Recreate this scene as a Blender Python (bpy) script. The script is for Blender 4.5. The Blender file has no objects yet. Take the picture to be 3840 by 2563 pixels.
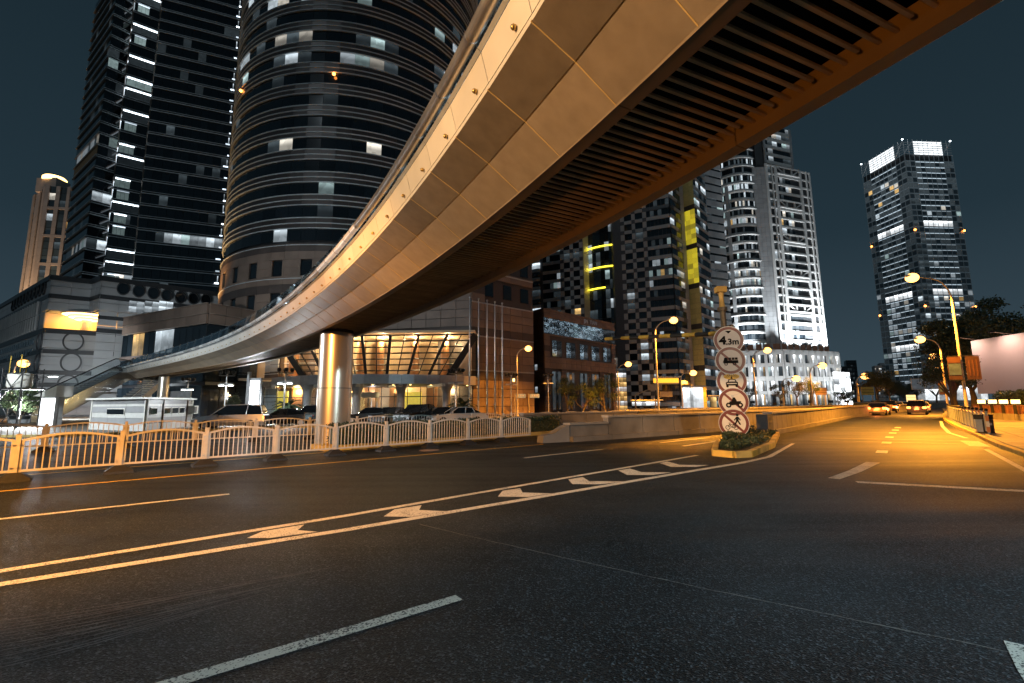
import bpy, bmesh, math, random
from mathutils import Vector, Matrix
from math import radians, sin, cos, pi, sqrt, hypot, atan2
random.seed(7)
S = bpy.context.scene
COL = S.collection
# ------------------------------------------------------------------ camera
CAM_H, FPX, PITCH, ROLL = 1.7, 1702.0, radians(7.75), radians(0.45)
_F = Vector((0, cos(PITCH), sin(PITCH)))
_U0 = Vector((0, -sin(PITCH), cos(PITCH)))
_R0 = Vector((1, 0, 0))
_R = _R0*cos(ROLL) - _U0*sin(ROLL)
_U = _U0*cos(ROLL) + _R0*sin(ROLL)
_C = Vector((0, 0, CAM_H))
cam = bpy.data.cameras.new('camera')
cam.sensor_width = 36.0
cam.lens = 36.0*FPX/3840.0
cam.clip_start, cam.clip_end = 0.1, 3000
camo = bpy.data.objects.new('camera', cam)
COL.objects.link(camo)
m = Matrix((_R, _U, -_F)).transposed().to_4x4()
m.translation = _C
camo.matrix_world = m
S.camera = camo
# ------------------------------------------------------------------ night sky
w = bpy.data.worlds.new('World'); S.world = w; w.use_nodes = True
nt = w.node_tree; nt.nodes.clear()
out = nt.nodes.new('ShaderNodeOutputWorld'); bg = nt.nodes.new('ShaderNodeBackground')
tc = nt.nodes.new('ShaderNodeTexCoord'); sp = nt.nodes.new('ShaderNodeSeparateXYZ')
rp = nt.nodes.new('ShaderNodeValToRGB')
rp.color_ramp.elements[0].position = 0.0; rp.color_ramp.elements[0].color = (.041, .066, .085, 1)
rp.color_ramp.elements[1].position = 0.75; rp.color_ramp.elements[1].color = (.0078, .0172, .0242, 1)
e_ = rp.color_ramp.elements.new(0.3); e_.color = (.0165, .0325, .0445, 1)
nt.links.new(tc.outputs['Generated'], sp.inputs[0]); nt.links.new(sp.outputs['Z'], rp.inputs[0])
nt.links.new(rp.outputs[0], bg.inputs[0]); bg.inputs[1].default_value = 1.0
nt.links.new(bg.outputs[0], out.inputs[0])
# added fill for city glow on facades, from behind the camera's left shoulder
sun = bpy.data.lights.new('city_fill', 'SUN'); sun.energy = 0.18; sun.angle = radians(3); sun.color = (.78, .92, 1.0)
suno = bpy.data.objects.new('city_fill', sun); COL.objects.link(suno)
suno.rotation_euler = Vector((0.30, 0.80, -0.52)).to_track_quat('-Z', 'Y').to_euler()
S.view_settings.view_transform = 'Standard'; S.view_settings.look = 'None'
S.view_settings.exposure = 0.0; S.view_settings.gamma = 1.0
S.render.engine = 'CYCLES'
S.cycles.use_denoising = True
S.cycles.max_bounces = 6; S.cycles.diffuse_bounces = 2; S.cycles.glossy_bounces = 3
S.cycles.transmission_bounces = 5; S.cycles.transparent_max_bounces = 12
S.cycles.sample_clamp_indirect = 4.0; S.cycles.sample_clamp_direct = 0.0
S.cycles.caustics_reflective = False; S.cycles.caustics_refractive = False
# ------------------------------------------------------------------ measuring helpers
def ray(u, v): return _F + _R*((u-1920.0)/FPX) + _U*((1281.5-v)/FPX)
def gp(u, v, z=0.0):
    d = ray(u, v); return _C + d*((z-CAM_H)/d.z)
def atY(u, v, Y):
    d = ray(u, v); return _C + d*(Y/d.y)
def zat(v, x, y):
    # height on the upright through (x, y) seen at row v
    lo, hi = -5.0, 600.0
    for _ in range(50):
        mm = (lo+hi)/2; q = Vector((x, y, mm))-_C
        if 1281.5-FPX*q.dot(_U)/q.dot(_F) > v: lo = mm
        else: hi = mm
    return lo
# ------------------------------------------------------------------ object helpers
WM = {}
def link(o, M=None, parent=None, label=None, cat=None, group=None, kind=None):
    COL.objects.link(o)
    M = M or Matrix()
    WM[o.name] = M
    if parent is not None:
        o.parent = parent; o.matrix_parent_inverse = WM[parent.name].inverted()
    o.matrix_basis = M
    if label: o['label'] = label
    if cat: o['category'] = cat
    if group: o['group'] = group
    if kind: o['kind'] = kind
    return o
def thing(name, label, cat, loc=(0, 0, 0), rz=0.0, group=None):
    return link(bpy.data.objects.new(name, None), Matrix.Translation(Vector(loc)) @ Matrix.Rotation(rz, 4, 'Z'), None, label, cat, group)
def copy_tree(o, M, label=None, group=None, parent=None, keep=None):
    """copy a thing and its parts; M = world matrix of the copy"""
    D = M @ WM[o.name].inverted()
    def rec(a, par):
        c = a.copy(); COL.objects.link(c)
        Mw = D @ WM[a.name]; WM[c.name] = Mw
        if par is not None:
            c.parent = par; c.matrix_parent_inverse = WM[par.name].inverted()
        c.matrix_basis = Mw
        for ch in KIDS.get(a.name, []): 
            k = rec(ch, c); KIDS.setdefault(c.name, []).append(k)
        return c
    c = rec(o, parent)
    if label: c['label'] = label
    if group: c['group'] = group
    return c
KIDS = {}
class MB:
    """collects simple solids; build() links them as one mesh object"""
    def __init__(s): s.v = []; s.f = []; s.m = []; s.cur = 0; s.smooth = []
    def add(s, vs, fs, sm=False):
        b = len(s.v); s.v += [tuple(x) for x in vs]
        for f in fs: s.f.append([b+i for i in f]); s.m.append(s.cur); s.smooth.append(sm)
        return s
    def box(s, a, b):
        (x0, y0, z0), (x1, y1, z1) = a, b
        return s.add([(x0,y0,z0),(x1,y0,z0),(x1,y1,z0),(x0,y1,z0),(x0,y0,z1),(x1,y0,z1),(x1,y1,z1),(x0,y1,z1)],
                     [(3,2,1,0),(4,5,6,7),(0,1,5,4),(1,2,6,5),(2,3,7,6),(3,0,4,7)])
    def obox(s, c, ax, size):
        c = Vector(c); X, Y, Z = [Vector(a)*sz*.5 for a, sz in zip(ax, size)]
        P = [c+X*i+Y*j+Z*k for k in (-1,1) for j in (-1,1) for i in (-1,1)]
        return s.add(P, [(0,2,3,1),(4,5,7,6),(0,1,5,4),(1,3,7,5),(3,2,6,7),(2,0,4,6)])
    def tube(s, pts, r, n=8, caps=True, sm=True):
        pts = [Vector(p) for p in pts]; rs = r if isinstance(r, (list, tuple)) else [r]*len(pts)
        rings = []; up = None
        for i, p in enumerate(pts):
            t = (pts[min(i+1, len(pts)-1)]-pts[max(i-1, 0)]).normalized()
            if up is None: up = Vector((0,0,1)) if abs(t.z) < .9 else Vector((1,0,0))
            a = t.cross(up).normalized(); up = a.cross(t).normalized()
            rings.append([p+(a*cos(2*pi*k/n)+up*sin(2*pi*k/n))*rs[i] for k in range(n)])
        V = [q for R in rings for q in R]; Fc = []
        for i in range(len(rings)-1):
            for k in range(n):
                Fc.append((i*n+k, i*n+(k+1) % n, (i+1)*n+(k+1) % n, (i+1)*n+k))
        s.add(V, Fc, sm)
        if caps: s.add(rings[0], [tuple(range(n))[::-1]]); s.add(rings[-1], [tuple(range(n))])
        return s
    def lathe(s, prof, n=16, c=(0,0,0), sm=True):
        V = []; Fc = []
        for r_, z in prof:
            for k in range(n): V.append((c[0]+r_*cos(2*pi*k/n), c[1]+r_*sin(2*pi*k/n), c[2]+z))
        for i in range(len(prof)-1):
            for k in range(n): Fc.append((i*n+k, i*n+(k+1) % n, (i+1)*n+(k+1) % n, (i+1)*n+k))
        s.add(V, Fc, sm)
        s.add(V[:n], [tuple(range(n))[::-1]]); s.add(V[-n:], [tuple(range(n))])
        return s
    def prism(s, poly, z0, z1):
        n = len(poly)
        V = [(x, y, z0) for x, y in poly]+[(x, y, z1) for x, y in poly]
        Fc = [(i, (i+1) % n, n+(i+1) % n, n+i) for i in range(n)]
        return s.add(V, Fc+[tuple(range(n))[::-1], tuple(range(n, 2*n))])
    def poly3(s, pts, off):
        """flat outline pts (3-D) thickened by vector off"""
        n = len(pts); off = Vector(off); A = [Vector(p) for p in pts]
        V = A+[p+off for p in A]
        return s.add(V, [(i, (i+1) % n, n+(i+1) % n, n+i) for i in range(n)]+[tuple(range(n))[::-1], tuple(range(n, 2*n))])
    def sphere(s, c, r, n=10, m=6, sc=(1,1,1)):
        prof = [(sin(pi*i/m), -cos(pi*i/m)) for i in range(m+1)]; V = []; Fc = []
        for a, b in prof:
            for k in range(n): V.append((c[0]+r*sc[0]*a*cos(2*pi*k/n), c[1]+r*sc[1]*a*sin(2*pi*k/n), c[2]+r*sc[2]*b))
        for i in range(m):
            for k in range(n): Fc.append((i*n+k, i*n+(k+1) % n, (i+1)*n+(k+1) % n, (i+1)*n+k))
        return s.add(V, Fc, True)
    def mesh(s, name, mats):
        me = bpy.data.meshes.new(name); me.from_pydata(s.v, [], s.f)
        for mt in (mats if isinstance(mats, (list, tuple)) else [mats]): me.materials.append(mt)
        me.polygons.foreach_set('material_index', s.m)
        me.polygons.foreach_set('use_smooth', s.smooth)
        bm = bmesh.new(); bm.from_mesh(me); bmesh.ops.recalc_face_normals(bm, faces=bm.faces); bm.to_mesh(me); bm.free()
        return me
    def build(s, name, mats, parent=None, M=None, world=True, **k):
        """vertices are world coordinates relative to M's origin when M is given"""
        o = bpy.data.objects.new(name, s.mesh(name, mats))
        if M is None and parent is not None and not world: M = WM[parent.name]
        link(o, M, parent, **k)
        if parent is not None: KIDS.setdefault(parent.name, []).append(o)
        return o
_unit = {}
def unit(mat):
    if mat.name not in _unit:
        b = MB().box((-.5,-.5,-.5), (.5,.5,.5)); _unit[mat.name] = b.mesh('block_'+mat.name, mat)
    return _unit[mat.name]
def boxM(c, ax, size):
    M = Matrix((Vector(ax[0])*size[0], Vector(ax[1])*size[1], Vector(ax[2])*size[2])).transposed().to_4x4()
    M.translation = Vector(c); return M
XYZ = (Vector((1,0,0)), Vector((0,1,0)), Vector((0,0,1)))
def piece(name, parent, mat, c, ax, size, me=None, **k):
    o = bpy.data.objects.new(name, me or unit(mat))
    link(o, boxM(c, ax, size), parent, **k)
    if parent is not None: KIDS.setdefault(parent.name, []).append(o)
    return o
def pieces(parent, name, items, limit=300):
    """items: (mat, centre, axes, size); the largest in view become parts, the rest one mass"""
    if len(items) > limit:
        items = sorted(items, key=lambda t: -(sorted(t[3])[1]*sorted(t[3])[2])/((Vector(t[1])-_C).length_squared))
        rest = items[limit:]; items = items[:limit]
        mats = []; b = MB()
        for mt, c, ax, sz in rest:
            if mt not in mats: mats.append(mt)
            b.cur = mats.index(mt); b.obox(c, ax, sz)
        b.build(name+'_mass', mats, parent, kind='stuff')
    for mt, c, ax, sz in items: piece(name, parent, mt, c, ax, sz)
class Fac:
    """an upright facade: origin O (base, left end seen from outside), end E; n points outwards"""
    def __init__(s, O, E, flip=False):
        s.O = Vector((O[0], O[1], 0)); e = Vector((E[0], E[1], 0)); s.W = (e-s.O).length; s.U = (e-s.O).normalized()
        s.N = Vector((s.U.y, -s.U.x, 0))
        if flip: s.N = -s.N
        s.ax = (s.U, s.N, Vector((0,0,1)))
    def P(s, u, z, d=0): return s.O+s.U*u+s.N*d+Vector((0,0,z))
    def it(s, mat, u0, u1, z0, z1, d0, d1):
        return (mat, s.P((u0+u1)/2, (z0+z1)/2, (d0+d1)/2), s.ax, (u1-u0, abs(d1-d0), z1-z0))
    def hit(s, px, py, d=0):
        r = ray(px, py); o = s.O+s.N*d; t = (o-_C).dot(s.N)/r.dot(s.N); q = _C+r*t-o
        return q.dot(s.U), q.z
# ------------------------------------------------------------------ materials
MAT = {}
def N(nt, t, **k):
    n = nt.nodes.new(t)
    for a, b in k.items(): setattr(n, a, b)
    return n
def mat(name, col, rough=.6, metal=0.0, var=.15, scale=3.0, bump=0.0, bscale=40.0, spec=.5, emit=None, estr=0.0, sample=True, obj_var=0.0, streak=0.0, coat=0.0):
    mt = bpy.data.materials.new(name); mt.use_nodes = True; t = mt.node_tree; b = t.nodes['Principled BSDF']
    b.inputs['Roughness'].default_value = rough; b.inputs['Metallic'].default_value = metal
    b.inputs['Specular IOR Level'].default_value = spec
    if coat: b.inputs['Coat Weight'].default_value = coat
    geo = N(t, 'ShaderNodeNewGeometry')
    nz = N(t, 'ShaderNodeTexNoise'); nz.inputs['Scale'].default_value = scale; nz.inputs['Detail'].default_value = 5
    src = geo.outputs['Position']
    if streak:
        mp = N(t, 'ShaderNodeMapping'); mp.inputs['Scale'].default_value = (1, 1, streak)
        t.links.new(src, mp.inputs[0]); src = mp.outputs[0]
    t.links.new(src, nz.inputs['Vector'])
    mr = N(t, 'ShaderNodeMapRange'); mr.inputs[1].default_value = .25; mr.inputs[2].default_value = .75
    mr.inputs[3].default_value = 1-var; mr.inputs[4].default_value = 1+var
    t.links.new(nz.outputs[0], mr.inputs[0])
    val = mr.outputs[0]
    if obj_var:
        oi = N(t, 'ShaderNodeObjectInfo'); m2 = N(t, 'ShaderNodeMapRange')
        m2.inputs[3].default_value = 1-obj_var; m2.inputs[4].default_value = 1+obj_var
        t.links.new(oi.outputs['Random'], m2.inputs[0])
        mu = N(t, 'ShaderNodeMath', operation='MULTIPLY'); t.links.new(val, mu.inputs[0]); t.links.new(m2.outputs[0], mu.inputs[1]); val = mu.outputs[0]
    vm = N(t, 'ShaderNodeVectorMath', operation='SCALE'); vm.inputs[0].default_value = col[:3]
    t.links.new(val, vm.inputs['Scale']); t.links.new(vm.outputs[0], b.inputs['Base Color'])
    rr = N(t, 'ShaderNodeMapRange'); rr.inputs[3].default_value = max(.02, rough*(1-var*.8)); rr.inputs[4].default_value = min(1, rough*(1+var*.8))
    t.links.new(nz.outputs[0], rr.inputs[0]); t.links.new(rr.outputs[0], b.inputs['Roughness'])
    if bump:
        n2 = N(t, 'ShaderNodeTexNoise'); n2.inputs['Scale'].default_value = bscale; n2.inputs['Detail'].default_value = 4
        t.links.new(geo.outputs['Position'], n2.inputs['Vector'])
        bp = N(t, 'ShaderNodeBump'); bp.inputs['Strength'].default_value = bump; bp.inputs['Distance'].default_value = .02
        t.links.new(n2.outputs[0], bp.inputs['Height']); t.links.new(bp.outputs[0], b.inputs['Normal'])
    if emit:
        b.inputs['Emission Color'].default_value = (*emit, 1); b.inputs['Emission Strength'].default_value = estr
        if obj_var:
            m3 = N(t, 'ShaderNodeMapRange'); m3.inputs[3].default_value = estr*.35; m3.inputs[4].default_value = estr*1.5
            t.links.new(oi.outputs['Random'], m3.inputs[0]); t.links.new(m3.outputs[0], b.inputs['Emission Strength'])
    if not sample: mt.cycles.emission_sampling = 'NONE'
    MAT[name] = mt; return mt
def lit_room(name, col, strength, scale=.9):
    """a lit room seen through its window: bright ceiling lamps above, duller walls and furniture below"""
    mt = bpy.data.materials.new(name); mt.use_nodes = True; t = mt.node_tree; b = t.nodes['Principled BSDF']
    b.inputs['Base Color'].default_value = (.03,.035,.04,1); b.inputs['Roughness'].default_value = .12
    tcn = N(t, 'ShaderNodeTexCoord'); oi = N(t, 'ShaderNodeObjectInfo'); geo = N(t, 'ShaderNodeNewGeometry')
    sx = N(t, 'ShaderNodeSeparateXYZ'); t.links.new(tcn.outputs['Generated'], sx.inputs[0])
    up = N(t, 'ShaderNodeMapRange', interpolation_type='SMOOTHSTEP'); up.inputs[1].default_value = .35; up.inputs[2].default_value = .95; up.inputs[3].default_value = .45; up.inputs[4].default_value = 1.35
    t.links.new(sx.outputs['Z'], up.inputs[0])
    vo = N(t, 'ShaderNodeTexVoronoi', feature='F1', distance='CHEBYCHEV'); vo.inputs['Scale'].default_value = scale*1.5
    t.links.new(geo.outputs['Position'], vo.inputs['Vector'])
    sc_ = N(t, 'ShaderNodeSeparateColor'); t.links.new(vo.outputs['Color'], sc_.inputs[0])
    a = N(t, 'ShaderNodeMapRange'); a.inputs[3].default_value = .75; a.inputs[4].default_value = 1.2; t.links.new(sc_.outputs[0], a.inputs[0])
    o2 = N(t, 'ShaderNodeMapRange'); o2.inputs[3].default_value = strength*.3; o2.inputs[4].default_value = strength*1.3; t.links.new(oi.outputs['Random'], o2.inputs[0])
    mu = N(t, 'ShaderNodeMath', operation='MULTIPLY'); t.links.new(a.outputs[0], mu.inputs[0]); t.links.new(o2.outputs[0], mu.inputs[1])
    m2 = N(t, 'ShaderNodeMath', operation='MULTIPLY'); t.links.new(mu.outputs[0], m2.inputs[0]); t.links.new(up.outputs[0], m2.inputs[1])
    b.inputs['Emission Color'].default_value = (*col, 1); t.links.new(m2.outputs[0], b.inputs['Emission Strength'])
    mt.cycles.emission_sampling = 'NONE'
    MAT[name] = mt; return mt
def glass_pane(name, tint=(.55,.65,.7), clear=.75):
    mt = bpy.data.materials.new(name); mt.use_nodes = True; t = mt.node_tree; t.nodes.remove(t.nodes['Principled BSDF'])
    o = t.nodes['Material Output']; tr = N(t, 'ShaderNodeBsdfTransparent'); tr.inputs[0].default_value = (*tint, 1)
    gl = N(t, 'ShaderNodeBsdfGlossy'); gl.inputs['Roughness'].default_value = .03; gl.inputs[0].default_value = (.9,.95,1,1)
    lw = N(t, 'ShaderNodeLayerWeight'); lw.inputs[0].default_value = .5
    pw = N(t, 'ShaderNodeMath', operation='POWER'); pw.inputs[1].default_value = 4.0; t.links.new(lw.outputs['Facing'], pw.inputs[0])
    fr = N(t, 'ShaderNodeMapRange'); fr.inputs[3].default_value = .05; fr.inputs[4].default_value = .85; t.links.new(pw.outputs[0], fr.inputs[0])
    mx = N(t, 'ShaderNodeMixShader'); t.links.new(fr.outputs[0], mx.inputs[0]); t.links.new(tr.outputs[0], mx.inputs[1]); t.links.new(gl.outputs[0], mx.inputs[2])
    t.links.new(mx.outputs[0], o.inputs['Surface']); MAT[name] = mt; return mt

mat('concrete', (.19,.175,.155), .8, var=.3, scale=1.2, bump=.25, bscale=30)
mat('pale_concrete', (.28,.26,.235), .75, var=.25, scale=.9, bump=.2)
mat('white_rail', (.62,.58,.52), .42, var=.12, scale=4, bump=.05)
mat('rubber', (.018,.018,.02), .6, var=.3, scale=12, bump=.4, bscale=25)
mat('steel', (.55,.55,.56), .32, metal=1.0, var=.15, scale=6)
mat('brushed', (.62,.58,.54), .38, metal=1.0, var=.2, scale=2.5, streak=.05, bump=.03, bscale=120)
mat('mirror_steel', (.72,.74,.76), .22, metal=1.0, var=.15, scale=1.2, bump=1.0, bscale=1.1)
mat('panel_white', (.66,.63,.58), .42, metal=.25, var=.08, scale=1.5, obj_var=.06)
mat('panel_tan_shaded', (.29,.235,.175), .38, metal=.55, var=.15, scale=5.0, streak=.12, obj_var=.16, bump=.04, bscale=90)  # panel tan made darker for the shade on rows facing down
mat('panel_tan', (.38,.305,.225), .40, metal=.45, var=.12, scale=5.0, streak=.12, obj_var=.12, bump=.04, bscale=90)
mat('seam_glow', (.60,.43,.18), .5, var=.1)  # yellow of light leaking at the panel joints, put into the colour
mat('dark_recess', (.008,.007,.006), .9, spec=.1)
mat('soffit_beam', (.22,.15,.09), .5, metal=.2, var=.15, scale=2)
mat('slat', (.40,.27,.15), .5, metal=.1, var=.2, scale=3, obj_var=.15)
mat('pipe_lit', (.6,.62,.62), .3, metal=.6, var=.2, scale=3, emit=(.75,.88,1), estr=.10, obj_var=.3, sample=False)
mat('black_metal', (.02,.02,.022), .4, metal=.3, var=.2)
mat('dark_grey', (.05,.052,.055), .5, var=.2)
mat('grey_paint', (.30,.31,.32), .5, var=.15)
mat('lamp_post', (.45,.40,.33), .45, metal=.3, var=.15)
mat('white_paint', (.72,.70,.64), .6, var=.2, scale=5, bump=.3, bscale=90)
mat('yellow_paint', (.62,.40,.05), .6, var=.25, scale=5, bump=.3, bscale=90)
mat('black_paint', (.02,.02,.02), .5, var=.2)
mat('leaf', (.055,.085,.035), .55, var=.5, scale=3)
mat('leaf_dark', (.03,.05,.025), .55, var=.5, scale=3)
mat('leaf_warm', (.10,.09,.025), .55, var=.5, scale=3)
mat('bark', (.09,.07,.05), .85, var=.3, bump=.5)
mat('tower_glass', (.010,.014,.018), .07, var=.3, scale=.2, spec=.9, obj_var=.5)
mat('tower_glass_blue', (.075,.10,.118), .16, var=.3, scale=.2, spec=.9, obj_var=.5)
mat('fin', (.80,.84,.86), .4, metal=.1, var=.15, scale=.5)
mat('stone_brown', (.26,.185,.145), .5, var=.22, scale=.5, obj_var=.12, bump=.1, bscale=6)
mat('stone_dark', (.10,.075,.065), .45, var=.2, scale=.5, obj_var=.15)
mat('stone_grey', (.36,.37,.38), .6, var=.15, scale=.4, obj_var=.08)
mat('stone_white', (.55,.55,.54), .6, var=.15, scale=.3, obj_var=.06)
mat('stone_pink', (.62,.47,.40), .6, var=.12, scale=.3, obj_var=.06)
mat('joint', (.03,.03,.03), .8)
mat('trim_dark', (.035,.037,.04), .4, var=.2)
mat('checker_light', (.40,.385,.37), .45, var=.12, scale=.4, obj_var=.10)
mat('checker_dark', (.055,.055,.06), .35, var=.2, obj_var=.2)
mat('cabin_white', (.62,.61,.58), .45, var=.08, obj_var=.05)
mat('cabin_grey', (.33,.33,.34), .45, var=.08, obj_var=.05)
lit_room('office_lit', (.80,.92,1.0), .8)
lit_room('office_lit_b', (1.0,.93,.80), .75); lit_room('office_lit_c', (.70,.95,.95), .6)
lit_room('office_dim', (.60,.78,.88), .07)
lit_room('office_warm', (1.0,.62,.22), .9)
lit_room('office_white', (.92,.97,1.0), 1.8, .6)
mat('led_white', (.8,.85,.9), .4, emit=(.82,.93,1), estr=6.0, sample=False)
mat('led_soft', (.8,.85,.9), .4, emit=(.75,.88,1), estr=1.6, sample=False, obj_var=.4)
mat('led_yellow', (.8,.7,.1), .4, emit=(1,.80,.04), estr=3.2)
mat('bulb_sodium', (1,.8,.5), .4, emit=(1,.42,.09), estr=6.0, sample=False)
mat('bulb_white', (1,1,1), .4, emit=(.92,.97,1), estr=25.0, sample=False)
mat('bulb_warm', (1,.9,.7), .4, emit=(1,.62,.20), estr=5.0)
mat('signal_red', (.8,.05,.02), .4, emit=(1,.09,.02), estr=6.0, sample=False)
mat('tail_red', (.8,.05,.02), .4, emit=(1,.16,.03), estr=14.0, sample=False)
mat('head_white', (1,1,.9), .4, emit=(1,.86,.6), estr=22.0, sample=False)
mat('obst_lamp', (1,.5,.2), .4, emit=(1,.30,.05), estr=12.0, sample=False)
mat('lightbox', (.9,.9,.9), .4, emit=(.93,.97,1), estr=4.5)
glass_pane('clear_glass', (.88,.92,.93)); glass_pane('smoked_glass', (.38,.45,.48))
SOD = (1.0, .36, .03)
def lamp(parent, kind, loc, power, col, radius=.12, direction=None, angle=150, blend=1.0, name='lamp_light'):
    l = bpy.data.lights.new(name, kind); l.energy = power; l.color = col; l.shadow_soft_size = radius
    o = bpy.data.objects.new(name, l)
    M = Matrix.Translation(Vector(loc))
    if kind == 'SPOT':
        l.spot_size = radians(angle); l.spot_blend = blend
        M = M @ Vector(direction or (0,0,-1)).to_track_quat('-Z', 'Y').to_matrix().to_4x4()
    link(o, M, parent)
    if parent is not None: KIDS.setdefault(parent.name, []).append(o)
    return o
# ------------------------------------------------------------------ ground and roads
def asphalt(name, col, rough, speck=.9):
    mt = bpy.data.materials.new(name); mt.use_nodes = True; t = mt.node_tree; b = t.nodes['Principled BSDF']
    geo = N(t, 'ShaderNodeNewGeometry'); P = geo.outputs['Position']
    def noise(sc, det=3, vec=None):
        n = N(t, 'ShaderNodeTexNoise'); n.inputs['Scale'].default_value = sc; n.inputs['Detail'].default_value = det
        t.links.new(vec or P, n.inputs['Vector']); return n.outputs[0]
    def rng(src, a, b_, c, d):
        m_ = N(t, 'ShaderNodeMapRange'); m_.inputs[1].default_value = a; m_.inputs[2].default_value = b_; m_.inputs[3].default_value = c; m_.inputs[4].default_value = d
        t.links.new(src, m_.inputs[0]); return m_.outputs[0]
    def mul(a, c, op='MULTIPLY'):
        m_ = N(t, 'ShaderNodeMath', operation=op)
        for i, q in enumerate((a, c)):
            if isinstance(q, (int, float)): m_.inputs[i].default_value = q
            else: t.links.new(q, m_.inputs[i])
        return m_.outputs[0]
    vo = N(t, 'ShaderNodeTexVoronoi'); vo.inputs['Scale'].default_value = 72; t.links.new(P, vo.inputs['Vector'])
    sx = N(t, 'ShaderNodeSeparateColor'); t.links.new(vo.outputs['Color'], sx.inputs[0])
    grain = rng(mul(sx.outputs[0], 7, 'POWER'), 0, 1, 0, 5.4*speck)
    fine = rng(noise(90, 2), .35, .7, .45, 1.35)
    patch = rng(noise(.55, 6), .3, .7, .45, 1.6)
    # wheel tracks polished along the road's run
    mp = N(t, 'ShaderNodeMapping'); mp.inputs['Rotation'].default_value = (0, 0, radians(-45)); mp.inputs['Scale'].default_value = (.03, 1.1, 1)
    t.links.new(P, mp.inputs[0]); track = noise(1.0, 3, mp.outputs[0])
    v = mul(mul(mul(fine, patch), rng(track, .3, .7, .7, 1.3)), grain, 'ADD')
    vm = N(t, 'ShaderNodeVectorMath', operation='SCALE'); vm.inputs[0].default_value = col; t.links.new(v, vm.inputs['Scale'])
    t.links.new(vm.outputs[0], b.inputs['Base Color'])
    t.links.new(mul(rng(track, .3, .7, rough-.12, rough+.06), rng(noise(60, 2), .3, .7, .85, 1.15)), b.inputs['Roughness'])
    h_ = mul(mul(vo.outputs['Distance'], 1.0), mul(noise(160, 2), .6), 'ADD')
    bp = N(t, 'ShaderNodeBump'); bp.inputs['Strength'].default_value = .75; bp.inputs['Distance'].default_value = .008
    t.links.new(h_, bp.inputs['Height']); t.links.new(bp.outputs[0], b.inputs['Normal'])
    b.inputs['Specular IOR Level'].default_value = .22
    MAT[name] = mt; return mt
asphalt('asphalt', (.0150,.0182,.0212), .60)
def worn_paint(name, col, hole=.40):
    mt = bpy.data.materials.new(name); mt.use_nodes = True; t = mt.node_tree; b = t.nodes['Principled BSDF']
    geo = N(t, 'ShaderNodeNewGeometry'); P = geo.outputs['Position']
    n1 = N(t, 'ShaderNodeTexNoise'); n1.inputs['Scale'].default_value = 55; n1.inputs['Detail'].default_value = 4; t.links.new(P, n1.inputs['Vector'])
    n2 = N(t, 'ShaderNodeTexNoise'); n2.inputs['Scale'].default_value = 2.5; n2.inputs['Detail'].default_value = 3; t.links.new(P, n2.inputs['Vector'])
    ad = N(t, 'ShaderNodeMath', operation='ADD'); t.links.new(n1.outputs[0], ad.inputs[0])
    m0 = N(t, 'ShaderNodeMath', operation='MULTIPLY'); m0.inputs[1].default_value = .35; t.links.new(n2.outputs[0], m0.inputs[0]); t.links.new(m0.outputs[0], ad.inputs[1])
    cr = N(t, 'ShaderNodeMapRange'); cr.inputs[1].default_value = hole+.14; cr.inputs[2].default_value = hole+.20; t.links.new(ad.outputs[0], cr.inputs[0])
    mx = N(t, 'ShaderNodeMix', data_type='RGBA'); t.links.new(cr.outputs[0], mx.inputs[0])
    mx.inputs[6].default_value = (.05,.05,.05,1); mx.inputs[7].default_value = (*col, 1)
    t.links.new(mx.outputs[2], b.inputs['Base Color']); b.inputs['Roughness'].default_value = .6
    bp = N(t, 'ShaderNodeBump'); bp.inputs['Strength'].default_value = .5; bp.inputs['Distance'].default_value = .004
    t.links.new(n1.outputs[0], bp.inputs['Height']); t.links.new(bp.outputs[0], b.inputs['Normal'])
    MAT[name] = mt; return mt
worn_paint('line_white', (.66,.63,.54), .405); worn_paint('line_yellow', (.72,.46,.05), .40); worn_paint('line_worn', (.52,.51,.46), .44)
worn_paint('joint_fill', (.13,.13,.125), .46)
mat('paving', (.20,.18,.15), .75, var=.3, scale=1.5, bump=.3, bscale=20)
mat('soil', (.05,.045,.03), .9, var=.4)
ground = MB(); ground.add([(-900,-300,-.02),(900,-300,-.02),(900,1600,-.02),(-900,1600,-.02)], [(0,1,2,3)])
ground.build('ground', MAT['paving'], kind='structure')
rb = MB(); rb.add([(-70,-60,0),(150,-60,0),(420,450,0),(330,520,0),(-20,60,0),(-70,33,0)], [(0,1,2,3,4,5)])
road = rb.build('road', MAT['asphalt'], kind='structure')
def strip(pts, wd, z=.005, name='lane_marking', m_='line_white', parent=None):
    pts = [Vector((p[0], p[1], 0)) for p in pts]; L = []; Rr = []
    for i, p in enumerate(pts):
        t = (pts[min(i+1, len(pts)-1)]-pts[max(i-1, 0)]).normalized(); n = Vector((-t.y, t.x, 0))
        w_ = wd if not isinstance(wd, (list, tuple)) else wd[i]
        L.append(p+n*w_*.5+Vector((0,0,z))); Rr.append(p-n*w_*.5+Vector((0,0,z)))
    b = MB()
    for i in range(len(pts)-1): b.add([L[i], Rr[i], Rr[i+1], L[i+1]], [(0,1,2,3)])
    return b.build(name, MAT[m_], parent or road)
def ext(a, b, t0, t1):
    a = Vector(a); b = Vector(b); d = (b-a).normalized(); return [tuple(a-d*t0), tuple(b+d*t1)]
strip([(-14.2,6.5),(-10.46,9.56),(-5.01,14.04),(1.26,19.21)], .13, m_='line_yellow')
strip([(-17,7.6),(-12.56,11.6),(-6.0,17.3),(-.6,22.1)], .12, m_='line_yellow')
strip([(-10.6,5.1),(-7.87,7.25),(-5.49,9.09)], .13)
strip([(.36,14.56),(3.27,17.02)], .13)
strip([(6.2,19.5),(9.4,22.1)], .13)
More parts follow.
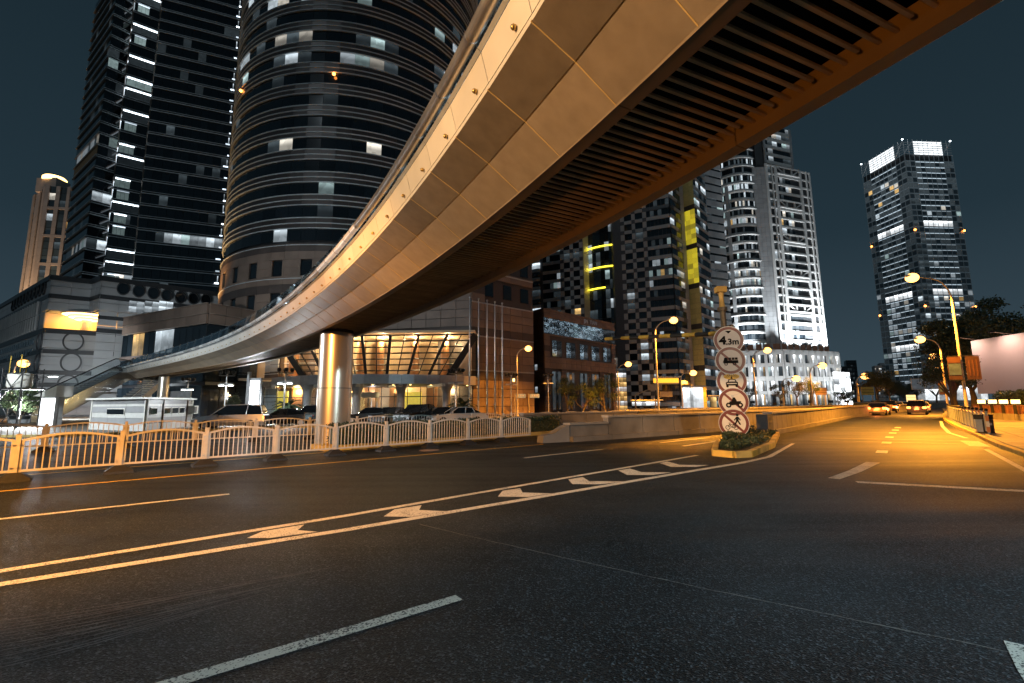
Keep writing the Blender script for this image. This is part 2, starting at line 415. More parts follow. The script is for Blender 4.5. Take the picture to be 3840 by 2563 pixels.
C1 = [(-8.2,2.72),(-5.37,5.02),(-2.57,7.3),(-.06,9.56),(2.9,12.2),(5.9,14.9)]
C2 = [(-7.6,2.72),(-4.97,4.66),(-2.28,6.5),(4.49,11.62),(6.32,12.96),(7.9,14.35),(9.4,16.27),(11.3,18.7)]
strip(C1, .14); strip(C2, [.15,.15,.16,.18,.18,.16,.14,.12])
def arrow(pts):
    b = MB(); b.add([(x, y, .0055) for x, y in pts], [tuple(range(len(pts)))]); b.build('chevron_marking', MAT['line_white'], road)
arrow([(-3.44,6.14),(-3.40,6.45),(-2.99,6.78),(-2.95,6.49),(-2.64,6.40),(-3.14,6.13)])
arrow([(-1.98,7.22),(-1.93,7.68),(-1.55,7.98),(-1.52,7.62),(-1.05,7.52),(-1.55,7.18)])
arrow([(-.28,8.64),(-.21,9.19),(.14,9.46),(.18,9.01),(.74,8.9),(.28,8.59)])
arrow([(1.25,9.86),(1.23,10.46),(1.6,10.78),(1.66,10.23),(2.38,10.13),(1.83,9.82)])
arrow([(2.69,11.02),(2.65,11.75),(3.02,12.08),(3.15,11.45),(3.85,11.36),(3.3,11.0)])
arrow([(4.17,12.32),(4.12,13.1),(4.45,13.42),(4.53,12.7),(5.3,12.6),(4.8,12.28)])
strip([(-4.2,1.55),(-2.12,3.06),(-.485,4.28)], .125, m_='line_worn')
for x, y in [(12.32,15.52),(15.14,18.78),(17.5,21.51),(19.87,24.18),(21.95,26.5),(24.1,28.9)]:
    strip([(x-.33,y-.38),(x+.33,y+.38)], .30)
strip([(7.05,10.3),(8.3,11.35),(9.97,12.91)], [.22,.26,.30], m_='line_worn')
strip([(7.22,9.86),(9.52,8.78),(12.6,7.3)], .24, m_='line_worn')
strip([(14.2,21.4),(19.0,19.3)], .07, m_='line_worn'); strip([(13.0,20.1),(18.2,17.6)], .06, m_='line_worn')
strip([(34,36.6),(27.93,30.0),(22.64,24.0),(20.23,20.66)], .16)
strip([(18.9,19.2),(17.1,17.0)], .55, m_='line_worn')
strip([(16.3,16.01),(12.41,11.35),(10.2,8.7)], .14)
strip([(3.55,3.42),(3.27,3.08),(3.06,2.8),(2.9,2.3)], .2, m_='line_worn')
rnd = random.Random(3)
sp_ = []
for i in range(40):
    t = i/39; sp_.append((-1.33+4.9*t, 6.75-3.55*t+.10*t*(1-t)*4*-.9+rnd.uniform(-.012,.012)))
strip(sp_, [.012+rnd.uniform(0,.014) for _ in sp_], .004, 'pavement_joint', 'joint_fill')
# fan of dusty tyre marks across the near lane
mat('tyre_dust', (.085,.092,.10), .75, var=.5, scale=9, bump=.3, bscale=90)
for i in range(15):
    u0, v0, u1, v1 = -30, 2330+i*13+rnd.uniform(-3,3), 1250-i*22+rnd.uniform(-60,60), 2118+i*9
    pts = []
    for k in range(13):
        t = k/12; p = gp(u0+(u1-u0)*t, v0+(v1-v0)*(t**1.12)); pts.append((p.x, p.y))
    strip(pts, [(.010+.014*rnd.random())*(1-.6*abs(2*k/12-.8)) for k in range(13)], .0035, 'tyre_mark', 'tyre_dust')
# straight-ahead arrow in the ramp lane
strip([(6.6,18.0),(8.7,19.9)], .16, name='arrow_marking')
b = MB(); b.add([(8.5,20.05,.005),(8.95,19.55,.005),(9.7,20.8,.005)], [(0,1,2)]); b.build('arrow_marking', MAT['line_white'], road)
# manhole covers
for x, y, r_ in [(-3.1,17.2,.38),(6.2,8.3,.0)]:
    if r_:
        MB().lathe([(r_,.002),(r_,.007),(r_*.9,.009),(.01,.009)], 20, (x, y, 0)).build('manhole_cover', MAT['stone_brown'], road)
# ------------------------------------------------------------------ right-hand pavement with kerb stones
KP = [(5.5,1.0),(9.2,5.8),(12.3,10.0),(15.09,13.75),(17.47,16.78),(21.36,21.35),(27.66,28.87),(35.57,38.0),(46,49.2),(59.5,63.5),(82,88),(150,158),(330,340)]
pv = MB(); n_ = len(KP)
off = [(p[0]+60, p[1]-40) for p in KP]
for i in range(n_-1):
    a, b2 = KP[i], KP[i+1]
    pv.add([(a[0]+.1,a[1]-.08,.12),(off[i][0],off[i][1],.12),(off[i+1][0],off[i+1][1],.12),(b2[0]+.1,b2[1]-.08,.12)], [(0,1,2,3)])
pvo = pv.build('pavement', MAT['paving'], kind='structure')
def along(pts, step, start=0.0, stop=1e9):
    out_ = []; acc = 0.0; nxt = start
    for a, b2 in zip(pts, pts[1:]):
        a = Vector((a[0], a[1], 0)); b2 = Vector((b2[0], b2[1], 0)); L = (b2-a).length; t = (b2-a)/L
        while nxt <= acc+L and nxt < stop:
            out_.append((a+t*(nxt-acc), t)); nxt += step
        acc += L
    return out_
its = []
for k, (p, t) in enumerate(along(KP, 1.0, 6.0, 70)):
    n = Vector((t.y, -t.x, 0)); its.append((MAT['kerb_yellow'] if 'kerb_yellow' in MAT else mat('kerb_yellow', (.46,.33,.10), .75, var=.3, scale=2.5, obj_var=.15), p+n*.08+Vector((0,0,.062)), (t, n, Vector((0,0,1))), (.985,.16,.145)))
pieces(pvo, 'kerb_stone', its)
mat('paver', (.23,.20,.165), .7, var=.2, scale=2.5, obj_var=.22, bump=.2)
its = []
for i in range(3, 30):
    for j in range(0, 9):
        p, t = along(KP, 1.0, 6.0, 70)[min(i, 60)] if i < 60 else (None, None)
        n = Vector((t.y, -t.x, 0)); c = p+n*(.72+j*.98)
        its.append((MAT['paver'], c+Vector((0,0,.125)), (t, n, Vector((0,0,1))), (.965,.955,.03)))
pieces(pvo, 'paving_slab', its)
# plaza on the left, beyond the second carriageway
plz = MB().add([(-120,26,.1),(-26.5,26.5,.1),(-9,40,.1),(30,66,.1),(160,170,.1),(-120,170,.1)], [(0,1,2,3,4,5)])
plo = plz.build('plaza', MAT['paving'], kind='structure')
its = []
for p, t in along([(-60,26.2),(-26.5,26.4),(-9,39.9),(30,65.9)], 1.2):
    n = Vector((t.y, -t.x, 0)); its.append((MAT['kerb_yellow'], p+n*.05+Vector((0,0,.055)), (t, n, Vector((0,0,1))), (1.18,.2,.16)))
pieces(plo, 'kerb_stone', its)
# ------------------------------------------------------------------ concrete ramp walls
def wall(name, pts, hgt, thick, label, cap=True, nose=True, seg=2.4):
    t_ = thing(name, label, 'wall', (pts[0][0], pts[0][1], 0))
    S_ = along(pts, seg)
    its, caps, ft = [], [], []
    for k, (p, t) in enumerate(S_[:-1]):
        q = S_[k+1][0]; d = (q-p); L = d.length; d.normalize(); n = Vector((-d.y, d.x, 0)); mid = (p+q)/2
        hh = hgt if (k or not nose) else hgt*.72
        its.append((MAT['concrete'], mid+Vector((0,0,hh/2)), (d, n, Vector((0,0,1))), (L-.045, thick, hh)))
        caps.append((MAT['pale_concrete'], mid+Vector((0,0,hh+.045)), (d, n, Vector((0,0,1))), (L*.992, thick+.14, .09)))
        ft.append((MAT['concrete'], mid+Vector((0,0,.11)), (d, n, Vector((0,0,1))), (L*.99, thick+.5, .22)))
    pieces(t_, 'wall_panel', its)
    if cap: pieces(t_, 'coping', caps)
    pieces(t_, 'plinth', ft)
    # swept nose at the near end
    p, t = S_[0]; d = (S_[1][0]-p).normalized(); n = Vector((-d.y, d.x, 0)); b = MB()
    prof = [(-1.5,.02),(-1.45,.30),(-1.2,.36),(-.85,.40),(-.55,.55),(-.25,.68),(-.02,hgt*.74)]
    pts2 = [p+d*a+Vector((0,0,z)) for a, z in prof]+[p-d*.02]
    if not nose:
        MB().obox(p-d*.55+Vector((0,0,hgt*.5)), (d, n, XYZ[2]), (1.05, thick*1.5, hgt*.98)).build('end_block', MAT['dark_grey'], t_); return t_
    b.poly3([q-n*thick*.6 for q in pts2], n*thick*1.2)
    b.build('wall_nose', MAT['pale_concrete'], t_)
    return t_
wall('ramp_wall', [(2.4,20.55),(5.2,22.4),(9.67,25.3),(22,36),(60,70),(110,116)], 1.0, .35, 'low concrete ramp wall with swept nose left of the sign pole')
wall('ramp_wall', [(13.4,24.2),(20,31.3),(60,75),(110,131)], 1.05, .35, 'tall concrete ramp wall starting right behind the sign pole', nose=False, seg=1.1)
wall('ramp_wall', [(-1.5,24.6),(8,31),(22,42.5),(60,76)], 1.05, .3, 'far parapet wall behind the low ramp wall and hedge')
# ------------------------------------------------------------------ the footbridge
PC = [1.51344418e-07, -1.73195775e-05, 7.33180719e-04, -2.37881994e-02, -3.08353196e-01, 2.77003658]
def rimx(y):
    if y < 3.0:
        x0 = sum(c*3.0**(5-i) for i, c in enumerate(PC)); return x0+.435*(3.0-y)-.004*(3-y)**2
    return sum(c*y**(5-i) for i, c in enumerate(PC))
ZS = 4.7
_path = [Vector((rimx(-22+i*.05), -22+i*.05, ZS)) for i in range(int(72.2/.05)+1)]
_acc = [0.0]
for a, b in zip(_path, _path[1:]): _acc.append(_acc[-1]+(b-a).length)
import bisect
def rim(s):
    i = min(max(bisect.bisect(_acc, s)-1, 0), len(_path)-2); f = (s-_acc[i])/(_acc[i+1]-_acc[i])
    i0, i1 = max(i-12, 0), min(i+13, len(_path)-1)
    return _path[i].lerp(_path[i+1], f), (_path[i1]-_path[i0]).normalized()
s0 = _acc[int(round((5.22+22)/.05))]
STEP = 1.07
SA = s0-int(s0/STEP)*STEP+.02
SMAX = _acc[-1]-.05
joints = []
s = SA
while s < SMAX: joints.append(s); s += STEP
def sec(s, o, up, far=False):
    """point of the hull section: o = outwards from the rim, up = above the soffit"""
    p, t = rim(s); n = Vector((-t.y, t.x, 0))      # outwards on the near (left) side
    if far: return p-n*(1.95+o)+Vector((0,0,up))
    return p+n*o+Vector((0,0,up))
bridge = thing('footbridge', 'long curving metal clad footbridge sweeping overhead across the road', 'footbridge', (-8.9,21.6,0))
def skin(prof, s_a, s_b, gap, thick, name, mt, far=False, sub=1):
    """one cladding panel between two section points, from s_a to s_b"""
    b = MB(); (o0, u0), (o1, u1) = prof
    a0, a1 = s_a+gap, s_b-gap
    dx, dz = o1-o0, u1-u0; L = hypot(dx, dz); g = gap/L
    o0_, u0_ = o0+dx*g, u0+dz*g; o1_, u1_ = o1-dx*g, u1-dz*g
    no, nu = dz/L*thick, -dx/L*thick
    V = []
    for ss in (a0, a1):
        V += [sec(ss, o0_, u0_, far), sec(ss, o1_, u1_, far), sec(ss, o1_-no, u1_-nu, far), sec(ss, o0_-no, u0_-nu, far)]
    b.add(V, [(0,1,5,4),(1,2,6,5),(2,3,7,6),(3,0,4,7),(3,2,1,0),(4,5,6,7)])
    return b.build(name, mt, bridge)
RIM, MID, LIP, BB, BT, GT = (0,0), (.48,.32), (.97,.575), (.955,.66), (1.05,1.02), (1.10,1.06)
STUD = MB().lathe([(.028,0),(.032,.012),(.030,.03),(.02,.044),(.004,.05)], 12).mesh('stud', mat('stud_brass', (.5,.34,.13), .35, metal=.9))
vis0 = s0-7.5
N0 = len([1 for s in joints if s < vis0])
far_i = []
for i in range(len(joints)-1):
    a, b_ = joints[i], joints[i+1]
    if i < N0-9: continue
    skin((RIM, MID), a, b_, .008, .03, 'lower_panel', MAT['panel_tan'])
    skin((MID, LIP), a, b_, .008, .03, 'upper_panel', MAT['panel_tan_shaded'])
    fb = skin((BB, BT), a, b_, .005, .03, 'fascia_panel', MAT['panel_white'])
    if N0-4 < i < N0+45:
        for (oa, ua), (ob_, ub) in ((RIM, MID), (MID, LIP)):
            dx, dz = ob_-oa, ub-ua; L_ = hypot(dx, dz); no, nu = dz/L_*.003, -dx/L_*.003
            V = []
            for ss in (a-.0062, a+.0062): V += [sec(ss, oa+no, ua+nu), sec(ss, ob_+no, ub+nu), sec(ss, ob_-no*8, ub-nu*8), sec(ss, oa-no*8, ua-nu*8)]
            MB().add(V, [(0,1,5,4),(1,2,6,5),(2,3,7,6),(3,0,4,7),(3,2,1,0),(4,5,6,7)]).build('seam_glow_strip', MAT['seam_glow'], bridge)  # strip painted the yellow of light leaking through the joint
    # round bolt head on each fascia panel
    p = sec(a+.30, .99, .74); q, t = rim(a+.3); n = Vector((-t.y, t.x, 0))
    if i > N0-2:
        M = Matrix.Translation(p) @ n.to_track_quat('Z', 'Y').to_matrix().to_4x4()
        o = bpy.data.objects.new('fascia_bolt', STUD)
        link(o, M, fb)
    # handrail pipe: one drum per panel with a collar at the joint
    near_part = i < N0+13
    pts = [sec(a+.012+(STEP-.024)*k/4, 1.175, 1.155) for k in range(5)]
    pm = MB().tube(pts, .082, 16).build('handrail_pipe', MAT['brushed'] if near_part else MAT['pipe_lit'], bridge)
    MB().tube([sec(a-.02, 1.175, 1.155), sec(a+.02, 1.175, 1.155)], .088, 16).build('pipe_collar', MAT['steel'], pm)
    skin((BT, GT), a, b_, .004, .02, 'grey_strip', MAT['grey_paint'])  # plain grey strip between fascia and handrail pipe
    # far side skins, plain
    far_i.append((a, b_))
b = MB()
def ribbon(prof, sA, sB, mtname, name, far=False, thick=.02, step=.5):
    b = MB(); n = max(2, int((sB-sA)/step)); (o0, u0), (o1, u1) = prof
    rows = [[sec(sA+(sB-sA)*k/n, o0, u0, far), sec(sA+(sB-sA)*k/n, o1, u1, far), sec(sA+(sB-sA)*k/n, o1-.01, u1+thick, far), sec(sA+(sB-sA)*k/n, o0-.01, u0+thick, far)] for k in range(n+1)]
    V = [p for r_ in rows for p in r_]; F_ = []
    for k in range(n):
        for j in range(4): F_.append((k*4+j, k*4+(j+1) % 4, (k+1)*4+(j+1) % 4, (k+1)*4+j))
    b.add(V, F_+[(0,1,2,3), tuple(n*4+j for j in (3,2,1,0))])
    return b.build(name, MAT[mtname], bridge)
SB = joints[-1]
ribbon(((.01,.06),(.95,.62)), SA+.1, SB, 'seam_glow', 'joint_backing')
ribbon(((.955,.585),(.955,.655)), SA+.1, SB, 'panel_white', 'lip_trim', thick=.0, step=.5)
ribbon(((-.01,-.012),(.03,.03)), SA+.1, SB, 'panel_tan', 'rim_trim', thick=.03)
for k, (a, b_) in enumerate(far_i):
    skin((RIM, (.55,.36)), a, b_, .008, .03, 'far_panel', MAT['panel_tan_shaded'], True)
    skin(((.55,.36),(.97,1.04)), a, b_, .006, .03, 'far_fascia', MAT['panel_white'], True)
# deck slab, soffit edge beams, dark void, slats
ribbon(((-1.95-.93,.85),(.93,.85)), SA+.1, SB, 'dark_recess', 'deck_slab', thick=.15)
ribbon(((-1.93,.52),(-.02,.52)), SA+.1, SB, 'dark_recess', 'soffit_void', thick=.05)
# the two soffit beams in lengths of four panels
def soff(o0, o1, name, up=0.0):
    k = N0-9
    while k < len(joints)-1:
        k2 = min(k+3, len(joints)-1)
        bb = MB(); n = 6; a, b_ = joints[k]+.006, joints[k2]-.006
        for j in range(n):
            s1, s2 = a+(b_-a)*j/n, a+(b_-a)*(j+1)/n
            V = []
            for ss in (s1, s2): V += [sec(ss, o0, up), sec(ss, o1, up), sec(ss, o1, up+.3), sec(ss, o0, up+.3)]
            bb.add(V, [(0,1,5,4),(1,2,6,5),(2,3,7,6),(3,0,4,7)])
        bb.build(name, MAT['soffit_beam'], bridge); k = k2
soff(-.20, -.005, 'soffit_beam', .006); soff(-1.945, -1.77, 'soffit_beam', .006)
# louvre slats across the void
sl = []
ds = .134; s = joints[max(N0-9, 0)]; j = 0
rs = random.Random(5)
while s < SB:
    p, t = rim(s); n = Vector((-t.y, t.x, 0)); o0 = -.21 if j % 3 else -.30; o1 = -1.77 if (j+1) % 3 else -1.70
    c = p+n*((o0+o1)/2)+Vector((0,0,.16))
    sl.append((MAT['slat'], c, (n, t, Vector((0,0,1))), (o0-o1, .034, .03)))
    s += ds; j += 1
pieces(bridge, 'soffit_slat', sl)
# glass balustrade with leaning posts
cg = MAT['clear_glass']
for far in (False, True):
    for i in range(N0+4, len(joints)-1):
        a, b_ = joints[i], joints[i+1]
        bb = MB(); V = []
        for ss in (a+.03, b_-.03):
            V += [sec(ss, .98, 1.12, far), sec(ss, .80, 1.98, far), sec(ss, .785, 1.98, far), sec(ss, .965, 1.12, far)]
        bb.add(V, [(0,1,5,4),(1,2,6,5),(2,3,7,6),(3,0,4,7),(3,2,1,0),(4,5,6,7)])
        bb.build('glass_panel', cg, bridge)
        if i % 2 == 0:
            p, t = rim(a); n = Vector((-t.y, t.x, 0)); 
            c0, c1 = sec(a, .93, 1.0, far), sec(a, .74, 2.02, far); ax = (c1-c0).normalized()
            piece('balustrade_post', bridge, MAT['steel'], (c0+c1)/2, (t, t.cross(ax), ax), (.05,.10,(c1-c0).length))
for far in (False, True):
    pts = [sec(s, .72, 1.95, far) for s in [joints[N0+4]+k*.8 for k in range(int((SB-joints[N0+4])/.8))]]
    MB().tube(pts, .028, 8).build('handrail', MAT['steel'], bridge)
# closed prow at the far end
bb = MB(); V0 = [sec(SB, *q) for q in (RIM, MID, LIP, BT)]+[sec(SB, .97, 1.04, True), sec(SB, .5, .32, True), sec(SB, 0, 0, True)]
V1 = [sec(SB, *q)+rim(SB)[1]*.9+Vector((0,0,.35 if q[1] < .5 else 0)) for q in (RIM, MID, LIP, BT)]+[sec(SB, .97, 1.04, True)+rim(SB)[1]*.9, sec(SB, .5, .4, True)+rim(SB)[1]*.9+Vector((0,0,.3)), sec(SB, 0, .35, True)+rim(SB)[1]*.9]
n = len(V0); bb.add(V0+V1, [(i, (i+1) % n, n+(i+1) % n, n+i) for i in range(n)]+[tuple(range(n))[::-1], tuple(range(n, 2*n))])
bb.build('end_cap', MAT['panel_white'], bridge)
# columns: each with vertical seams and a collar band
def column(s, r_, tag):
    p, t = rim(s); n = Vector((-t.y, t.x, 0)); c = p-n*.98; c = Vector((c.x, c.y, 0))
    cm = MB()
    gapz = 2.38
    for k in range(2):
        for (z0, z1) in ((0, gapz-.012), (gapz+.012, ZS+.02)):
            a0 = k*pi+.25+.012; V = []; m_ = 18
            for i in range(m_+1):
                a = a0+(pi-.024)*i/m_; V += [(c.x+r_*cos(a), c.y+r_*sin(a), z0), (c.x+r_*cos(a), c.y+r_*sin(a), z1)]
            bb = MB().add(V, [(2*i, 2*i+2, 2*i+3, 2*i+1) for i in range(m_)], True)
            bb.build('column_shell', MAT[tag], bridge)
    MB().lathe([(r_-.012,0),(r_-.012,ZS+.3)], 32, c).build('column_core', MAT['dark_grey'], bridge)
    return c
def s_for_u(u, z=3.0):
    best = None
    for k in range(400, len(_path)-10, 3):
        p, t = rim(_acc[k]); n = Vector((-t.y, t.x, 0)); c = p-n*.98; q = Vector((c.x, c.y, z))-_C
        if q.dot(_F) < 2: continue
        uu = 1920+FPX*q.dot(_R)/q.dot(_F)
        if best is None or abs(uu-u) < best[0]: best = (abs(uu-u), _acc[k])
    return best[1]
mat('col_metal', (.78,.68,.55), .30, metal=.85, var=.10, scale=1.2, streak=.15)
COLC = column(s_for_u(1256), .68, 'col_metal')
column(s_for_u(612), .46, 'col_metal'); column(s_for_u(528), .46, 'col_metal')
# ------------------------------------------------------------------ traffic railings
def rail_section(L, label, group, cat='railing', mt='white_rail', nb=13):
    """one railing section along +X: post with foot at 0, arched panel up to L"""
    t = thing('railing_section', label, cat, group=group); w_ = MAT[mt]
    MB().box((-.045,-.045,.16), (.045,.045,1.06)).box((-.052,-.052,1.06), (.052,.052,1.075)).build('post', w_, t)
    b = MB(); V = [(-.30,-.24,0),(.30,-.24,0),(.30,.24,0),(-.30,.24,0),(-.29,-.23,.06),(.29,-.23,.06),(.29,.23,.06),(-.29,.23,.06),(-.10,-.09,.2),(.10,-.09,.2),(.10,.09,.2),(-.10,.09,.2)]
    b.add(V, [(3,2,1,0)]+[(i, (i+1) % 4, 4+(i+1) % 4, 4+i) for i in range(4)]+[(4+i, 4+(i+1) % 4, 8+(i+1) % 4, 8+i) for i in range(4)]+[(8,9,10,11)])
    b.build('foot', MAT['rubber'], t)
    x0, x1 = .075, L-.075
    arch = lambda x: .90+.135*sin(pi*(x-x0)/(x1-x0))
    for x in (x0, x1): MB().box((x-.028,-.022,.20), (x+.028,.022,.915)).build('stile', w_, t)
    MB().box((x0+.03,-.02,.205), (x1-.03,.02,.255)).build('bottom_rail', w_, t)
    b = MB(); n = 16
    for i in range(n):
        a, c = x0-.02+(x1-x0+.04)*i/n, x0-.02+(x1-x0+.04)*(i+1)/n
        za, zc = arch(min(max(a, x0), x1)), arch(min(max(c, x0), x1))
        b.add([(a,-.025,za),(c,-.025,zc),(c,.025,zc),(a,.025,za),(a,-.025,za+.05),(c,-.025,zc+.05),(c,.025,zc+.05),(a,.025,za+.05)],
              [(3,2,1,0),(4,5,6,7),(0,1,5,4),(2,3,7,6)]+([(3,0,4,7)] if i == 0 else [])+([(1,2,6,5)] if i == n-1 else []))
    b.build('top_rail', w_, t)
    for k in range(nb):
        x = x0+(x1-x0)*(k+1)/(nb+1)
        MB().box((x-.011,-.011,.25), (x+.011,.011,arch(x)+.01)).build('bar', w_, t)
    for x in (.052, L-.052):
        for z in (.30,.82): piece('bracket', t, MAT['steel'], (x, -.03, z), XYZ, (.05,.03,.03))
    return t
fa, fb_ = Vector((-11.55,10.81,0)), Vector((-.51,20.67,0)); fd = (fb_-fa)/8; FL = fd.length; fr = atan2(fd.y, fd.x)
proto = rail_section(FL, '', 'median railing sections')
def NTH(k): return '%d%s' % (k, 'th' if 10 < k % 100 < 14 else {1:'st',2:'nd',3:'rd'}.get(k % 10, 'th'))
ordw = ['first','second','third','fourth','fifth','sixth','seventh','eighth','ninth','tenth','eleventh','twelfth']
for k in range(-2, 9):
    p = fa+fd*k; M = Matrix.Translation(p) @ Matrix.Rotation(fr+random.uniform(-.008,.008), 4, 'Z')
    lab = 'arched cream railing section with black foot, %s from the left picture edge' % ordw[k+1] if k >= -1 else 'arched cream railing section cut off by the left picture edge'
    if k == 3: lab = 'arched cream railing section standing in front of the big round bridge column'
    if k == 8: lab = 'last arched cream railing section, next to the swept concrete wall nose'
    copy_tree(proto, M, lab)
# the second row, across the far carriageway
ga, gb_ = gp(163,1695), gp(956,1657); gd = (gb_-ga); gn = max(1, round(gd.length/2.35)); gd = gd/gn; GL = gd.length
proto2 = rail_section(GL, '', 'far railing sections')
for k in range(-3, 16):
    p = ga+gd*k; M = Matrix.Translation(p) @ Matrix.Rotation(atan2(gd.y, gd.x), 4, 'Z')
    c = copy_tree(proto2, M, 'dim arched railing section of the far row, %s from the left' % NTH(k+4))
def kill(o):
    for ch in KIDS.pop(o.name, []): kill(ch)
    bpy.data.objects.remove(o)
kill(proto); kill(proto2)
# ------------------------------------------------------------------ street lamps
def street_lamp(base, head, label, power, arm_r=.045, group='sodium street lamps', light=True, bulb=(.42,.40,.34)):
    """tapered pole from base that bends over into an arm ending at head"""
    base, head = Vector(base), Vector(head); t = thing('street_lamp', label, 'street lamp', base, group=group)
    H = head.z; hz = Vector((head.x-base.x, head.y-base.y, 0)); R_ = min(hz.length*.75, 1.6); u = hz.normalized()
    pts = [base+Vector((0,0,z)) for z in (0, H*.3, H*.6, H-R_*1.05)]
    for k in range(1, 7):
        a = k/6*pi/2*.92; pts.append(base+u*(R_*(1-cos(a)))+Vector((0,0,H-R_*1.05+R_*sin(a))))
    pts.append(head-u*.35+Vector((0,0,.06)))
    rr = [.11,.095,.085,.075]+[.06-.003*k for k in range(6)]+[.04]
    sc = max(1.0, base.length/60)
    MB().tube(pts, [r_*sc for r_ in rr], 8).build('pole', MAT['lamp_post'], t)
    MB().lathe([(.2,0),(.2,.05),(.14,.12),(.14,.9),(.12,.95)], 10, base).build('pole_base', MAT['lamp_post'], t)
    sd = u.cross(Vector((0,0,1)))
    hb = MB(); n = 8
    for k in range(n):
        pass
    hb.sphere((0,0,0), 1.0, 12, 6, (.62,.24,.13)); Mh = Matrix.Translation(head+Vector((0,0,.07))) @ Matrix.Rotation(atan2(u.y, u.x), 4, 'Z') @ Matrix.Scale(sc, 4)
    hd = hb.build('lamp_head', MAT['lamp_post'], t, M=Mh)
    MB().sphere((0,0,0), 1.0, 20, 12, bulb).build('bulb', MAT['bulb_sodium'], hd, M=Matrix.Translation(head-Vector((0,0,.06*sc))) @ Matrix.Rotation(atan2(u.y, u.x), 4, 'Z') @ Matrix.Scale(sc, 4))
    if light: lamp(t, 'SPOT', head-Vector((0,0,.52*sc)), power*(2.6 if base.length < 45 else 4.2), SOD, .15, (0,0,-1), 151, .3)
    return t
def hd(u, v, Y): return atY(u, v, Y)
K = 3840/2349
def lamp_px(bu, hu, hv, Y, label, power, dY=0.0, **k):
    h_ = atY(hu*K, hv*K, Y); d = ray(bu*K, (hv+60)*K); bx = atY(bu*K, 940*K, Y+dY)
    return street_lamp((bx.x, bx.y, 0), h_, label, power, **k)
lamp_px(2219, 2092, 636, 33, 'tall curved street lamp on the right pavement carrying brown banners', 9500, .5)
lamp_px(2176, 2110, 778, 62, 'second curved street lamp on the right pavement with small banners', 5200)
lamp_px(2190, 2143, 818, 88, 'third lit street lamp along the right pavement, below the second', 3000, light=False)
lamp_px(2190, 2148, 848, 122, 'fourth lit street lamp along the right pavement, lowest of the row', 3000, light=False)
lamp_px(1187, 1212, 799, 54, 'lit street lamp right of the five flagpoles, before the brown stone wall', 750)
lamp_px(1511, 1545, 734, 46, 'large glaring street lamp before the checkered tower corner', 13000)
lamp_px(1420, 1441, 835, 92, 'lit street lamp right of the low brown stone building', 4200)
lamp_px(1566, 1590, 855, 122, 'small lit street lamp left of the round signs, before the dark slab', 3600)
lamp_px(1736, 1760, 803, 74, 'lit street lamp right of the round signs, before the white tower base', 8000)
lamp_px(1866, 1886, 838, 92, 'dim lit street lamp at the white tower right corner', 4200)
lamp_px(1799, 1826, 868, 124, 'low lit street lamp in front of the white tower podium', 3000)
lamp_px(1972, 1985, 862, 118, 'lit street lamp in the median between the two tall right towers', 4200)
lamp_px(20, 54, 833, 62, 'lit street lamp before the striped store at the far left', 350)
# lamps of the same row that stand outside the frame, left of and behind the camera
lt = street_lamp((-13.5,-1.0,0), (-12.0,.8,7.2), 'street lamp beyond the left picture edge beside the near road', 4600, light=False)
lamp(lt, 'SPOT', (-11.9,1.0,6.55), 16500, (1,.41,.075), .2, (4.9,13.0,-9.2), 88, .45)
lt = street_lamp((-19.5,-8.5,0), (-17.6,-6.8,7.4), 'street lamp far behind the viewpoint on the left kerb', 4600, light=False)
lamp(lt, 'SPOT', (-16.8,-6.1,7.3), 27000, (1,.62,.29), .2, (.80,.60,.17), 58, .35)
lt = thing('floodlight_mast', 'white floodlight mast behind the viewpoint on the right pavement', 'light mast', (10.5,-3.5,0))
MB().tube([(10.5,-3.5,0),(10.5,-3.5,6.6)], .08, 10).build('pole', MAT['steel'], lt); piece('arm_lamp', lt, MAT['white_paint'], (10.2,-3.3,6.6), XYZ, (.6,.3,.12)); piece('lamp_lens', lt, MAT['bulb_white'], (10.2,-3.3,6.52), XYZ, (.44,.22,.04))
lamp(lt, 'SPOT', (10.2,-3.3,6.4), 8200, (.64,.90,1.0), .2, (-.80,.48,-.55), 116, .8)
piece('arm_lamp', lt, MAT['white_paint'], (10.8,-3.0,6.5), XYZ, (.4,.3,.3)); lamp(lt, 'SPOT', (10.8,-2.75,6.5), 7000, (1,.74,.52), .15, (-.02,.97,-.17), 26, .6)  # added warm head, unseen, brightens the round signs
fl = thing('added_floodlight', 'added unseen amber floodlight behind the viewpoint washing the bridge underside', 'floodlight', (-11.5,-5.5,0))  # added lamp out of view, fills the bridge underside from below
MB().box((-.3,-.25,0), (.3,.25,.12)).box((-.05,-.05,.12), (.05,.05,.5)).build('stand', MAT['black_metal'], fl, M=WM[fl.name])
MB().box((-.35,-.2,.5), (.35,.2,.95)).build('housing', MAT['black_metal'], fl, M=WM[fl.name])
lamp(fl, 'SPOT', (-11.2,-5.2,1.1), 3000, SOD, .25, (13.5,8.5,4.2), 52, .8)
# ------------------------------------------------------------------ height limit gantry with the round signs
SB_ = gp(2757, 1650); SBx = Vector((SB_.x, SB_.y, 0))
top = atY(2703, 1100, SB_.y)
lean = Vector((top.x-SBx.x, 0, 0))/top.z
def sp_at(z): return SBx+lean*z+Vector((0,0,z))
gan = thing('sign_gantry', 'leaning pole stacked with five round prohibition signs and a striped height bar', 'sign pole', SBx)
mat('gantry_brown', (.12,.09,.06), .5, metal=.5, var=.3, scale=6)
mat('cam_yellow', (.55,.36,.10), .5, var=.15)
MB().tube([sp_at(.15), sp_at(5.9)], .13, 14).build('pole', MAT['gantry_brown'], gan)
MB().tube([sp_at(5.9), sp_at(6.05)], .22, 14).build('collar', MAT['gantry_brown'], gan)
MB().tube([sp_at(6.05), sp_at(6.12), sp_at(6.5), sp_at(6.75)], [.15,.12,.10,.13], 12).build('cap_neck', MAT['cam_yellow'], gan)
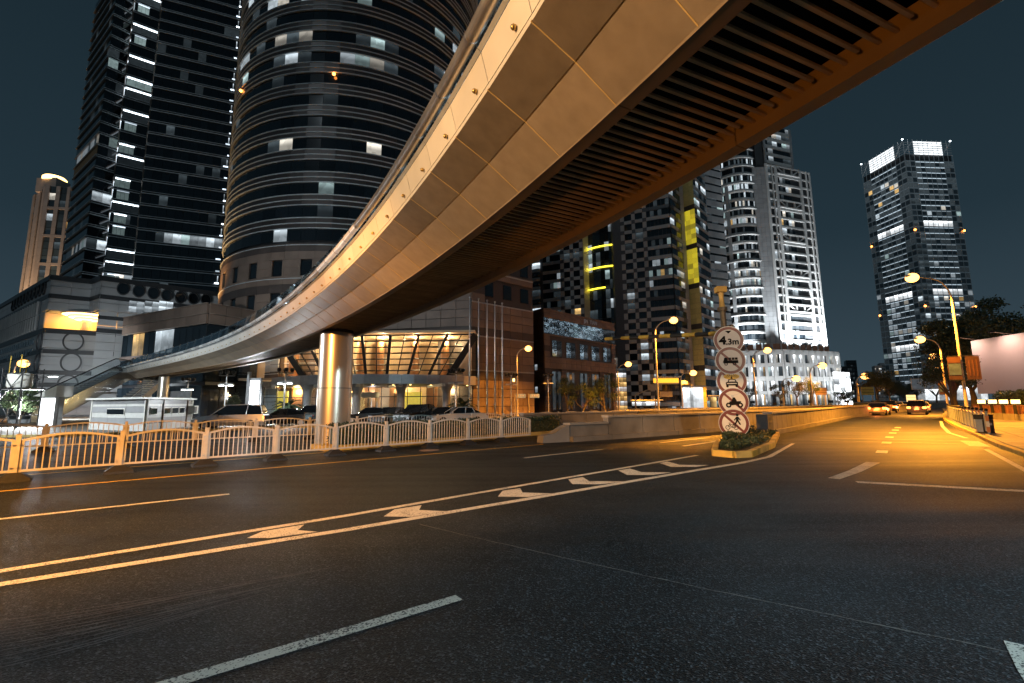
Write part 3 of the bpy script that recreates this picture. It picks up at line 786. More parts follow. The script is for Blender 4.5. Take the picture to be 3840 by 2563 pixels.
MB().obox(sp_at(6.9), XYZ, (.44,.36,.26)).build('cap_box', MAT['cam_yellow'], gan)
zb = zat(765*K, sp_at(5).x, SBx.y)
bend = atY(1390*K, 778*K, SBx.y+9); bst = sp_at(zb); bdir = (bend-bst)
mat('bar_yellow', (.60,.40,.07), .5, var=.2); 
for k in range(11):
    a, c = bst+bdir*(k/11), bst+bdir*((k+1)/11)
    MB().tube([a, c], .115, 10).build('bar_segment', MAT['bar_yellow'] if k % 2 == 0 else MAT['black_paint'], gan)
for dz in (-.22, .22):
    MB().obox(bst+Vector((.0,.0,dz)), XYZ, (.62,.46,.09)).build('clamp_plate', MAT['gantry_brown'], gan)
MB().obox(bst+Vector((.28,.0,0)), XYZ, (.14,.42,.75)).build('bracket', MAT['gantry_brown'], gan)
mat('sign_white', (.66,.63,.58), .45, var=.06, scale=3); mat('sign_red', (.15,.022,.010), .4, var=.15, scale=4); mat('sign_black', (.012,.012,.012), .85, spec=.1); mat('sign_orange', (.62,.38,.03), .45)
mat('sign_back', (.5,.5,.5), .5, metal=.6)
fw = Vector((-SBx.x, -SBx.y, 0)).normalized(); fw = (fw+Vector((.15,-.1,0))).normalized()
sr = Vector((0,0,1)).cross(fw)           # sign's right as seen from the front
if sr.x < 0: sr = -sr
def spt(c, x, y, d): return c+sr*x+Vector((0,0,y))+fw*d
def disc(c, r0, r1, d0, d1, mt, name, par, n=40):
    b = MB(); V = []
    for k in range(n):
        a = 2*pi*k/n; x, y = cos(a), sin(a)
        V += [spt(c, x*r1, y*r1, d0), spt(c, x*r1, y*r1, d1), spt(c, x*r0, y*r0, d1), spt(c, x*r0, y*r0, d0)]
    Fc = []
    for k in range(n):
        k2 = (k+1) % n
        for j in range(4): Fc.append((k*4+j, k2*4+j, k2*4+(j+1) % 4, k*4+(j+1) % 4))
    b.add(V, Fc)
    return b.build(name, MAT[mt], par)
def shape(c, pts, d, mt, name, par, th=.006):
    return MB().poly3([spt(c, x, y, d) for x, y in pts], fw*th).build(name, MAT[mt], par)
def circ(cx_, cy_, r_, n=16, r2=None): return [(cx_+r_*cos(2*pi*k/n), cy_+(r2 or r_)*sin(2*pi*k/n)) for k in range(n)]
RS = .615
sv = [1277, 1353, 1430, 1508, 1588]; su = [2731, 2737.5, 2742.5, 2749.5, 2751]
SIGN = []
for k in range(5):
    z = zat(sv[k], SBx.x, SBx.y); base_c = atY(su[k], sv[k], SBx.y-.25); c = base_c+fw*(.06+.012*(k % 2))
    pl = disc(c, .001, RS, 0, .02, 'sign_white', 'sign_plate', gan)
    disc(c, RS, RS+.018, -.01, .028, 'sign_back', 'sign_rim', pl)
    disc(c, RS*.79, RS*.985, .02, .027, 'sign_red', 'red_ring', pl)
    MB().obox(c-fw*.10, (sr, fw, Vector((0,0,1))), (.3,.06,.12)).build('sign_bracket', MAT['gantry_brown'], pl)
    SIGN.append((c, pl))
def slash(c, pl):
    a = radians(135); d = (cos(a), sin(a)); n = (-d[1], d[0]); r_ = RS*.80; h_ = .05
    shape(c, [(d[0]*r_+n[0]*h_, d[1]*r_+n[1]*h_), (-d[0]*r_+n[0]*h_, -d[1]*r_+n[1]*h_), (-d[0]*r_-n[0]*h_, -d[1]*r_-n[1]*h_), (d[0]*r_-n[0]*h_, d[1]*r_-n[1]*h_)], .0205, 'sign_red', 'slash_bar', pl, .005)
# 1: height limit
c, pl = SIGN[0]
def text(body, c, x, y, size, mt, par, wide=1.0, off=.0, rt=None, nrm=None, ext_=.004, name='lettering'):
    cu = bpy.data.curves.new('lettering', 'FONT'); cu.body = body; cu.size = size; cu.extrude = ext_; cu.offset = off; cu.align_x = 'CENTER'; cu.align_y = 'CENTER'
    cu.materials.append(MAT[mt]); tmp = bpy.data.objects.new('tmp', cu); me = bpy.data.meshes.new_from_object(tmp); bpy.data.objects.remove(tmp); o = bpy.data.objects.new(name, me)
    X = (rt or sr)*wide; Zn = nrm or fw; M = Matrix((X, Vector((0,0,1)), Zn)).transposed().to_4x4(); M.translation = c+(rt or sr)*x+Vector((0,0,y))
    link(o, M, par); KIDS.setdefault(par.name, []).append(o); return o
text('4', spt(c,0,0,.03), -.25, -.03, .50, 'sign_black', pl, 1.15, .022)
text('.3m', spt(c,0,0,.03), .15, -.09, .37, 'sign_black', pl, 1.0, .012)
shape(c, [(-.13,.43),(.15,.43),(.01,.30)], .022, 'sign_black', 'limit_mark', pl); shape(c, [(-.07,-.45),(.11,-.45),(.02,-.36)], .022, 'sign_black', 'limit_mark', pl)
# 2: lorry
c, pl = SIGN[1]; slash(c, pl)
shape(c, [(-.31,-.07),(-.27,.03),(-.24,.13),(-.11,.13),(-.11,.0),(.32,.0),(.32,-.13),(.22,-.13),(-.05,-.13),(-.28,-.13)], .027, 'sign_black', 'lorry_symbol', pl)
for x0 in (-.08,.06,.19): shape(c, [(x0,.02),(x0+.11,.02),(x0+.11,.125),(x0,.125)], .027, 'sign_black', 'lorry_symbol', pl)
for x0 in (-.19,.16): disc(c+sr*x0+Vector((0,0,-.16)), .035, .07, .03, .036, 'sign_black', 'wheel_symbol', pl, 18)
# 3: explosive load
c, pl = SIGN[2]; slash(c, pl)
shape(c, circ(0,.20,.33,18,.13), .026, 'sign_orange', 'blast_symbol', pl, .004)
for k in range(9):
    a = radians(20+k*17.5); shape(c, [(cos(a)*.13, .12+sin(a)*.05), (cos(a+.05)*.30, .12+sin(a+.05)*.19), (cos(a-.05)*.30, .12+sin(a-.05)*.19)], .0315, 'sign_black', 'blast_ray', pl, .003)
shape(c, [(-.04,.10),(0,.26),(.05,.10)], .032, 'sign_black', 'flame_symbol', pl, .003)
shape(c, [(-.24,-.20),(-.25,-.06),(-.17,-.03),(-.12,.08),(.15,.08),(.20,-.03),(.25,-.06),(.25,-.20)], .028, 'sign_black', 'car_symbol', pl)
shape(c, [(-.12,-.02),(-.09,.05),(.12,.05),(.15,-.02)], .035, 'sign_white', 'car_symbol_window', pl, .002)
shape(c, [(-.20,-.13),(.20,-.13),(.20,-.09),(-.20,-.09)], .035, 'sign_white', 'car_symbol_bumper', pl, .002)
for x0 in (-.19,.19): shape(c, circ(x0,-.23,.05), .028, 'sign_black', 'wheel_symbol', pl)
# 4: motorcycle
c, pl = SIGN[3]; slash(c, pl)
for x0 in (-.21,.26): disc(c+sr*x0+Vector((0,0,-.14)), .05, .115, .028, .034, 'sign_black', 'wheel_symbol', pl, 20)
shape(c, [(-.20,-.10),(-.16,.03),(.30,.03),(.30,-.01),(.16,-.12),(-.06,-.15)], .028, 'sign_black', 'motorcycle_symbol', pl)
shape(c, [(-.08,.03),(-.03,.20),(.06,.20),(.13,.05),(.08,-.12),(0,-.12)], .035, 'sign_black', 'rider_symbol', pl, .003)
shape(c, circ(-.03,.26,.06), .03, 'sign_back', 'rider_helmet', pl)
# 5: walker and bicycle
c, pl = SIGN[4]; slash(c, pl)
for x0 in (-.26,.07): disc(c+sr*x0+Vector((0,0,-.18)), .075, .10, .028, .034, 'sign_black', 'wheel_symbol', pl, 20)
def bar2(c, pl, a, b_, w_, name='bicycle_symbol', d=.028):
    dx, dy = b_[0]-a[0], b_[1]-a[1]; L = hypot(dx, dy); n = (-dy/L*w_/2, dx/L*w_/2)
    shape(c, [(a[0]+n[0], a[1]+n[1]), (b_[0]+n[0], b_[1]+n[1]), (b_[0]-n[0], b_[1]-n[1]), (a[0]-n[0], a[1]-n[1])], d, 'sign_black', name, pl, .004)
for a, b_ in (((-.26,-.18),(-.17,-.02)), ((-.17,-.06),(.0,-.06)), ((-.10,-.18),(.0,-.03)), ((-.17,-.06),(-.10,-.18)), ((-.10,-.18),(.07,-.18)), ((.0,-.06),(.07,-.18)), ((-.22,.01),(-.12,.01)), ((-.04,-.02),(.06,-.02))): bar2(c, pl, a, b_, .026)
shape(c, circ(.15,.36,.055), .028, 'sign_black', 'walker_head', pl)
for a, b_, w_ in (((.15,.29),(.14,.08),.11), ((.13,.12),(.04,-.06),.06), ((.16,.12),(.26,-.06),.06), ((.12,.27),(.02,.13),.045), ((.18,.27),(.27,.13),.045)): bar2(c, pl, a, b_, w_, 'walker_symbol')
# traffic island under the gantry
isl = [(6.4,14.75),(6.75,14.2),(7.3,14.35),(8.3,15.6),(9.6,17.2),(13.1,22.9),(13.0,24.0),(12.4,24.0),(10.2,21.6),(7.6,17.3)]
it_ = thing('traffic_island', 'pointed traffic island with yellow kerb and low shrubs under the round signs', 'traffic island', (9,18,0))
its = []
for k in range(len(isl)):
    a = Vector((*isl[k], 0)); c2 = Vector((*isl[(k+1) % len(isl)], 0)); d = c2-a; L = d.length; nb = max(1, round(L/.9)); d.normalize(); n = Vector((d.y, -d.x, 0))
    for j in range(nb):
        its.append((MAT['bar_yellow'] if (j+k) % 2 == 0 else MAT['kerb_yellow'], a+d*(L*(j+.5)/nb)+Vector((0,0,.095)), (d, n, Vector((0,0,1))), (L/nb*1.0, .18, .19)))
pieces(it_, 'kerb_stone', its)
MB().prism(isl, .005, .14).build('soil_bed', MAT['soil'], it_)
gc = MB(); rg = random.Random(77)
for _ in range(2600):
    t_ = rg.random(); c0_ = Vector((7.0,15.0,0)).lerp(Vector((12.4,23.2,0)), t_); wv = rg.uniform(-.75,.75)*min(1,.35+t_*2.0); p = c0_+Vector((.83,-.55,0))*wv+Vector((0,0,.18+.14*rg.random()))
    a_ = Vector((rg.uniform(-1,1), rg.uniform(-1,1), rg.uniform(.1,1))).normalized(); tt = Matrix.Rotation(rg.uniform(0,6.28), 3, a_) @ a_.orthogonal().normalized(); uu = a_.cross(tt); s_ = rg.uniform(.04,.08)
    gc.add([p-tt*s_, p+uu*s_*.5, p+tt*s_, p-uu*s_*.5], [(0,1,2,3)])
gc.build('ground_cover', MAT['leaf_dark'], it_, kind='stuff')
# ------------------------------------------------------------------ buildings
R5 = random.Random(11)
def core(t, name, poly, z0, z1, mt): return MB().prism(poly, z0, z1).build(name, MAT[mt], t)
def pick(p_lit, p_dim=.15, warm=.08, dark='tower_glass'):
    x = R5.random()
    if x < p_lit: return MAT['office_warm'] if R5.random() < warm else MAT[R5.choice(('office_lit','office_lit','office_lit','office_lit_b','office_lit_c'))]
    if x < p_lit+p_dim: return MAT['office_dim']
    return MAT[dark]
def arc(c, R_, a0, a1, z0, z1, th, n=40):
    b = MB(); V = []
    for k in range(n+1):
        a = a0+(a1-a0)*k/n
        for r_ in (R_, R_-th):
            for z in (z0, z1): V.append((c[0]+r_*cos(a), c[1]+r_*sin(a), z))
    Fc = []
    for k in range(n):
        i, j = k*4, (k+1)*4
        Fc += [(i,j,j+1,i+1),(i+3,j+3,j+2,i+2),(i+1,j+1,j+3,i+3),(i+2,j+2,j,i)]
    b.add(V, Fc+[(0,1,3,2),(n*4+2,n*4+3,n*4+1,n*4)], True); return b
# ---- A: round hotel tower -------------------------------------------------
TC, TR = (-27.3,79.4), 21.0
ht = thing('hotel_tower', 'round dark office tower with curved brown bands behind the footbridge', 'tower', (TC[0],TC[1],0))
A0, A1 = radians(-160), radians(8); NS = 30; da = (A1-A0)/NS
MB().lathe([(TR-.5,0),(TR-.5,86)], 64, (TC[0],TC[1],0)).build('core', MAT['trim_dark'], ht)
mat('band_panel', (.075,.06,.055), .38, metal=.3, var=.15, scale=.6, obj_var=.2)
wn, pn, st = [], [], []
FH = 3.3; lit_rows = {0:.08, 4:.07, 7:.07, 8:.34, 9:.34, 11:.13, 12:.08, 14:.05}
for f in range(19):
    z = 23.6+FH*f
    for k in range(NS):
        a = A0+da*(k+.5); n = Vector((cos(a), sin(a), 0)); tt = Vector((-sin(a), cos(a), 0)); wd = TR*da
        c = Vector((TC[0], TC[1], 0))+n*(TR-.25)
        p = lit_rows.get(f, .004); q = p*(2.0 if (k//3) % 2 else .2)
        dk = 9 < k < 12
        wn.append((pick(q, .02+q*.6, .02), c+Vector((0,0,z+.86)), (tt, n, XYZ[2]), (wd*.97,.06,1.66)))
        for j, zz in enumerate((2.02, 2.78)):
            mm = MAT['trim_dark'] if (17 < k < 20 and (f+j) % 2) else MAT['band_panel']
            pn.append((mm, c+n*.16+Vector((0,0,z+zz)), (tt, n, XYZ[2]), (wd*.985,.1,.60)))
    for zz in (1.66, 2.38, 3.14):
        arc(TC, TR+.06, A0, A1, z+zz, z+zz+.09, .25, 60).build('metal_strip', MAT['fin'], ht)
pieces(ht, 'window', wn); pieces(ht, 'spandrel_panel', pn)
sq = []; sw = []
for r_ in range(20):
    z = 1.2+r_*1.13
    for k in range(NS):
        a = A0+da*(k+.5); n = Vector((cos(a), sin(a), 0)); tt = Vector((-sin(a), cos(a), 0)); wd = TR*da; c = Vector((TC[0],TC[1],0))+n*(TR-.12)
        if r_ in (12,13,16,17) and k % 2 == 0:
            if r_ in (12,16): sw.append((MAT['tower_glass'], c-n*.12+Vector((0,0,z+.55)), (tt, n, XYZ[2]), (wd*.74,.08,1.9)))
            for sg in (-1,1): sq.append((MAT['stone_brown'], c+tt*sg*wd*.435+Vector((0,0,z)), (tt, n, XYZ[2]), (wd*.115,.2,1.11)))
        else: sq.append((MAT['stone_dark'] if r_ % 5 == 4 else MAT['stone_brown'], c+Vector((0,0,z)), (tt, n, XYZ[2]), (wd*.985,.2,1.10)))
pieces(ht, 'stone_panel', sq); pieces(ht, 'square_window', sw)
for z in (7.0, 12.6, 18.3, 22.9): arc(TC, TR+.12, A0, A1, z, z+.08, .2, 60).build('metal_strip', MAT['fin'], ht)
# amber obstruction lamps on the bands
for px_, py_ in ((1252,278),(903,341)):
    d = ray(px_, py_); dd = Vector((d.x, d.y)); oc = Vector((-TC[0], -TC[1])); a_ = dd.dot(dd); b2 = dd.dot(oc); cc = oc.dot(oc)-(TR+.2)**2
    t_ = (-b2-sqrt(max(b2*b2-a_*cc, 0)))/a_; q = _C+d*t_
    MB().sphere(q, .22, 8, 6).build('amber_lamp', MAT['obst_lamp'], ht)
# ---- hotel podium wings ---------------------------------------------------
def stone_wall(t, F, z0, z1, holes=(), ph=1.12, pw=2.0, mt='stone_brown', mt2='stone_dark', dark_every=5):
    its = []; n = max(1, round(F.W/pw)); w_ = F.W/n; r_ = 0; z = z0
    while z < z1-.3:
        zz = min(z+ph, z1); off = 0
        for k in range(n+1 if off else n):
            u0, u1 = max(0, k*w_-off), min(F.W, (k+1)*w_-off)
            if u1-u0 < .1: continue
            if any(u0 < h_[1]-.05 and u1 > h_[0]+.05 and z < h_[3]-.05 and zz > h_[2]+.05 for h_ in holes): continue
            its.append(F.it(MAT[mt2 if r_ % dark_every == dark_every-1 else mt], u0+.035, u1-.035, z+.035, zz-.035, 0, .12))
        z += ph; r_ += 1
    pieces(t, 'stone_panel', its)
pod = thing('hotel_podium', 'brown stone clad podium wing right of the glowing glass atrium', 'building', (-1,60,0))
FW = Fac((-5.2,56.8), (3.0,64.0))
core(pod, 'core', [(-5.2,57.0),(3.0,64.2),(3.2,80),(-20,80),(-20,62)], 0, 27, 'stone_dark')
hol = []
for z in (15.6, 19.4, 23.0):
    for u in (2.2, 5.4, 8.6): hol.append((u, u+1.5, z, z+2.0))
stone_wall(pod, FW, .2, 27, hol)
pieces(pod, 'window', [FW.it(pick(.0,.25), h_[0]+.05, h_[1]-.05, h_[2]+.1, h_[3]+.1, -.2, .02) for h_ in hol])
for z in (5.8,10.2,14.6,18.9): pieces(pod, 'metal_strip', [FW.it(MAT['fin'], 0, FW.W, z+.1*j, z+.1*j+.035, .12, .17) for j in (0,1)])
pieces(pod, 'wall_lamp', [FW.it(MAT['bulb_warm'], 6.9, 7.2, 4.6, 5.0, .12, .2)])
FG = Fac((-29,62), (-5.2,57.0))
stone_wall(pod, FG, 11.5, 27, [(4, 20, 16.5, 19.5)], 1.12, 2.0)
pieces(pod, 'window', [FG.it(pick(.05,.25), 4+j*2, 5.92+j*2, 16.5, 19.5, -.2, .05) for j in range(8)])
wl = thing('hotel_side_wing', 'grey brown stone wing left of the glass atrium behind the neon pillar', 'building', (-36,60,0))
FL_ = Fac((-41.5,63.5), (-29.5,57.4))
core(wl, 'core', [(-41.5,63.7),(-29.5,57.6),(-29,66),(-40,70)], 0, 11.8, 'stone_dark')
stone_wall(wl, FL_, .2, 12, (), .95, 1.6, 'stone_grey', 'stone_dark', 6)
for z in (5.6,8.1): pieces(wl, 'metal_strip', [FL_.it(MAT['fin'], 0, FL_.W, z, z+.05, .12, .18)])
# ---- B: entrance atrium ---------------------------------------------------
atr = thing('hotel_atrium', 'glowing glass atrium shaped like an upturned trapezium over the hotel canopy', 'atrium', (-17,53,0))
zb0, zt0 = zat(1412, -17, 54.5), zat(1258, -17, 51.5)
bl, br = atY(1140,1412,54.5), atY(1684,1412,54.5); tl, tr_ = atY(1040,1258,51.5), atY(1784,1258,51.5)
for p in (bl, br): p.z = zb0
for p in (tl, tr_): p.z = zt0
def at_(u, v): return bl.lerp(br, u).lerp(tl.lerp(tr_, u), v)
nA = ((br-bl).cross(tl-bl)).normalized()
if nA.y > 0: nA = -nA
NC_, NR_ = 14, 7
mat('atrium_frame', (.03,.032,.035), .4, metal=.4)
for i in range(NC_):
    for j in range(NR_):
        u0, u1, v0, v1 = (i+.04)/NC_, (i+.96)/NC_, (j+.05)/NR_, (j+.95)/NR_
        MB().poly3([at_(u0,v0), at_(u1,v0), at_(u1,v1), at_(u0,v1)], -nA*.02).build('pane', MAT['clear_glass'], atr)
for i in range(NC_+1):
    maj = i % 2 == 0; th = .30 if maj else .10
    if i in (0, NC_): th = .75
    a, b_ = at_(i/NC_,0), at_(i/NC_,1); ax = (b_-a).normalized(); sx_ = ax.cross(nA)
    piece('mullion', atr, MAT['atrium_frame'], (a+b_)/2+nA*.05, (sx_, nA, ax), (th, .25 if maj else .12, (b_-a).length))
for j in range(NR_+1):
    a, b_ = at_(0,j/NR_), at_(1,j/NR_); ax = (b_-a).normalized()
    piece('transom', atr, MAT['atrium_frame'], (a+b_)/2, (ax, nA, ax.cross(nA)), ((b_-a).length, .10, .12))
    if j: piece('light_shelf', atr, MAT['white_paint'], (a+b_)/2-nA*.35-Vector((0,0,.18)), (ax, XYZ[2].cross(ax), XYZ[2]), ((b_-a).length*.97, .5, .05))
mat('lobby_wall', (.62,.46,.30), .6, var=.1, scale=.5); mat('lobby_wood', (.36,.17,.07), .45, var=.25, scale=1.2)
xl, xr = -33.0, -4.3
MB().box((xl,58.5,zb0-.3), (xr,58.8,zt0+1)).build('back_wall', MAT['lobby_wall'], atr)
MB().box((xl,52.0,zt0+.35), (xr,58.5,zt0+.6)).build('ceiling', MAT['lobby_wall'], atr)
MB().box((xl,54.7,zb0-.35), (xr,58.5,zb0-.1)).build('floor', MAT['lobby_wall'], atr)
for x, s_ in ((xl,-1),(xr,1)): MB().box((x-.1,54.6,zb0-.3), (x+.1,58.5,zt0+.35)).build('side_wall', MAT['smoked_glass'], atr)
for x in (-27.3,-23.3,-18.9,-16.6,-12.2,-8.4):
    MB().lathe([(.55,0),(.55,zt0-zb0)], 16, (x,56.6,zb0-.1)).build('column', MAT['lobby_wood'], atr)
for k, x in enumerate((-28,-24,-20,-16,-12,-8)):
    lamp(atr, 'POINT', (x,55.9,zt0-.15), 900, (1,.66,.32), .15, name='ceiling_light')
    MB().lathe([(.16,0),(.16,.1)], 10, (x,55.9,zt0+.2)).build('downlight', MAT['bulb_warm'], atr)
# canopy
cn = thing('entrance_canopy', 'curved silver canopy on grey pillars over the hotel entrance', 'canopy', (-13,47,0))
cl, cr = atY(1020,1420,52.5), atY(1783,1420,52.5); zc0, zc1 = zat(1440,-14,47.5), zat(1404,-14,47.5)
NP_ = 19; CP = []
for k in range(NP_+1):
    t = k/NP_; p = cl.lerp(cr, t); CP.append(Vector((p.x, p.y-5.4*sin(pi*t)**.85, 0)))
mat('canopy_panel', (.50,.49,.50), .35, metal=.5, var=.1, obj_var=.2)
for k in range(NP_):
    a, b_ = CP[k], CP[k+1]; d = (b_-a); L = d.length; d.normalize(); n = Vector((d.y,-d.x,0))
    piece('fascia_panel', cn, MAT['canopy_panel'], (a+b_)/2+Vector((0,0,(zc0+zc1)/2)), (d, n, XYZ[2]), (L*.985,.1,zc1-zc0))
poly = [(p.x, p.y+.12) for p in CP]+[(CP[-1].x, 57),(CP[0].x, 57)]
MB().prism(poly, zc1-.35, zc1-.1).build('roof_slab', MAT['grey_paint'], cn)
MB().prism([(x, y+.1) for x, y in poly], zc0+.02, zc0+.12).build('ceiling', MAT['dark_grey'], cn)
for k, x in enumerate((-26.5,-22,-17.5,-13,-8.5)):
    piece('ceiling_beam', cn, MAT['white_paint'], (x,50.6,zc0-.12), (Vector((.45,-.89,0)), Vector((.89,.45,0)), XYZ[2]), (5.5,.35,.28))
for u in (1152,1338,1503,1674):
    p = atY(u, 1500, 49.5)
    pl_ = MB().lathe([(.42,0),(.42,zc0-1.0)], 20, (p.x,p.y,0)).build('pillar', MAT['grey_paint'], cn)
    b = MB(); b.lathe([(.43,zc0-1.0),(.48,zc0-.75),(.66,zc0-.2),(.74,zc0+.02)], 16, (p.x,p.y,0)); b.build('pillar_capital', MAT['grey_paint'], pl_)
for k in range(12):
    t = (k+.5)/12; p = cl.lerp(cr, t); p = Vector((p.x, p.y-3.6*sin(pi*t)+(.8 if k % 2 else 0), zc0-.03))
    MB().lathe([(.10,-.05),(.10,.02)], 10, p).build('downlight', MAT['bulb_warm'], cn)
    if k % 3 == 1: lamp(cn, 'SPOT', p-Vector((0,0,.1)), 420, (1,.75,.45), .1, (0,0,-1), 150, name='canopy_light')
# lobby front: glass wall, warm panels and the revolving door
lob = thing('hotel_lobby', 'warm lit hotel lobby front with revolving door under the canopy', 'lobby', (-15,55,0))
F = Fac((-30,55.2), (-4.8,55.2))
MB().box((-30,59.0,0), (-4.8,59.2,zc0)).build('back_wall', MAT['lobby_wall'], lob)
MB().box((-30,55,-.0), (-4.8,59,.12)).build('floor', MAT['stone_white'], lob)
its = []
nW = 16
for k in range(nW):
    u0, u1 = F.W*k/nW, F.W*(k+1)/nW
    if k in (6,7,8): continue
    its.append(F.it(MAT['clear_glass'], u0+.04, u1-.04, .1, 2.55, 0, .03)); its.append(F.it(MAT['clear_glass'], u0+.04, u1-.04, 2.65, zc0-.2, 0, .03))
pieces(lob, 'glass_pane', its)
pieces(lob, 'mullion', [F.it(MAT['atrium_frame'], F.W*k/nW-.04, F.W*k/nW+.04, 0, zc0, -.04, .06) for k in range(nW+1)]+[F.it(MAT['atrium_frame'], 0, F.W, 2.55, 2.65, -.03, .05)])
pieces(lob, 'wood_panel', [F.it(MAT['lobby_wood'], u, u+1.3, .1, zc0, -2.6, -2.4) for u in (2.2, 6.6, 11.4, 14.5, 19.2)])
pieces(lob, 'gold_screen', [F.it(mat('gold', (.55,.38,.05), .4, var=.2, emit=(1,.72,.10), estr=.7), 15.6, 18.6, .1, 3.2, -2.3, -2.1), F.it(MAT['gold'], .6, 2.0, .8, 3.4, -1.9, -1.7)])
rv = MB(); pc = (-17.6,54.6,0)
drum = MB().lathe([(1.65,2.5),(1.65,3.1)], 24, pc).build('door_drum', MAT['stone_white'], lob)
for k in range(4):
    a = pi/4+k*pi/2; piece('door_wing', lob, MAT['clear_glass'], (pc[0]+.8*cos(a), pc[1]+.8*sin(a), 1.28), (Vector((cos(a),sin(a),0)), Vector((-sin(a),cos(a),0)), XYZ[2]), (1.55,.04,2.4))
    piece('door_stile', lob, MAT['steel'], (pc[0]+1.6*cos(a), pc[1]+1.6*sin(a), 1.28), XYZ, (.08,.08,2.45))
for x in (-27,-21,-14,-8): lamp(lob, 'POINT', (x,57.3,zc0-.5), 600, (1,.68,.32), .2, name='lobby_light')
lamp(lob, 'POINT', (-17.4,56.8,2.9), 160, (.95,.97,1), .2, name='lobby_light')
# ---- C: low brown stone building -------------------------------------------
lo = thing('stone_annex', 'low brown stone building with wide rippled glass band and tall windows', 'building', (12,80,0))
FA = Fac((5.1,72.0), (19.9,87.2)); FS = Fac((3.3,74.6), (5.1,72.0))
core(lo, 'core', [(5.15,72.25),(19.7,87.2),(14,95),(-1.5,80.5),(3.2,74.9)], 0, 16.5, 'stone_dark')
mt = mat('wavy_glass', (.42,.50,.55), .04, metal=.95, var=.2, scale=.4, bump=1.0, bscale=.55)
def fz(F, px_, py_): return F.hit(1950+px_/3.136, 1100+py_/3.136)
gz1, gz0 = fz(FA, 290, 285)[1], fz(FA, 290, 470)[1]
uw1, uw0 = fz(FA, 415, 560)[1], fz(FA, 415, 745)[1]; lw1, lw0 = fz(FA, 425, 925)[1], .6
ptop = fz(FA, 280, 175)[1]
bays = [fz(FA, a, 650)[0] for a in (375, 540, 700, 838, 975)]; bayw = [fz(FA, a, 650)[0] for a in (490, 648, 795, 928, 1060)]
holes = [(0.0, FA.W, gz0, gz1)]+[(a, c, uw0, uw1) for a, c in zip(bays, bayw)]+[(a, c-.4, lw0, lw1) for a, c in zip(bays, bayw)]
stone_wall(lo, FA, .1, ptop, holes, .9, 1.45, 'stone_brown', 'stone_dark', 4)
bp_ = fz(FA, 705, 500)[0]; bq_ = fz(FA, 925, 520)[0]
gl = []
for k in range(16):
    for j in range(3):
        u0_, u1_ = FA.W*k/16, FA.W*(k+1)/16; zz0, zz1 = gz0+(gz1-gz0)*j/3, gz0+(gz1-gz0)*(j+1)/3
        M3 = Matrix.Rotation(R5.uniform(-.012,.012), 3, 'Z') @ Matrix.Rotation(R5.uniform(-.010,.010), 3, FA.U)
        gl.append((MAT['wavy_glass'] if k < 13 else MAT['tower_glass'], FA.P((u0_+u1_)/2, (zz0+zz1)/2, .03), tuple(M3 @ v for v in FA.ax), (u1_-u0_-.03,.05,zz1-zz0-.03)))
pieces(lo, 'glass_band', gl)
its = []
for a, c in zip(bays, bayw):
    its.append(FA.it(MAT['wavy_glass'], a+.1, (a+c)/2-.02, uw0, uw1, -.1, .02)); its.append(FA.it(MAT['tower_glass'], (a+c)/2+.02, c, uw0, uw1, -.1, .02))
    for k in range(3): its.append(FA.it(MAT['office_dim'] if k % 2 == 0 else MAT['tower_glass'], a+.1+k*(c-.5-a)/3, a+.06+(k+1)*(c-.5-a)/3, lw0, lw1, -.1, .02))
pieces(lo, 'window', its)
for z in (gz0-.25, gz1+.15, uw0-.5, lw1+.5, ptop-.2): pieces(lo, 'cornice', [FA.it(MAT['stone_brown'], -.1, FA.W+.1, z, z+.14, .1, .26)])
stone_wall(lo, FS, .1, ptop, (), .9, 1.6, 'stone_dark', 'stone_dark', 9)
pieces(lo, 'small_window', [FS.it(MAT['office_lit'], .9, 1.5, z, z+.9, .12, .16) for z in (3.4, 7.0)])
u_, z_ = fz(FA, 815, 345)
text('JIN  TIAN', FA.P(u_, z_-.05, .28), 0, 0, 1.0, 'steel', lo, 1.0, .01, FA.U, FA.N, .03)
# glowing glass stair tower between the annex and the checkered tower
gs = thing('glass_stair_tower', 'narrow glass stairwell glowing yellow and white beside the checkered tower', 'building', (25,100,0))
p0, p1 = atY(2302,1500,100), atY(2352,1500,100); FQ = Fac((p0.x,p0.y), (p1.x,p1.y)); zt = zat(1382, p0.x, p0.y)
core(gs, 'core', [(p0.x,p0.y+.3),(p1.x,p1.y+.3),(p1.x,p1.y+5),(p0.x,p0.y+5)], 0, zt, 'dark_grey')
its = []
for r_ in range(9):
    for k in range(4):
        its.append(FQ.it(MAT['office_white'] if r_ in (7,) else (MAT['office_warm'] if r_ % 3 != 1 else MAT['office_lit']) if r_ < 8 else MAT['office_dim'], FQ.W*k/4+.04, FQ.W*(k+1)/4-.04, zt*r_/9+.05, zt*(r_+1)/9-.05, 0, .1))
pieces(gs, 'window', its)
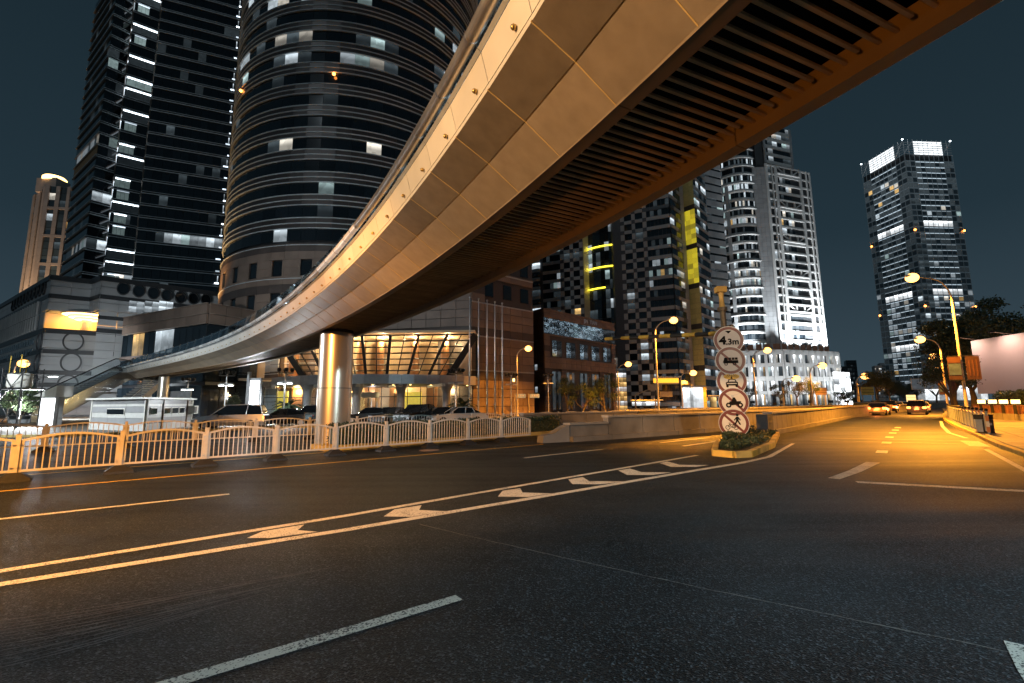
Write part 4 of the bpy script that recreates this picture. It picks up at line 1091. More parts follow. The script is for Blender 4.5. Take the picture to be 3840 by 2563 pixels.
# ---- D: checkered tower ----------------------------------------------------
ck = thing('checkered_tower', 'checkered grey office tower with curved yellow light strips in its recess', 'tower', (28,130,0))
FC = Fac((8.3,139.6), (44.9,122.0)); FD = Fac((44.9,122.0), (51.6,129.2))
core(ck, 'core', [(8.8,139.9),(19.4,134.9),(21,141),(29,137),(30.2,129.6),(44.8,122.5),(51.2,129.2),(40,150),(14,152)], 0, 86, 'checker_dark')
def hz(px_, py_): return FC.hit(1950+px_/3.136, 900+py_/3.136)
uA = [hz(x, 420)[0] for x in (270, 475, 520, 590, 632, 705, 745)]
uB = [hz(x, 450)[0] for x in (1205, 1252, 1340, 1382, 1472, 1520, 1800)]
FHc = (hz(1660, 240)[1]-hz(1660, 480)[1])/2
zr = hz(1660, 540)[1]
z0 = zr-FHc*12
while z0 < 0: z0 += FHc
lp, dp, wp, bpn = [], [], [], []
nf = int((86-z0)/FHc)
for f in range(-1, nf):
    z = z0+f*FHc
    if z < -.1: z_a = 0
    zc = z+FHc*.42
    # left zone: ribbon windows, then two checker columns
    rr = R5.random()
    nW = 5
    for k in range(nW):
        a, c = uA[0]+(uA[1]-uA[0])*k/nW, uA[0]+(uA[1]-uA[0])*(k+1)/nW
        wp.append(FC.it(pick(.05 if f % 4 else .35, .15, .02), a+.04, c-.04, z, z+FHc*.62, -.12, .0)); bpn.append(FC.it(MAT['checker_light'], a+.01, c-.01, z+FHc*.64, z+FHc*.98, .0, .16))
    for (a, c, odd) in ((uA[1], uA[2], 0), (uA[2], uA[3], 1), (uA[3], uA[4], 0), (uA[4], uA[5], 1), (uA[5], uA[6], 0), (uB[0], uB[1], 0), (uB[1], uB[2], 1), (uB[2], uB[3], 0), (uB[3], uB[4], 1), (uB[4], uB[5], 0)):
        if odd:
            wp.append(FC.it(pick(.13, .12, .05), a+.05, c-.05, z+.04, z+FHc*.60, -.16, -.04)); lp.append(FC.it(MAT['checker_light'], a+.02, c-.02, z+FHc*.64, z+FHc*.98, 0, .14))
        else:
            lp.append(FC.it(MAT['checker_light'], a+.02, c-.02, z+.02, z+FHc*.60, 0, .14)); dp.append(FC.it(MAT['checker_dark'], a+.02, c-.02, z+FHc*.64, z+FHc*.98, 0, .12))
    nW = 6; pl_row = {-1:.2, 0:.1}.get(f, .5 if f in (12,) else .25 if f in (13,) else .04)
    for k in range(nW):
        a, c = uB[5]+(uB[6]-uB[5])*k/nW, uB[5]+(uB[6]-uB[5])*(k+1)/nW
        wp.append(FC.it(pick(pl_row, .12, .08), a+.04, c-.04, z, z+FHc*.60, -.12, 0)); lp.append(FC.it(MAT['checker_light'] if f % 3 else MAT['checker_dark'], a+.01, c-.01, z+FHc*.64, z+FHc*.98, 0, .16))
    for k in range(4):
        a, c = FD.W*k/4, FD.W*(k+1)/4
        if k == 3: lp.append(FD.it(MAT['checker_light'], a+.02, c-.02, z+.02, z+FHc*.98, 0, .14)); continue
        wp.append(FD.it(pick(.08, .15, .05), a+.05, c-.05, z, z+FHc*.60, -.12, 0)); lp.append(FD.it(MAT['checker_light'] if (f+k) % 3 else MAT['checker_dark'], a+.02, c-.02, z+FHc*.64, z+FHc*.98, 0, .15))
pieces(ck, 'window', wp); pieces(ck, 'light_panel', lp); pieces(ck, 'dark_panel', dp); pieces(ck, 'spandrel_panel', bpn)
# recess: curved curtain wall and the yellow light strips
uL, uR = uA[6]+.9, uB[0]
rc = [FC.P(uL+(uR-uL)*k/8, 0, -3.2+1.7*sin(pi*(.08+.8*k/8))) for k in range(9)]
its = []
for f in range(int(86/FHc)):
    for k in range(8):
        a, b_ = rc[k], rc[k+1]; d = b_-a; L = d.length; d.normalize(); n = Vector((d.y,-d.x,0))
        its.append((pick(.10, .12, .05), (a+b_)/2+Vector((0,0,(f+.5)*FHc)), (d, n, XYZ[2]), (L*.97,.08,FHc*.94)))
pieces(ck, 'curtain_pane', its)
mat('checker_side', (.40,.38,.33), .5, var=.1)
its = []
for f in range(int(86/FHc)):
    FI = Fac(tuple(FC.P(uA[6]+.02, 0, 0))[:2], tuple(rc[0])[:2])
    its.append(FI.it(MAT['checker_side'], .02, FI.W-.02, f*FHc+.03, (f+1)*FHc-.03, 0, .15))
pieces(ck, 'return_panel', its)
for px_, py_, fr_ in ((780,140,1.0), (788,377,1.0), (795,612,.5)):
    zz = hz(px_, py_)[1]*1.03
    pts = [rc[k]+FC.N*.45+Vector((0,0,zz)) for k in range(0, int(8*fr_)+1)]
    MB().tube(pts, .22, 8).build('light_strip', MAT['led_yellow'], ck)
    lamp(ck, 'POINT', rc[0]+FC.N*.8+FC.U*.9+Vector((0,0,zz)), 260, (1,.80,.04), .3, name='strip_light')
# rounded glass corner at the left end
for f in range(int(60/FHc)):
    arc((9.6,143.2), 4.2, radians(150), radians(262), f*FHc+FHc*.64, f*FHc+FHc*.98, .3, 10).build('corner_band', MAT['checker_light'], ck)
    arc((9.6,143.2), 4.0, radians(150), radians(262), f*FHc, f*FHc+FHc*.62, .3, 10).build('corner_window', pick(.25,.3,.0), ck)
# ---- E: slab with the yellow lit strip --------------------------------------
sb = thing('yellow_strip_slab', 'office slab with yellow lit wall panels right of the checkered tower', 'tower', (55,130,0))
FE = Fac((51.6,131.6), (54.4,128.0)); FE2 = Fac((54.4,128.0), (61.5,135.8))
core(sb, 'core', [(51.3,132),(54.4,128.3),(61.3,136),(56,142),(50,138)], 0, 84, 'checker_dark')
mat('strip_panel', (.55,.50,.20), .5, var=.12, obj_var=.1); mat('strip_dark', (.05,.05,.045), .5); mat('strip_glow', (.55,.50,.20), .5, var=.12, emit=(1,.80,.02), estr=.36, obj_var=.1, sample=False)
its = []; its2 = []
for f in range(28):
    z = f*3.0
    big = f % 4 == 3
    for k in range(3):
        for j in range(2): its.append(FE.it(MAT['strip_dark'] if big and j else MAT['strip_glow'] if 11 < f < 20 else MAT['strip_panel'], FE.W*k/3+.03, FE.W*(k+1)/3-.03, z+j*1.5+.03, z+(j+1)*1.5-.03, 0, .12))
    for k in range(5):
        a, c = FE2.W*k/5, FE2.W*(k+1)/5
        its2.append(FE2.it(pick(.22, .25, .04), a+.25, c-.1, z+.1, z+1.9, -.1, .03)); its.append(FE2.it(MAT['checker_light'], a+.02, c-.02, z+2.0, z+2.95, 0, .14))
pieces(sb, 'wall_panel', its); pieces(sb, 'window', its2)
# ---- F: grey slotted tower behind -------------------------------------------
gt = thing('slotted_tower', 'plain grey tower with thin slot windows behind the round stone tower', 'tower', (85,190,0))
p0, p1 = atY(2640,1100,175), atY(2700,1100,182); FT = Fac((p0.x-8,p0.y-1.5), (p1.x+4,p1.y+.5))
core(gt, 'core', [tuple(FT.P(0,0,-.3))[:2], tuple(FT.P(FT.W,0,-.3))[:2], tuple(FT.P(FT.W,0,-14))[:2], tuple(FT.P(0,0,-14))[:2]], 0, 125, 'trim_dark')
its, its2 = [], []
for f in range(30):
    z = f*3.4
    for k in range(7):
        its.append(FT.it(MAT['stone_grey'], FT.W*k/7+.03, FT.W*(k+1)/7-.03, z+.95, z+3.37, 0, .2))
        its2.append(FT.it(pick(.06,.1,.0), FT.W*k/7+.03, FT.W*(k+1)/7-.03, z+.05, z+.9, -.2, 0))
pieces(gt, 'wall_panel', its); pieces(gt, 'slot_window', its2)
p2 = FT.P(0,0,0)
for f in range(7): pieces(gt, 'upper_window', [FT.it(pick(.2,.2,0), FT.W*k/7+.05, FT.W*(k+1)/7-.05, 103+f*3.1, 103+f*3.1+2.2, -.1, .05) for k in range(7)])

# ---- lit office block beyond the right picture edge (mirrored in the annex glass) ----
ob = thing('office_block', 'strip lit office block beyond the right picture edge, mirrored in the annex glass', 'building', (190,120,0))
FO = Fac((150,60), (196,150), True)
if FO.N.x > 0: FO.N = -FO.N; FO.ax = (FO.U, FO.N, XYZ[2])
core(ob, 'core', [tuple(FO.P(0,0,-.5))[:2], tuple(FO.P(FO.W,0,-.5))[:2], tuple(FO.P(FO.W,0,-25))[:2], tuple(FO.P(0,0,-25))[:2]], 0, 95, 'trim_dark')
its, its2 = [], []
for f in range(26):
    for k in range(10): its.append(FO.it(pick(.3,.3,.03), FO.W*k/10+.1, FO.W*(k+1)/10-.1, f*3.6+.4, f*3.6+2.4, -.1, .05))
    its2.append(FO.it(MAT['led_soft'], 0, FO.W, f*3.6+2.7, f*3.6+3.0, 0, .2))
pieces(ob, 'window', its); pieces(ob, 'light_strip', its2)
# ---- G: floodlit stone tower with round bay and trusses -----------------------
wt = thing('floodlit_tower', 'floodlit white stone tower with round ribbed bay and truss bands', 'tower', (115,195,0))
U_ = Vector((.945,.327,0)); O_ = Vector((112.8,189.6,0))
FX = Fac(tuple(O_)[:2], tuple(O_+U_*27.5)[:2])
ZT = 107.0; f_h = 3.95; BCN, BR = (103.5,199.2), 9.6
core(wt, 'core', [(96,200),(108,190.6),(112.9,190.1),(112.8+26,198.6),(134,214),(100,214)], 0, ZT-.5, 'trim_dark')
core(wt, 'upper_core', [(111,193.0),(114,192.2),(130.5,197.6),(128,212),(108,210)], ZT-2, ZT+20, 'trim_dark')
piers = [(0,1.3),(5.4,7.0),(20.2,21.8),(26.6,27.5)]
its, wi, lw = [], [], []
nfl = int(ZT/f_h)
for f in range(4, nfl):
    z = f*f_h
    # slim window strips either side of the truss bay
    for a, c in ((1.3,3.6),(4.2,5.3),(21.9,24.4),(25.2,26.5)):
        wi.append(FX.it(pick(.16,.3,.02), a+.06, c-.06, z+.2, z+f_h-.9, -.5, -.3)); its.append(FX.it(MAT['stone_white'], a-.1, c+.1, z+f_h-.85, z+f_h-.1, -.3, .25))
    for a, c in ((0,1.25),(3.65,4.15),(24.45,25.15)): its.append(FX.it(MAT['stone_white'], a, c, z, z+f_h-.04, -.1, .45))
    for a, c in piers[1:]: its.append(FX.it(MAT['stone_white'], a, c, z, z+f_h-.04, -.1, .3))
    # truss bay
    m_ = (nfl-1-f) % 4
    if m_ == 0:
        its.append(FX.it(MAT['stone_white'], 7.0, 20.2, z+f_h-.7, z+f_h-.05, -.1, .5)); its.append(FX.it(MAT['stone_white'], 7.0, 20.2, z+.05, z+.7, -.1, .6))
        for a in (11.0, 15.6): its.append(FX.it(MAT['stone_white'], a, a+.6, z+.7, z+f_h-.7, -.1, .45))
        for a, c in ((7.1,11.0),(16.2,20.1)):
            flip = a < 10; q0 = FX.P(a, z+(f_h-.7 if flip else .7), .25); q1 = FX.P(c, z+(.7 if flip else f_h-.7), .25); ax = (q1-q0).normalized()
            its.append((MAT['stone_white'], (q0+q1)/2, (ax, FX.N, ax.cross(FX.N)), ((q1-q0).length,.4,.55)))
        for k in range(5): wi.append(FX.it(pick(.1,.35,.02), 7.1+k*2.6, 9.6+k*2.6, z+.8, z+f_h-.8, -.6, -.4))
    else:
        its.append(FX.it(MAT['stone_white'], 7.0, 20.2, z+f_h-1.35, z+f_h-.75, -.1, .35)); its.append(FX.it(MAT['stone_white'], 7.0, 20.2, z+f_h-.6, z+f_h-.1, -.1, .2))
        for k in range(8): wi.append(FX.it(pick(.26 if m_ != 2 else .4,.4,.02), 7.05+k*1.64, 8.62+k*1.64, z, z+f_h-1.4, -.4, -.2))
pieces(wt, 'stone_member', its, 300); pieces(wt, 'window', wi, 300)
# blank stone fin between round bay and truss front
FB = Fac((107.4,190.2), (112.8,189.6)); stone_wall(wt, FB, 0, ZT-2, (), 2.2, 1.8, 'stone_grey', 'stone_grey')
for f in range(5):
    z = ZT+1+f*3.8; F2 = Fac((114,191.6), (130.5,197.2))
    pieces(wt, 'upper_band', [F2.it(MAT['stone_white'], 0, F2.W, z, z+1.5, 0, .4)]); pieces(wt, 'upper_window', [F2.it(pick(.25,.3,0), F2.W*k/6+.1, F2.W*(k+1)/6-.1, z+1.55, z+3.75, -.1, .1) for k in range(6)])
    pieces(wt, 'upper_pier', [F2.it(MAT['stone_grey'], a, a+1.1, z, z+3.78, .1, .6) for a in (0, F2.W-1.1)])
sp0 = Vector((126,199,ZT+20))
MB().tube([sp0-Vector((0,0,2)), sp0+Vector((0,0,6)), sp0+Vector((0,0,16)), sp0+Vector((0,0,30))], [1.8,1.6,1.0,.3], 10).build('spire', MAT['stone_white'], wt)
for k in range(6): MB().lathe([(2.2-.15*k,0),(2.2-.15*k,.4)], 12, sp0+Vector((0,0,1+2.2*k))).build('spire_ring', MAT['stone_white'], wt)
# round bay
wi, sm_ = [], []
a0, a1 = radians(165), radians(302); n = 15; dA = (a1-a0)/n
for f in range(4, nfl+3):
    z = f*f_h
    hr = f % 3 == 0 or f > nfl-3
    arc(BCN, BR+(.75 if hr else .25), a0, a1, z+f_h-1.5, z+f_h-(.9 if hr else .1), .8, 24).build('ring_ledge', MAT['stone_white'], wt)
    if hr: arc(BCN, BR+.2, a0, a1, z+f_h-.9, z+f_h-.1, .5, 24).build('ring_band', MAT['stone_grey'], wt)
    p = {6:.55,8:.35,10:.45,12:.8,13:.7,14:.85,15:.35,17:.3,20:.6,22:.3,24:.45}.get(f, .12)
    for k in range(n):
        a = a0+dA*(k+.5); nn = Vector((cos(a), sin(a), 0)); tt = Vector((-sin(a), cos(a), 0)); c = Vector((BCN[0],BCN[1],z+1.2))+nn*(BR-.1)
        if k == 6 and f < nfl-2: sm_.append((MAT['stone_grey'], c+nn*.2+Vector((0,0,.7)), (tt, nn, XYZ[2]), (BR*dA*.9,.5,f_h-.02))); continue
        for j in range(2): wi.append((pick(p,.2,.03), c+tt*BR*dA*(j-.5)*.5, (tt, nn, XYZ[2]), (BR*dA*.45,.1,2.35)))
pieces(wt, 'bay_window', wi); pieces(wt, 'bay_pier', sm_)
MB().lathe([(BR-.4,0),(BR-.4,ZT+11)], 40, (BCN[0],BCN[1],0)).build('bay_core', MAT['trim_dark'], wt)
# podium
pd = thing('floodlit_podium', 'dazzling white colonnaded podium at the foot of the floodlit tower', 'building', (118,175,0))
Q0, Q1, Q2 = Vector((86,184,0)), Vector((106,177,0)), Vector((135.5,188,0))
zp = zat(1320, 112, 180)
F1, F2 = Fac(tuple(Q0)[:2], tuple(Q1)[:2]), Fac(tuple(Q1)[:2], tuple(Q2)[:2])
core(pd, 'core', [(86.2,184.4),(106,177.5),(135.2,188.4),(133,198),(96,196)], 0, zp, 'stone_dark')
mat('podium_red', (.34,.17,.10), .55, var=.15)
for F, nb in ((F1,7), (F2,9)):
    its, wi, rd = [], [], []; bw = F.W/nb
    for k in range(nb+1): its.append(F.it(MAT['stone_white'], max(0,k*bw-.5), min(F.W,k*bw+.5), 0, zp, 0, .8))
    for z0, z1 in ((4.3,5.6),(9.6,11.4),(15.2,16.6),(zp-1.2,zp+.6)): its.append(F.it(MAT['stone_white'], 0, F.W, z0, z1, -.05, .6))
    for k in range(nb):
        for z0, z1 in ((.2,4.2),(5.7,9.5),(11.5,15.1),(16.7,zp-1.3)):
            if z1-z0 < 1: continue
            for j in range(3):
                mm = MAT['office_warm'] if (z0 < 1 and R5.random() < .5) else (MAT['office_white'] if R5.random() < .35 else pick(.4,.3,.1))
                wi.append(F.it(mm, k*bw+.6+j*(bw-1.2)/3+.05, k*bw+.6+(j+1)*(bw-1.2)/3-.05, z0, z1, -.15, .1))
    for k in range(nb): rd.append(F.it(MAT['podium_red'], k*bw+.52, (k+1)*bw-.52, zp+.6, zp+3.4, -3.2, -3.0))
    pieces(pd, 'stone_member', its); pieces(pd, 'window', wi); pieces(pd, 'red_attic_panel', rd)
for k, (x, y, zz) in enumerate([(80,174,2),(89,170,2),(98,166,2),(108,166,2),(118,170,2),(127,174,2),(135,178,2)]):
    fl = thing('floodlight', 'ground floodlight aimed up at the white podium, %s from the left' % ordw[k], 'floodlight', (x,y,0), group='podium floodlights')
    MB().box((-.5,-.35,.0), (.5,.35,.25)).box((-.06,-.06,.25), (.06,.06,.9)).build('bracket', MAT['black_metal'], fl, M=WM[fl.name])
    MB().box((-.8,-.3,.9), (.8,.3,1.9)).build('housing', MAT['black_metal'], fl, M=WM[fl.name])
    MB().box((-.7,.3,1.0), (.7,.36,1.8)).build('lens', MAT['bulb_white'], fl, M=WM[fl.name])
    lamp(fl, 'SPOT', (x,y+.5,1.9), 6500, (.93,.97,1.0), .4, (.0,.62,.78), 120, .7)
for k, u in enumerate((3.0, 10.0, 17.5, 24.5)):
    q = FX.P(u, zp+1.0, 4.0)
    fl = thing('floodlight', 'roof edge floodlight on the white podium, %s from the left' % ordw[k], 'floodlight', q, group='podium roof floodlights')
    MB().box((-.5,-.3,.0), (.5,.3,.7)).build('housing', MAT['black_metal'], fl, M=WM[fl.name])
    lamp(fl, 'SPOT', q+Vector((0,0,.9)), 95000, (.90,.96,1.0), .3, (.12,.24,.96), 100, .8)
q = Vector((97,184,zp)); fl = thing('floodlight', 'roof floodlight below the round bay of the white tower', 'floodlight', q)
MB().box((-.5,-.3,.0), (.5,.3,.7)).build('housing', MAT['black_metal'], fl, M=WM[fl.name])
lamp(fl, 'SPOT', q+Vector((0,0,1)), 60000, (.90,.96,1.0), .3, (.15,.28,.94), 100, .8)
# bright white kiosk block right of the podium
wk = thing('white_lit_block', 'low white glowing block right of the floodlit podium', 'building', (152,190,0))
p0, p1 = atY(3130,1450,185), atY(3190,1450,190); FK = Fac((p0.x,p0.y), (p1.x,p1.y)); zk = zat(1395, p0.x, p0.y)
core(wk, 'core', [(p0.x,p0.y+.3),(p1.x,p1.y+.3),(p1.x,p1.y+9),(p0.x,p0.y+9)], 0, zk, 'stone_white')
pieces(wk, 'light_panel', [FK.it(MAT['lightbox'] if (r_+k) % 3 else MAT['office_white'], FK.W*k/3+.05, FK.W*(k+1)/3-.05, zk*r_/5+.06, zk*(r_+1)/5-.06, 0, .15) for r_ in range(5) for k in range(3)])
# ---- H: glass tower at the right ---------------------------------------------
gw = thing('glass_tower', 'tall pale glass tower with bright lit crown at the right', 'tower', (255,275,0))
GA, GB, GC, GD = (238.0,289.3), (240.9,260.0), (272.5,262.3), (269.6,291.6)
ZG = 160.0
core(gw, 'core', [(GA[0]+.4,GA[1]-.3),(GB[0]+.4,GB[1]+.4),(GC[0]-.4,GC[1]+.4),(GD[0]-.4,GD[1]-.4)], 0, ZG-9, 'trim_dark')
fh = 3.5; wi, sp2, lb, ml, lbs = [], [], [], [], []
mat('floor_glow', (.5,.55,.6), .5, emit=(.72,.88,1), estr=.95, obj_var=.4, sample=False)
mat('spandrel_grey', (.60,.66,.69), .4, metal=.3, var=.1, obj_var=.15)
nG = int((ZG-10)/fh)
for FZ, nm in ((Fac(GA, GB), 'l'), (Fac(GB, GC), 'r')):
    nb = 10
    for f in range(nG):
        z = f*fh; frow = f
        bright = frow in (nG-12, nG-24, nG-33) 
        p = {nG-25:.5, nG-26:.35, nG-27:.25, nG-29:.45, nG-30:.75, nG-31:.4, nG-34:.5, nG-35:.5, nG-37:.4, nG-38:.3}.get(frow, .05 if frow > nG-24 else .3)
        for k in range(nb):
            a, c = FZ.W*k/nb, FZ.W*(k+1)/nb
            inner = 2 <= k <= 7
            if bright and inner: wi.append(FZ.it(MAT['office_white'], a+.02, c-.02, z+.1, z+fh-.1, -.02, .12)); lb.append(0); continue
            warm = .6 if nG-20 < frow < nG-14 and nm == 'r' else .08
            pp = .16 if nG-20 < frow < nG-14 and nm == 'r' else p
            wi.append(FZ.it(pick(pp if inner else pp*.4, .45, warm, 'tower_glass_blue'), a+.07, c-.07, z+.05, z+fh-.85, -.08, .02)); sp2.append(FZ.it(MAT['spandrel_grey'], a+.03, c-.03, z+fh-.8, z+fh-.02, 0, .1))
    for k in range(nb+1): ml.append(FZ.it(MAT['spandrel_grey'], max(0,FZ.W*k/nb-.12), min(FZ.W,FZ.W*k/nb+.12), 0, ZG-9, .1, .28))
    for f in range(nG):
        if f in (nG-12, nG-24, nG-33): continue
        lbs.append(FZ.it(MAT['floor_glow'], FZ.W*.2, FZ.W*.8, f*fh+fh-1.05, f*fh+fh-.82, .0, .09))
    # crown screens
    for k in range(nb):
        a, c = FZ.W*k/nb, FZ.W*(k+1)/nb; solid = 2 <= k <= 7
        for j in range(6): wi.append(FZ.it(MAT['office_white'] if solid else (MAT['office_dim'] if j % 2 else MAT['spandrel_grey']), a+.05, c-.05, ZG-9+j*1.5, ZG-9+j*1.5+(1.0 if solid else .35), 0, .15))
        ml.append(FZ.it(MAT['fin'], a-.1, a+.1, ZG-9, ZG+.6, .1, .3))
    for d_, e_ in ((0,1),(8,9)):
        q0, q1 = FZ.P(FZ.W*d_/nb, ZG-8.5, .1), FZ.P(FZ.W*(e_+.9)/nb, ZG-.5, .1); ax = (q1-q0).normalized()
        ml.append((MAT['fin'], (q0+q1)/2, (ax, FZ.N, ax.cross(FZ.N)), ((q1-q0).length,.3,.4)))
pieces(gw, 'window', wi); pieces(gw, 'spandrel_panel', sp2); pieces(gw, 'mullion', ml); pieces(gw, 'ceiling_light', lbs)
for z in (ZG*.64, ZG*.35):
    for c in (GA, GB, GC): MB().sphere((c[0], c[1]-.6, z), .55, 8, 6).build('obstruction_lamp', MAT['obst_lamp'], gw)
for c in (GA, GB, GC): MB().sphere((c[0], c[1], ZG+.6), .5, 8, 6).build('crown_lamp', MAT['led_white'], gw)
# bright shop front at its foot
its = [F2_ for F2_ in [Fac((226,255),(268,258)).it(MAT['office_white'], 4.2*k+.1, 4.2*k+4.1, 1.5, 9.5, 0, .3) for k in range(10)]]
ss = thing('bright_shopfront', 'bright white shop front at the foot of the glass tower', 'building', (246,256,0)); pieces(ss, 'shop_window', its)
MB().prism([(226,255.4),(268,258.4),(268,270),(226,268)], 0, 11).build('wall', MAT['stone_grey'], ss)
# ---- far blocks -----------------------------------------------------------------
def far_block(u0, u1, vtop, Y, label, mt, p, cols, fhh=3.2, depth=14):
    a, b_ = atY(u0,1450,Y), atY(u1,1450,Y); z1 = zat(vtop, a.x, a.y); t = thing('far_block', label, 'building', (a.x,a.y,0)); F = Fac((a.x,a.y), (b_.x,b_.y))
    core(t, 'wall', [(a.x,a.y),(b_.x,b_.y),(b_.x+depth*.6,b_.y+depth),(a.x+depth*.6,a.y+depth)], 0, z1, mt)
    its = []
    for f in range(int(z1/fhh)):
        for k in range(cols): its.append(F.it(pick(p,.2,.2), F.W*k/cols+F.W/cols*.2, F.W*(k+1)/cols-F.W/cols*.2, f*fhh+.8, f*fhh+2.4, 0, .15))
    pieces(t, 'window', its); return t
far_block(3135, 3210, 1375, 330, 'distant grey block with a lit floor right of the floodlit podium', 'trim_dark', .12, 9)
far_block(3182, 3222, 1352, 380, 'distant dark block with rooftop frame behind the grey block', 'trim_dark', .06, 5)
far_block(3288, 3318, 1372, 420, 'distant pink apartment block left of the glass tower foot', 'stone_pink', .25, 6)
far_block(3310, 3345, 1362, 470, 'distant grey apartment block half hidden by the glass tower', 'stone_grey', .1, 6)
# ---- I: department store with round windows -------------------------------------
st_ = thing('department_store', 'grey stone department store with round windows and orange lit corner terrace', 'building', (-72,76,0))
SL, SA_, SBp, SC_, SR_ = Vector((-108,94,0)), Vector((-75,72,0)), Vector((-71.1,74.9,0)), Vector((-67.5,72.7,0)), Vector((-52.0,88.0,0))
ZS_ = 22.9
zter = zat(1232, SA_.x, SA_.y); zter1 = zat(1168, SA_.x, SA_.y)
SDp = Vector((-66.0,78.9,0)); SDp = SA_+(Vector((-67.2,73.0,0))-SA_).normalized()*8.6
dAD = (SBp-SA_).normalized(); SDp = SA_+dAD*9.6
F_l = Fac(tuple(SL)[:2], tuple(SA_)[:2]); F_ad = Fac(tuple(SA_)[:2], tuple(SDp)[:2]); F_ab = Fac(tuple(SA_)[:2], tuple(SBp)[:2]); F_bc = Fac(tuple(SBp)[:2], tuple(SC_)[:2]); F_cr = Fac(tuple(SC_)[:2], tuple(SR_)[:2])
back = [(-52,95),(-85,112),(-108,104)]
core(st_, 'lower_core', [(SL.x,SL.y+.4),(SA_.x+.1,SA_.y+.4),(SDp.x-.3,SDp.y+.3),(-62,84),(-52,95)]+back[1:], 0, zter-.3, 'stone_grey')
core(st_, 'middle_core', [(SL.x,SL.y+.4),(SA_.x-2.6,SA_.y+1.75),(SA_.x-2.6+3.9,SA_.y+8.3),(SBp.x+2.6,SBp.y+6.4),(SC_.x+3.2,SC_.y+3.6),(SR_.x,SR_.y+.4)]+back, zter-.3, zter1+.2, 'stone_pink')
core(st_, 'upper_core', [(SL.x,SL.y+.4),(SA_.x+.1,SA_.y+.4),(SBp.x,SBp.y+.4),(SC_.x+.1,SC_.y+.4),(SR_.x-.2,SR_.y+.3)]+back, zter1+.2, ZS_-.4, 'stone_grey')
# faces: stone panels, dark string courses
mat('store_stone', (.40,.405,.41), .5, var=.12, scale=.4, obj_var=.05)
bands = [zat(v, SA_.x, SA_.y) for v in (1035, 1110, 1240, 1317, 1397)]   # roof, band1, terrace band, band2, band3
for F, lo_z, hi_z in ((F_l, .3, zter-.5), (F_ad, .3, zter-.5)):
    stone_wall(st_, F, lo_z, hi_z, (), 1.35, 2.3, 'store_stone', 'store_stone')
for F in (F_l, F_ab, F_bc, F_cr): stone_wall(st_, F, zter1+.2, ZS_-.6, (), 1.35, 2.3, 'store_stone', 'store_stone')
stone_wall(st_, F_cr, 4.0, zter1+.2, (), 1.35, 2.3, 'store_stone', 'store_stone')
stone_wall(st_, Fac(tuple(SL)[:2], tuple(SA_-(SA_-SL).normalized()*1.2)[:2]), zter-.5, zter1+.2, (), 1.35, 2.3, 'store_stone', 'store_stone')
bt = []
for z in (bands[1], bands[3], bands[4], 5.2):
    for F in (F_l, F_ad) if z < zter-.3 else (F_l, F_ab, F_bc, F_cr): bt.append(F.it(MAT['trim_dark'], 0, F.W, z-.35, z+.35, .05, .2))
for F in (F_l, F_ad): bt.append(F.it(MAT['trim_dark'], 0, F.W, zter-.75, zter+.05, .05, .25))
for F in (F_l, F_ab, F_bc, F_cr): bt.append(F.it(MAT['trim_dark'], -.1, F.W+.1, ZS_-.65, ZS_+.15, .05, .35))
bt.append(F_cr.it(MAT['trim_dark'], 0, F_cr.W, zter-.6, zter+.1, .05, .2)); bt.append(F_cr.it(MAT['trim_dark'], 0, F_cr.W, zat(1190,SC_.x,SC_.y)-.3, zat(1190,SC_.x,SC_.y)+.3, .05, .2))
pieces(st_, 'string_course', bt)
def ring(F, u, z, r_, w_, mt, name, par, d0=.12, d1=.3, hz_=1.0):
    b = MB(); V = []; n = 36
    for k in range(n):
        a = 2*pi*k/n
        for rr, dd in ((r_, d0), (r_, d1), (r_-w_, d1), (r_-w_, d0)): V.append(F.P(u+rr*hz_*cos(a), z+rr*sin(a), dd))
    Fc = [(k*4+j, ((k+1) % n)*4+j, ((k+1) % n)*4+(j+1) % 4, k*4+(j+1) % 4) for k in range(n) for j in range(4)]
    b.add(V, Fc); return b.build(name, MAT[mt], par)
def zf(F, u_px, v_px): return F.hit(u_px, v_px)
for px_, py_ in ((276,1282),(267,1360),(255,1443)):
    u, z = zf(F_ad, px_, py_); ring(F_ad, u, z, 1.6, .26, 'trim_dark', 'round_frame', st_, hz_=.82)
for px_, py_ in ((154,1282),(146,1360),(136,1440)):
    u, z = zf(F_l, px_, py_); ring(F_l, u, z, 1.6, .2, 'checker_dark', 'round_frame', st_)
for px_, py_ in ((462,1084),(520,1093),(575,1101),(626,1109),(676,1117),(725,1121),(772,1125)):
    u, z = zf(F_cr, px_, py_); rr = ring(F_cr, u, z, 1.12, .18, 'trim_dark', 'round_window', st_, .1, .45, .76)
    b = MB(); b.add([F_cr.P(u+.74*cos(2*pi*k/24), z+.98*sin(2*pi*k/24), .16) for k in range(24)], [tuple(range(24))]); b.build('pane', MAT['tower_glass'], rr)
for k, px_ in enumerate((172,157,142,128,114,101,89,78,67,57)):
    u, z = zf(F_l, px_, 1082+k*7.2); rr = ring(F_l, u, z, 1.15, .18, 'trim_dark', 'round_window', st_, .1, .4)
    b = MB(); b.add([F_l.P(u+1.0*cos(2*pi*j/24), z+1.0*sin(2*pi*j/24), .16) for j in range(24)], [tuple(range(24))]); b.build('pane', MAT['tower_glass'], rr)
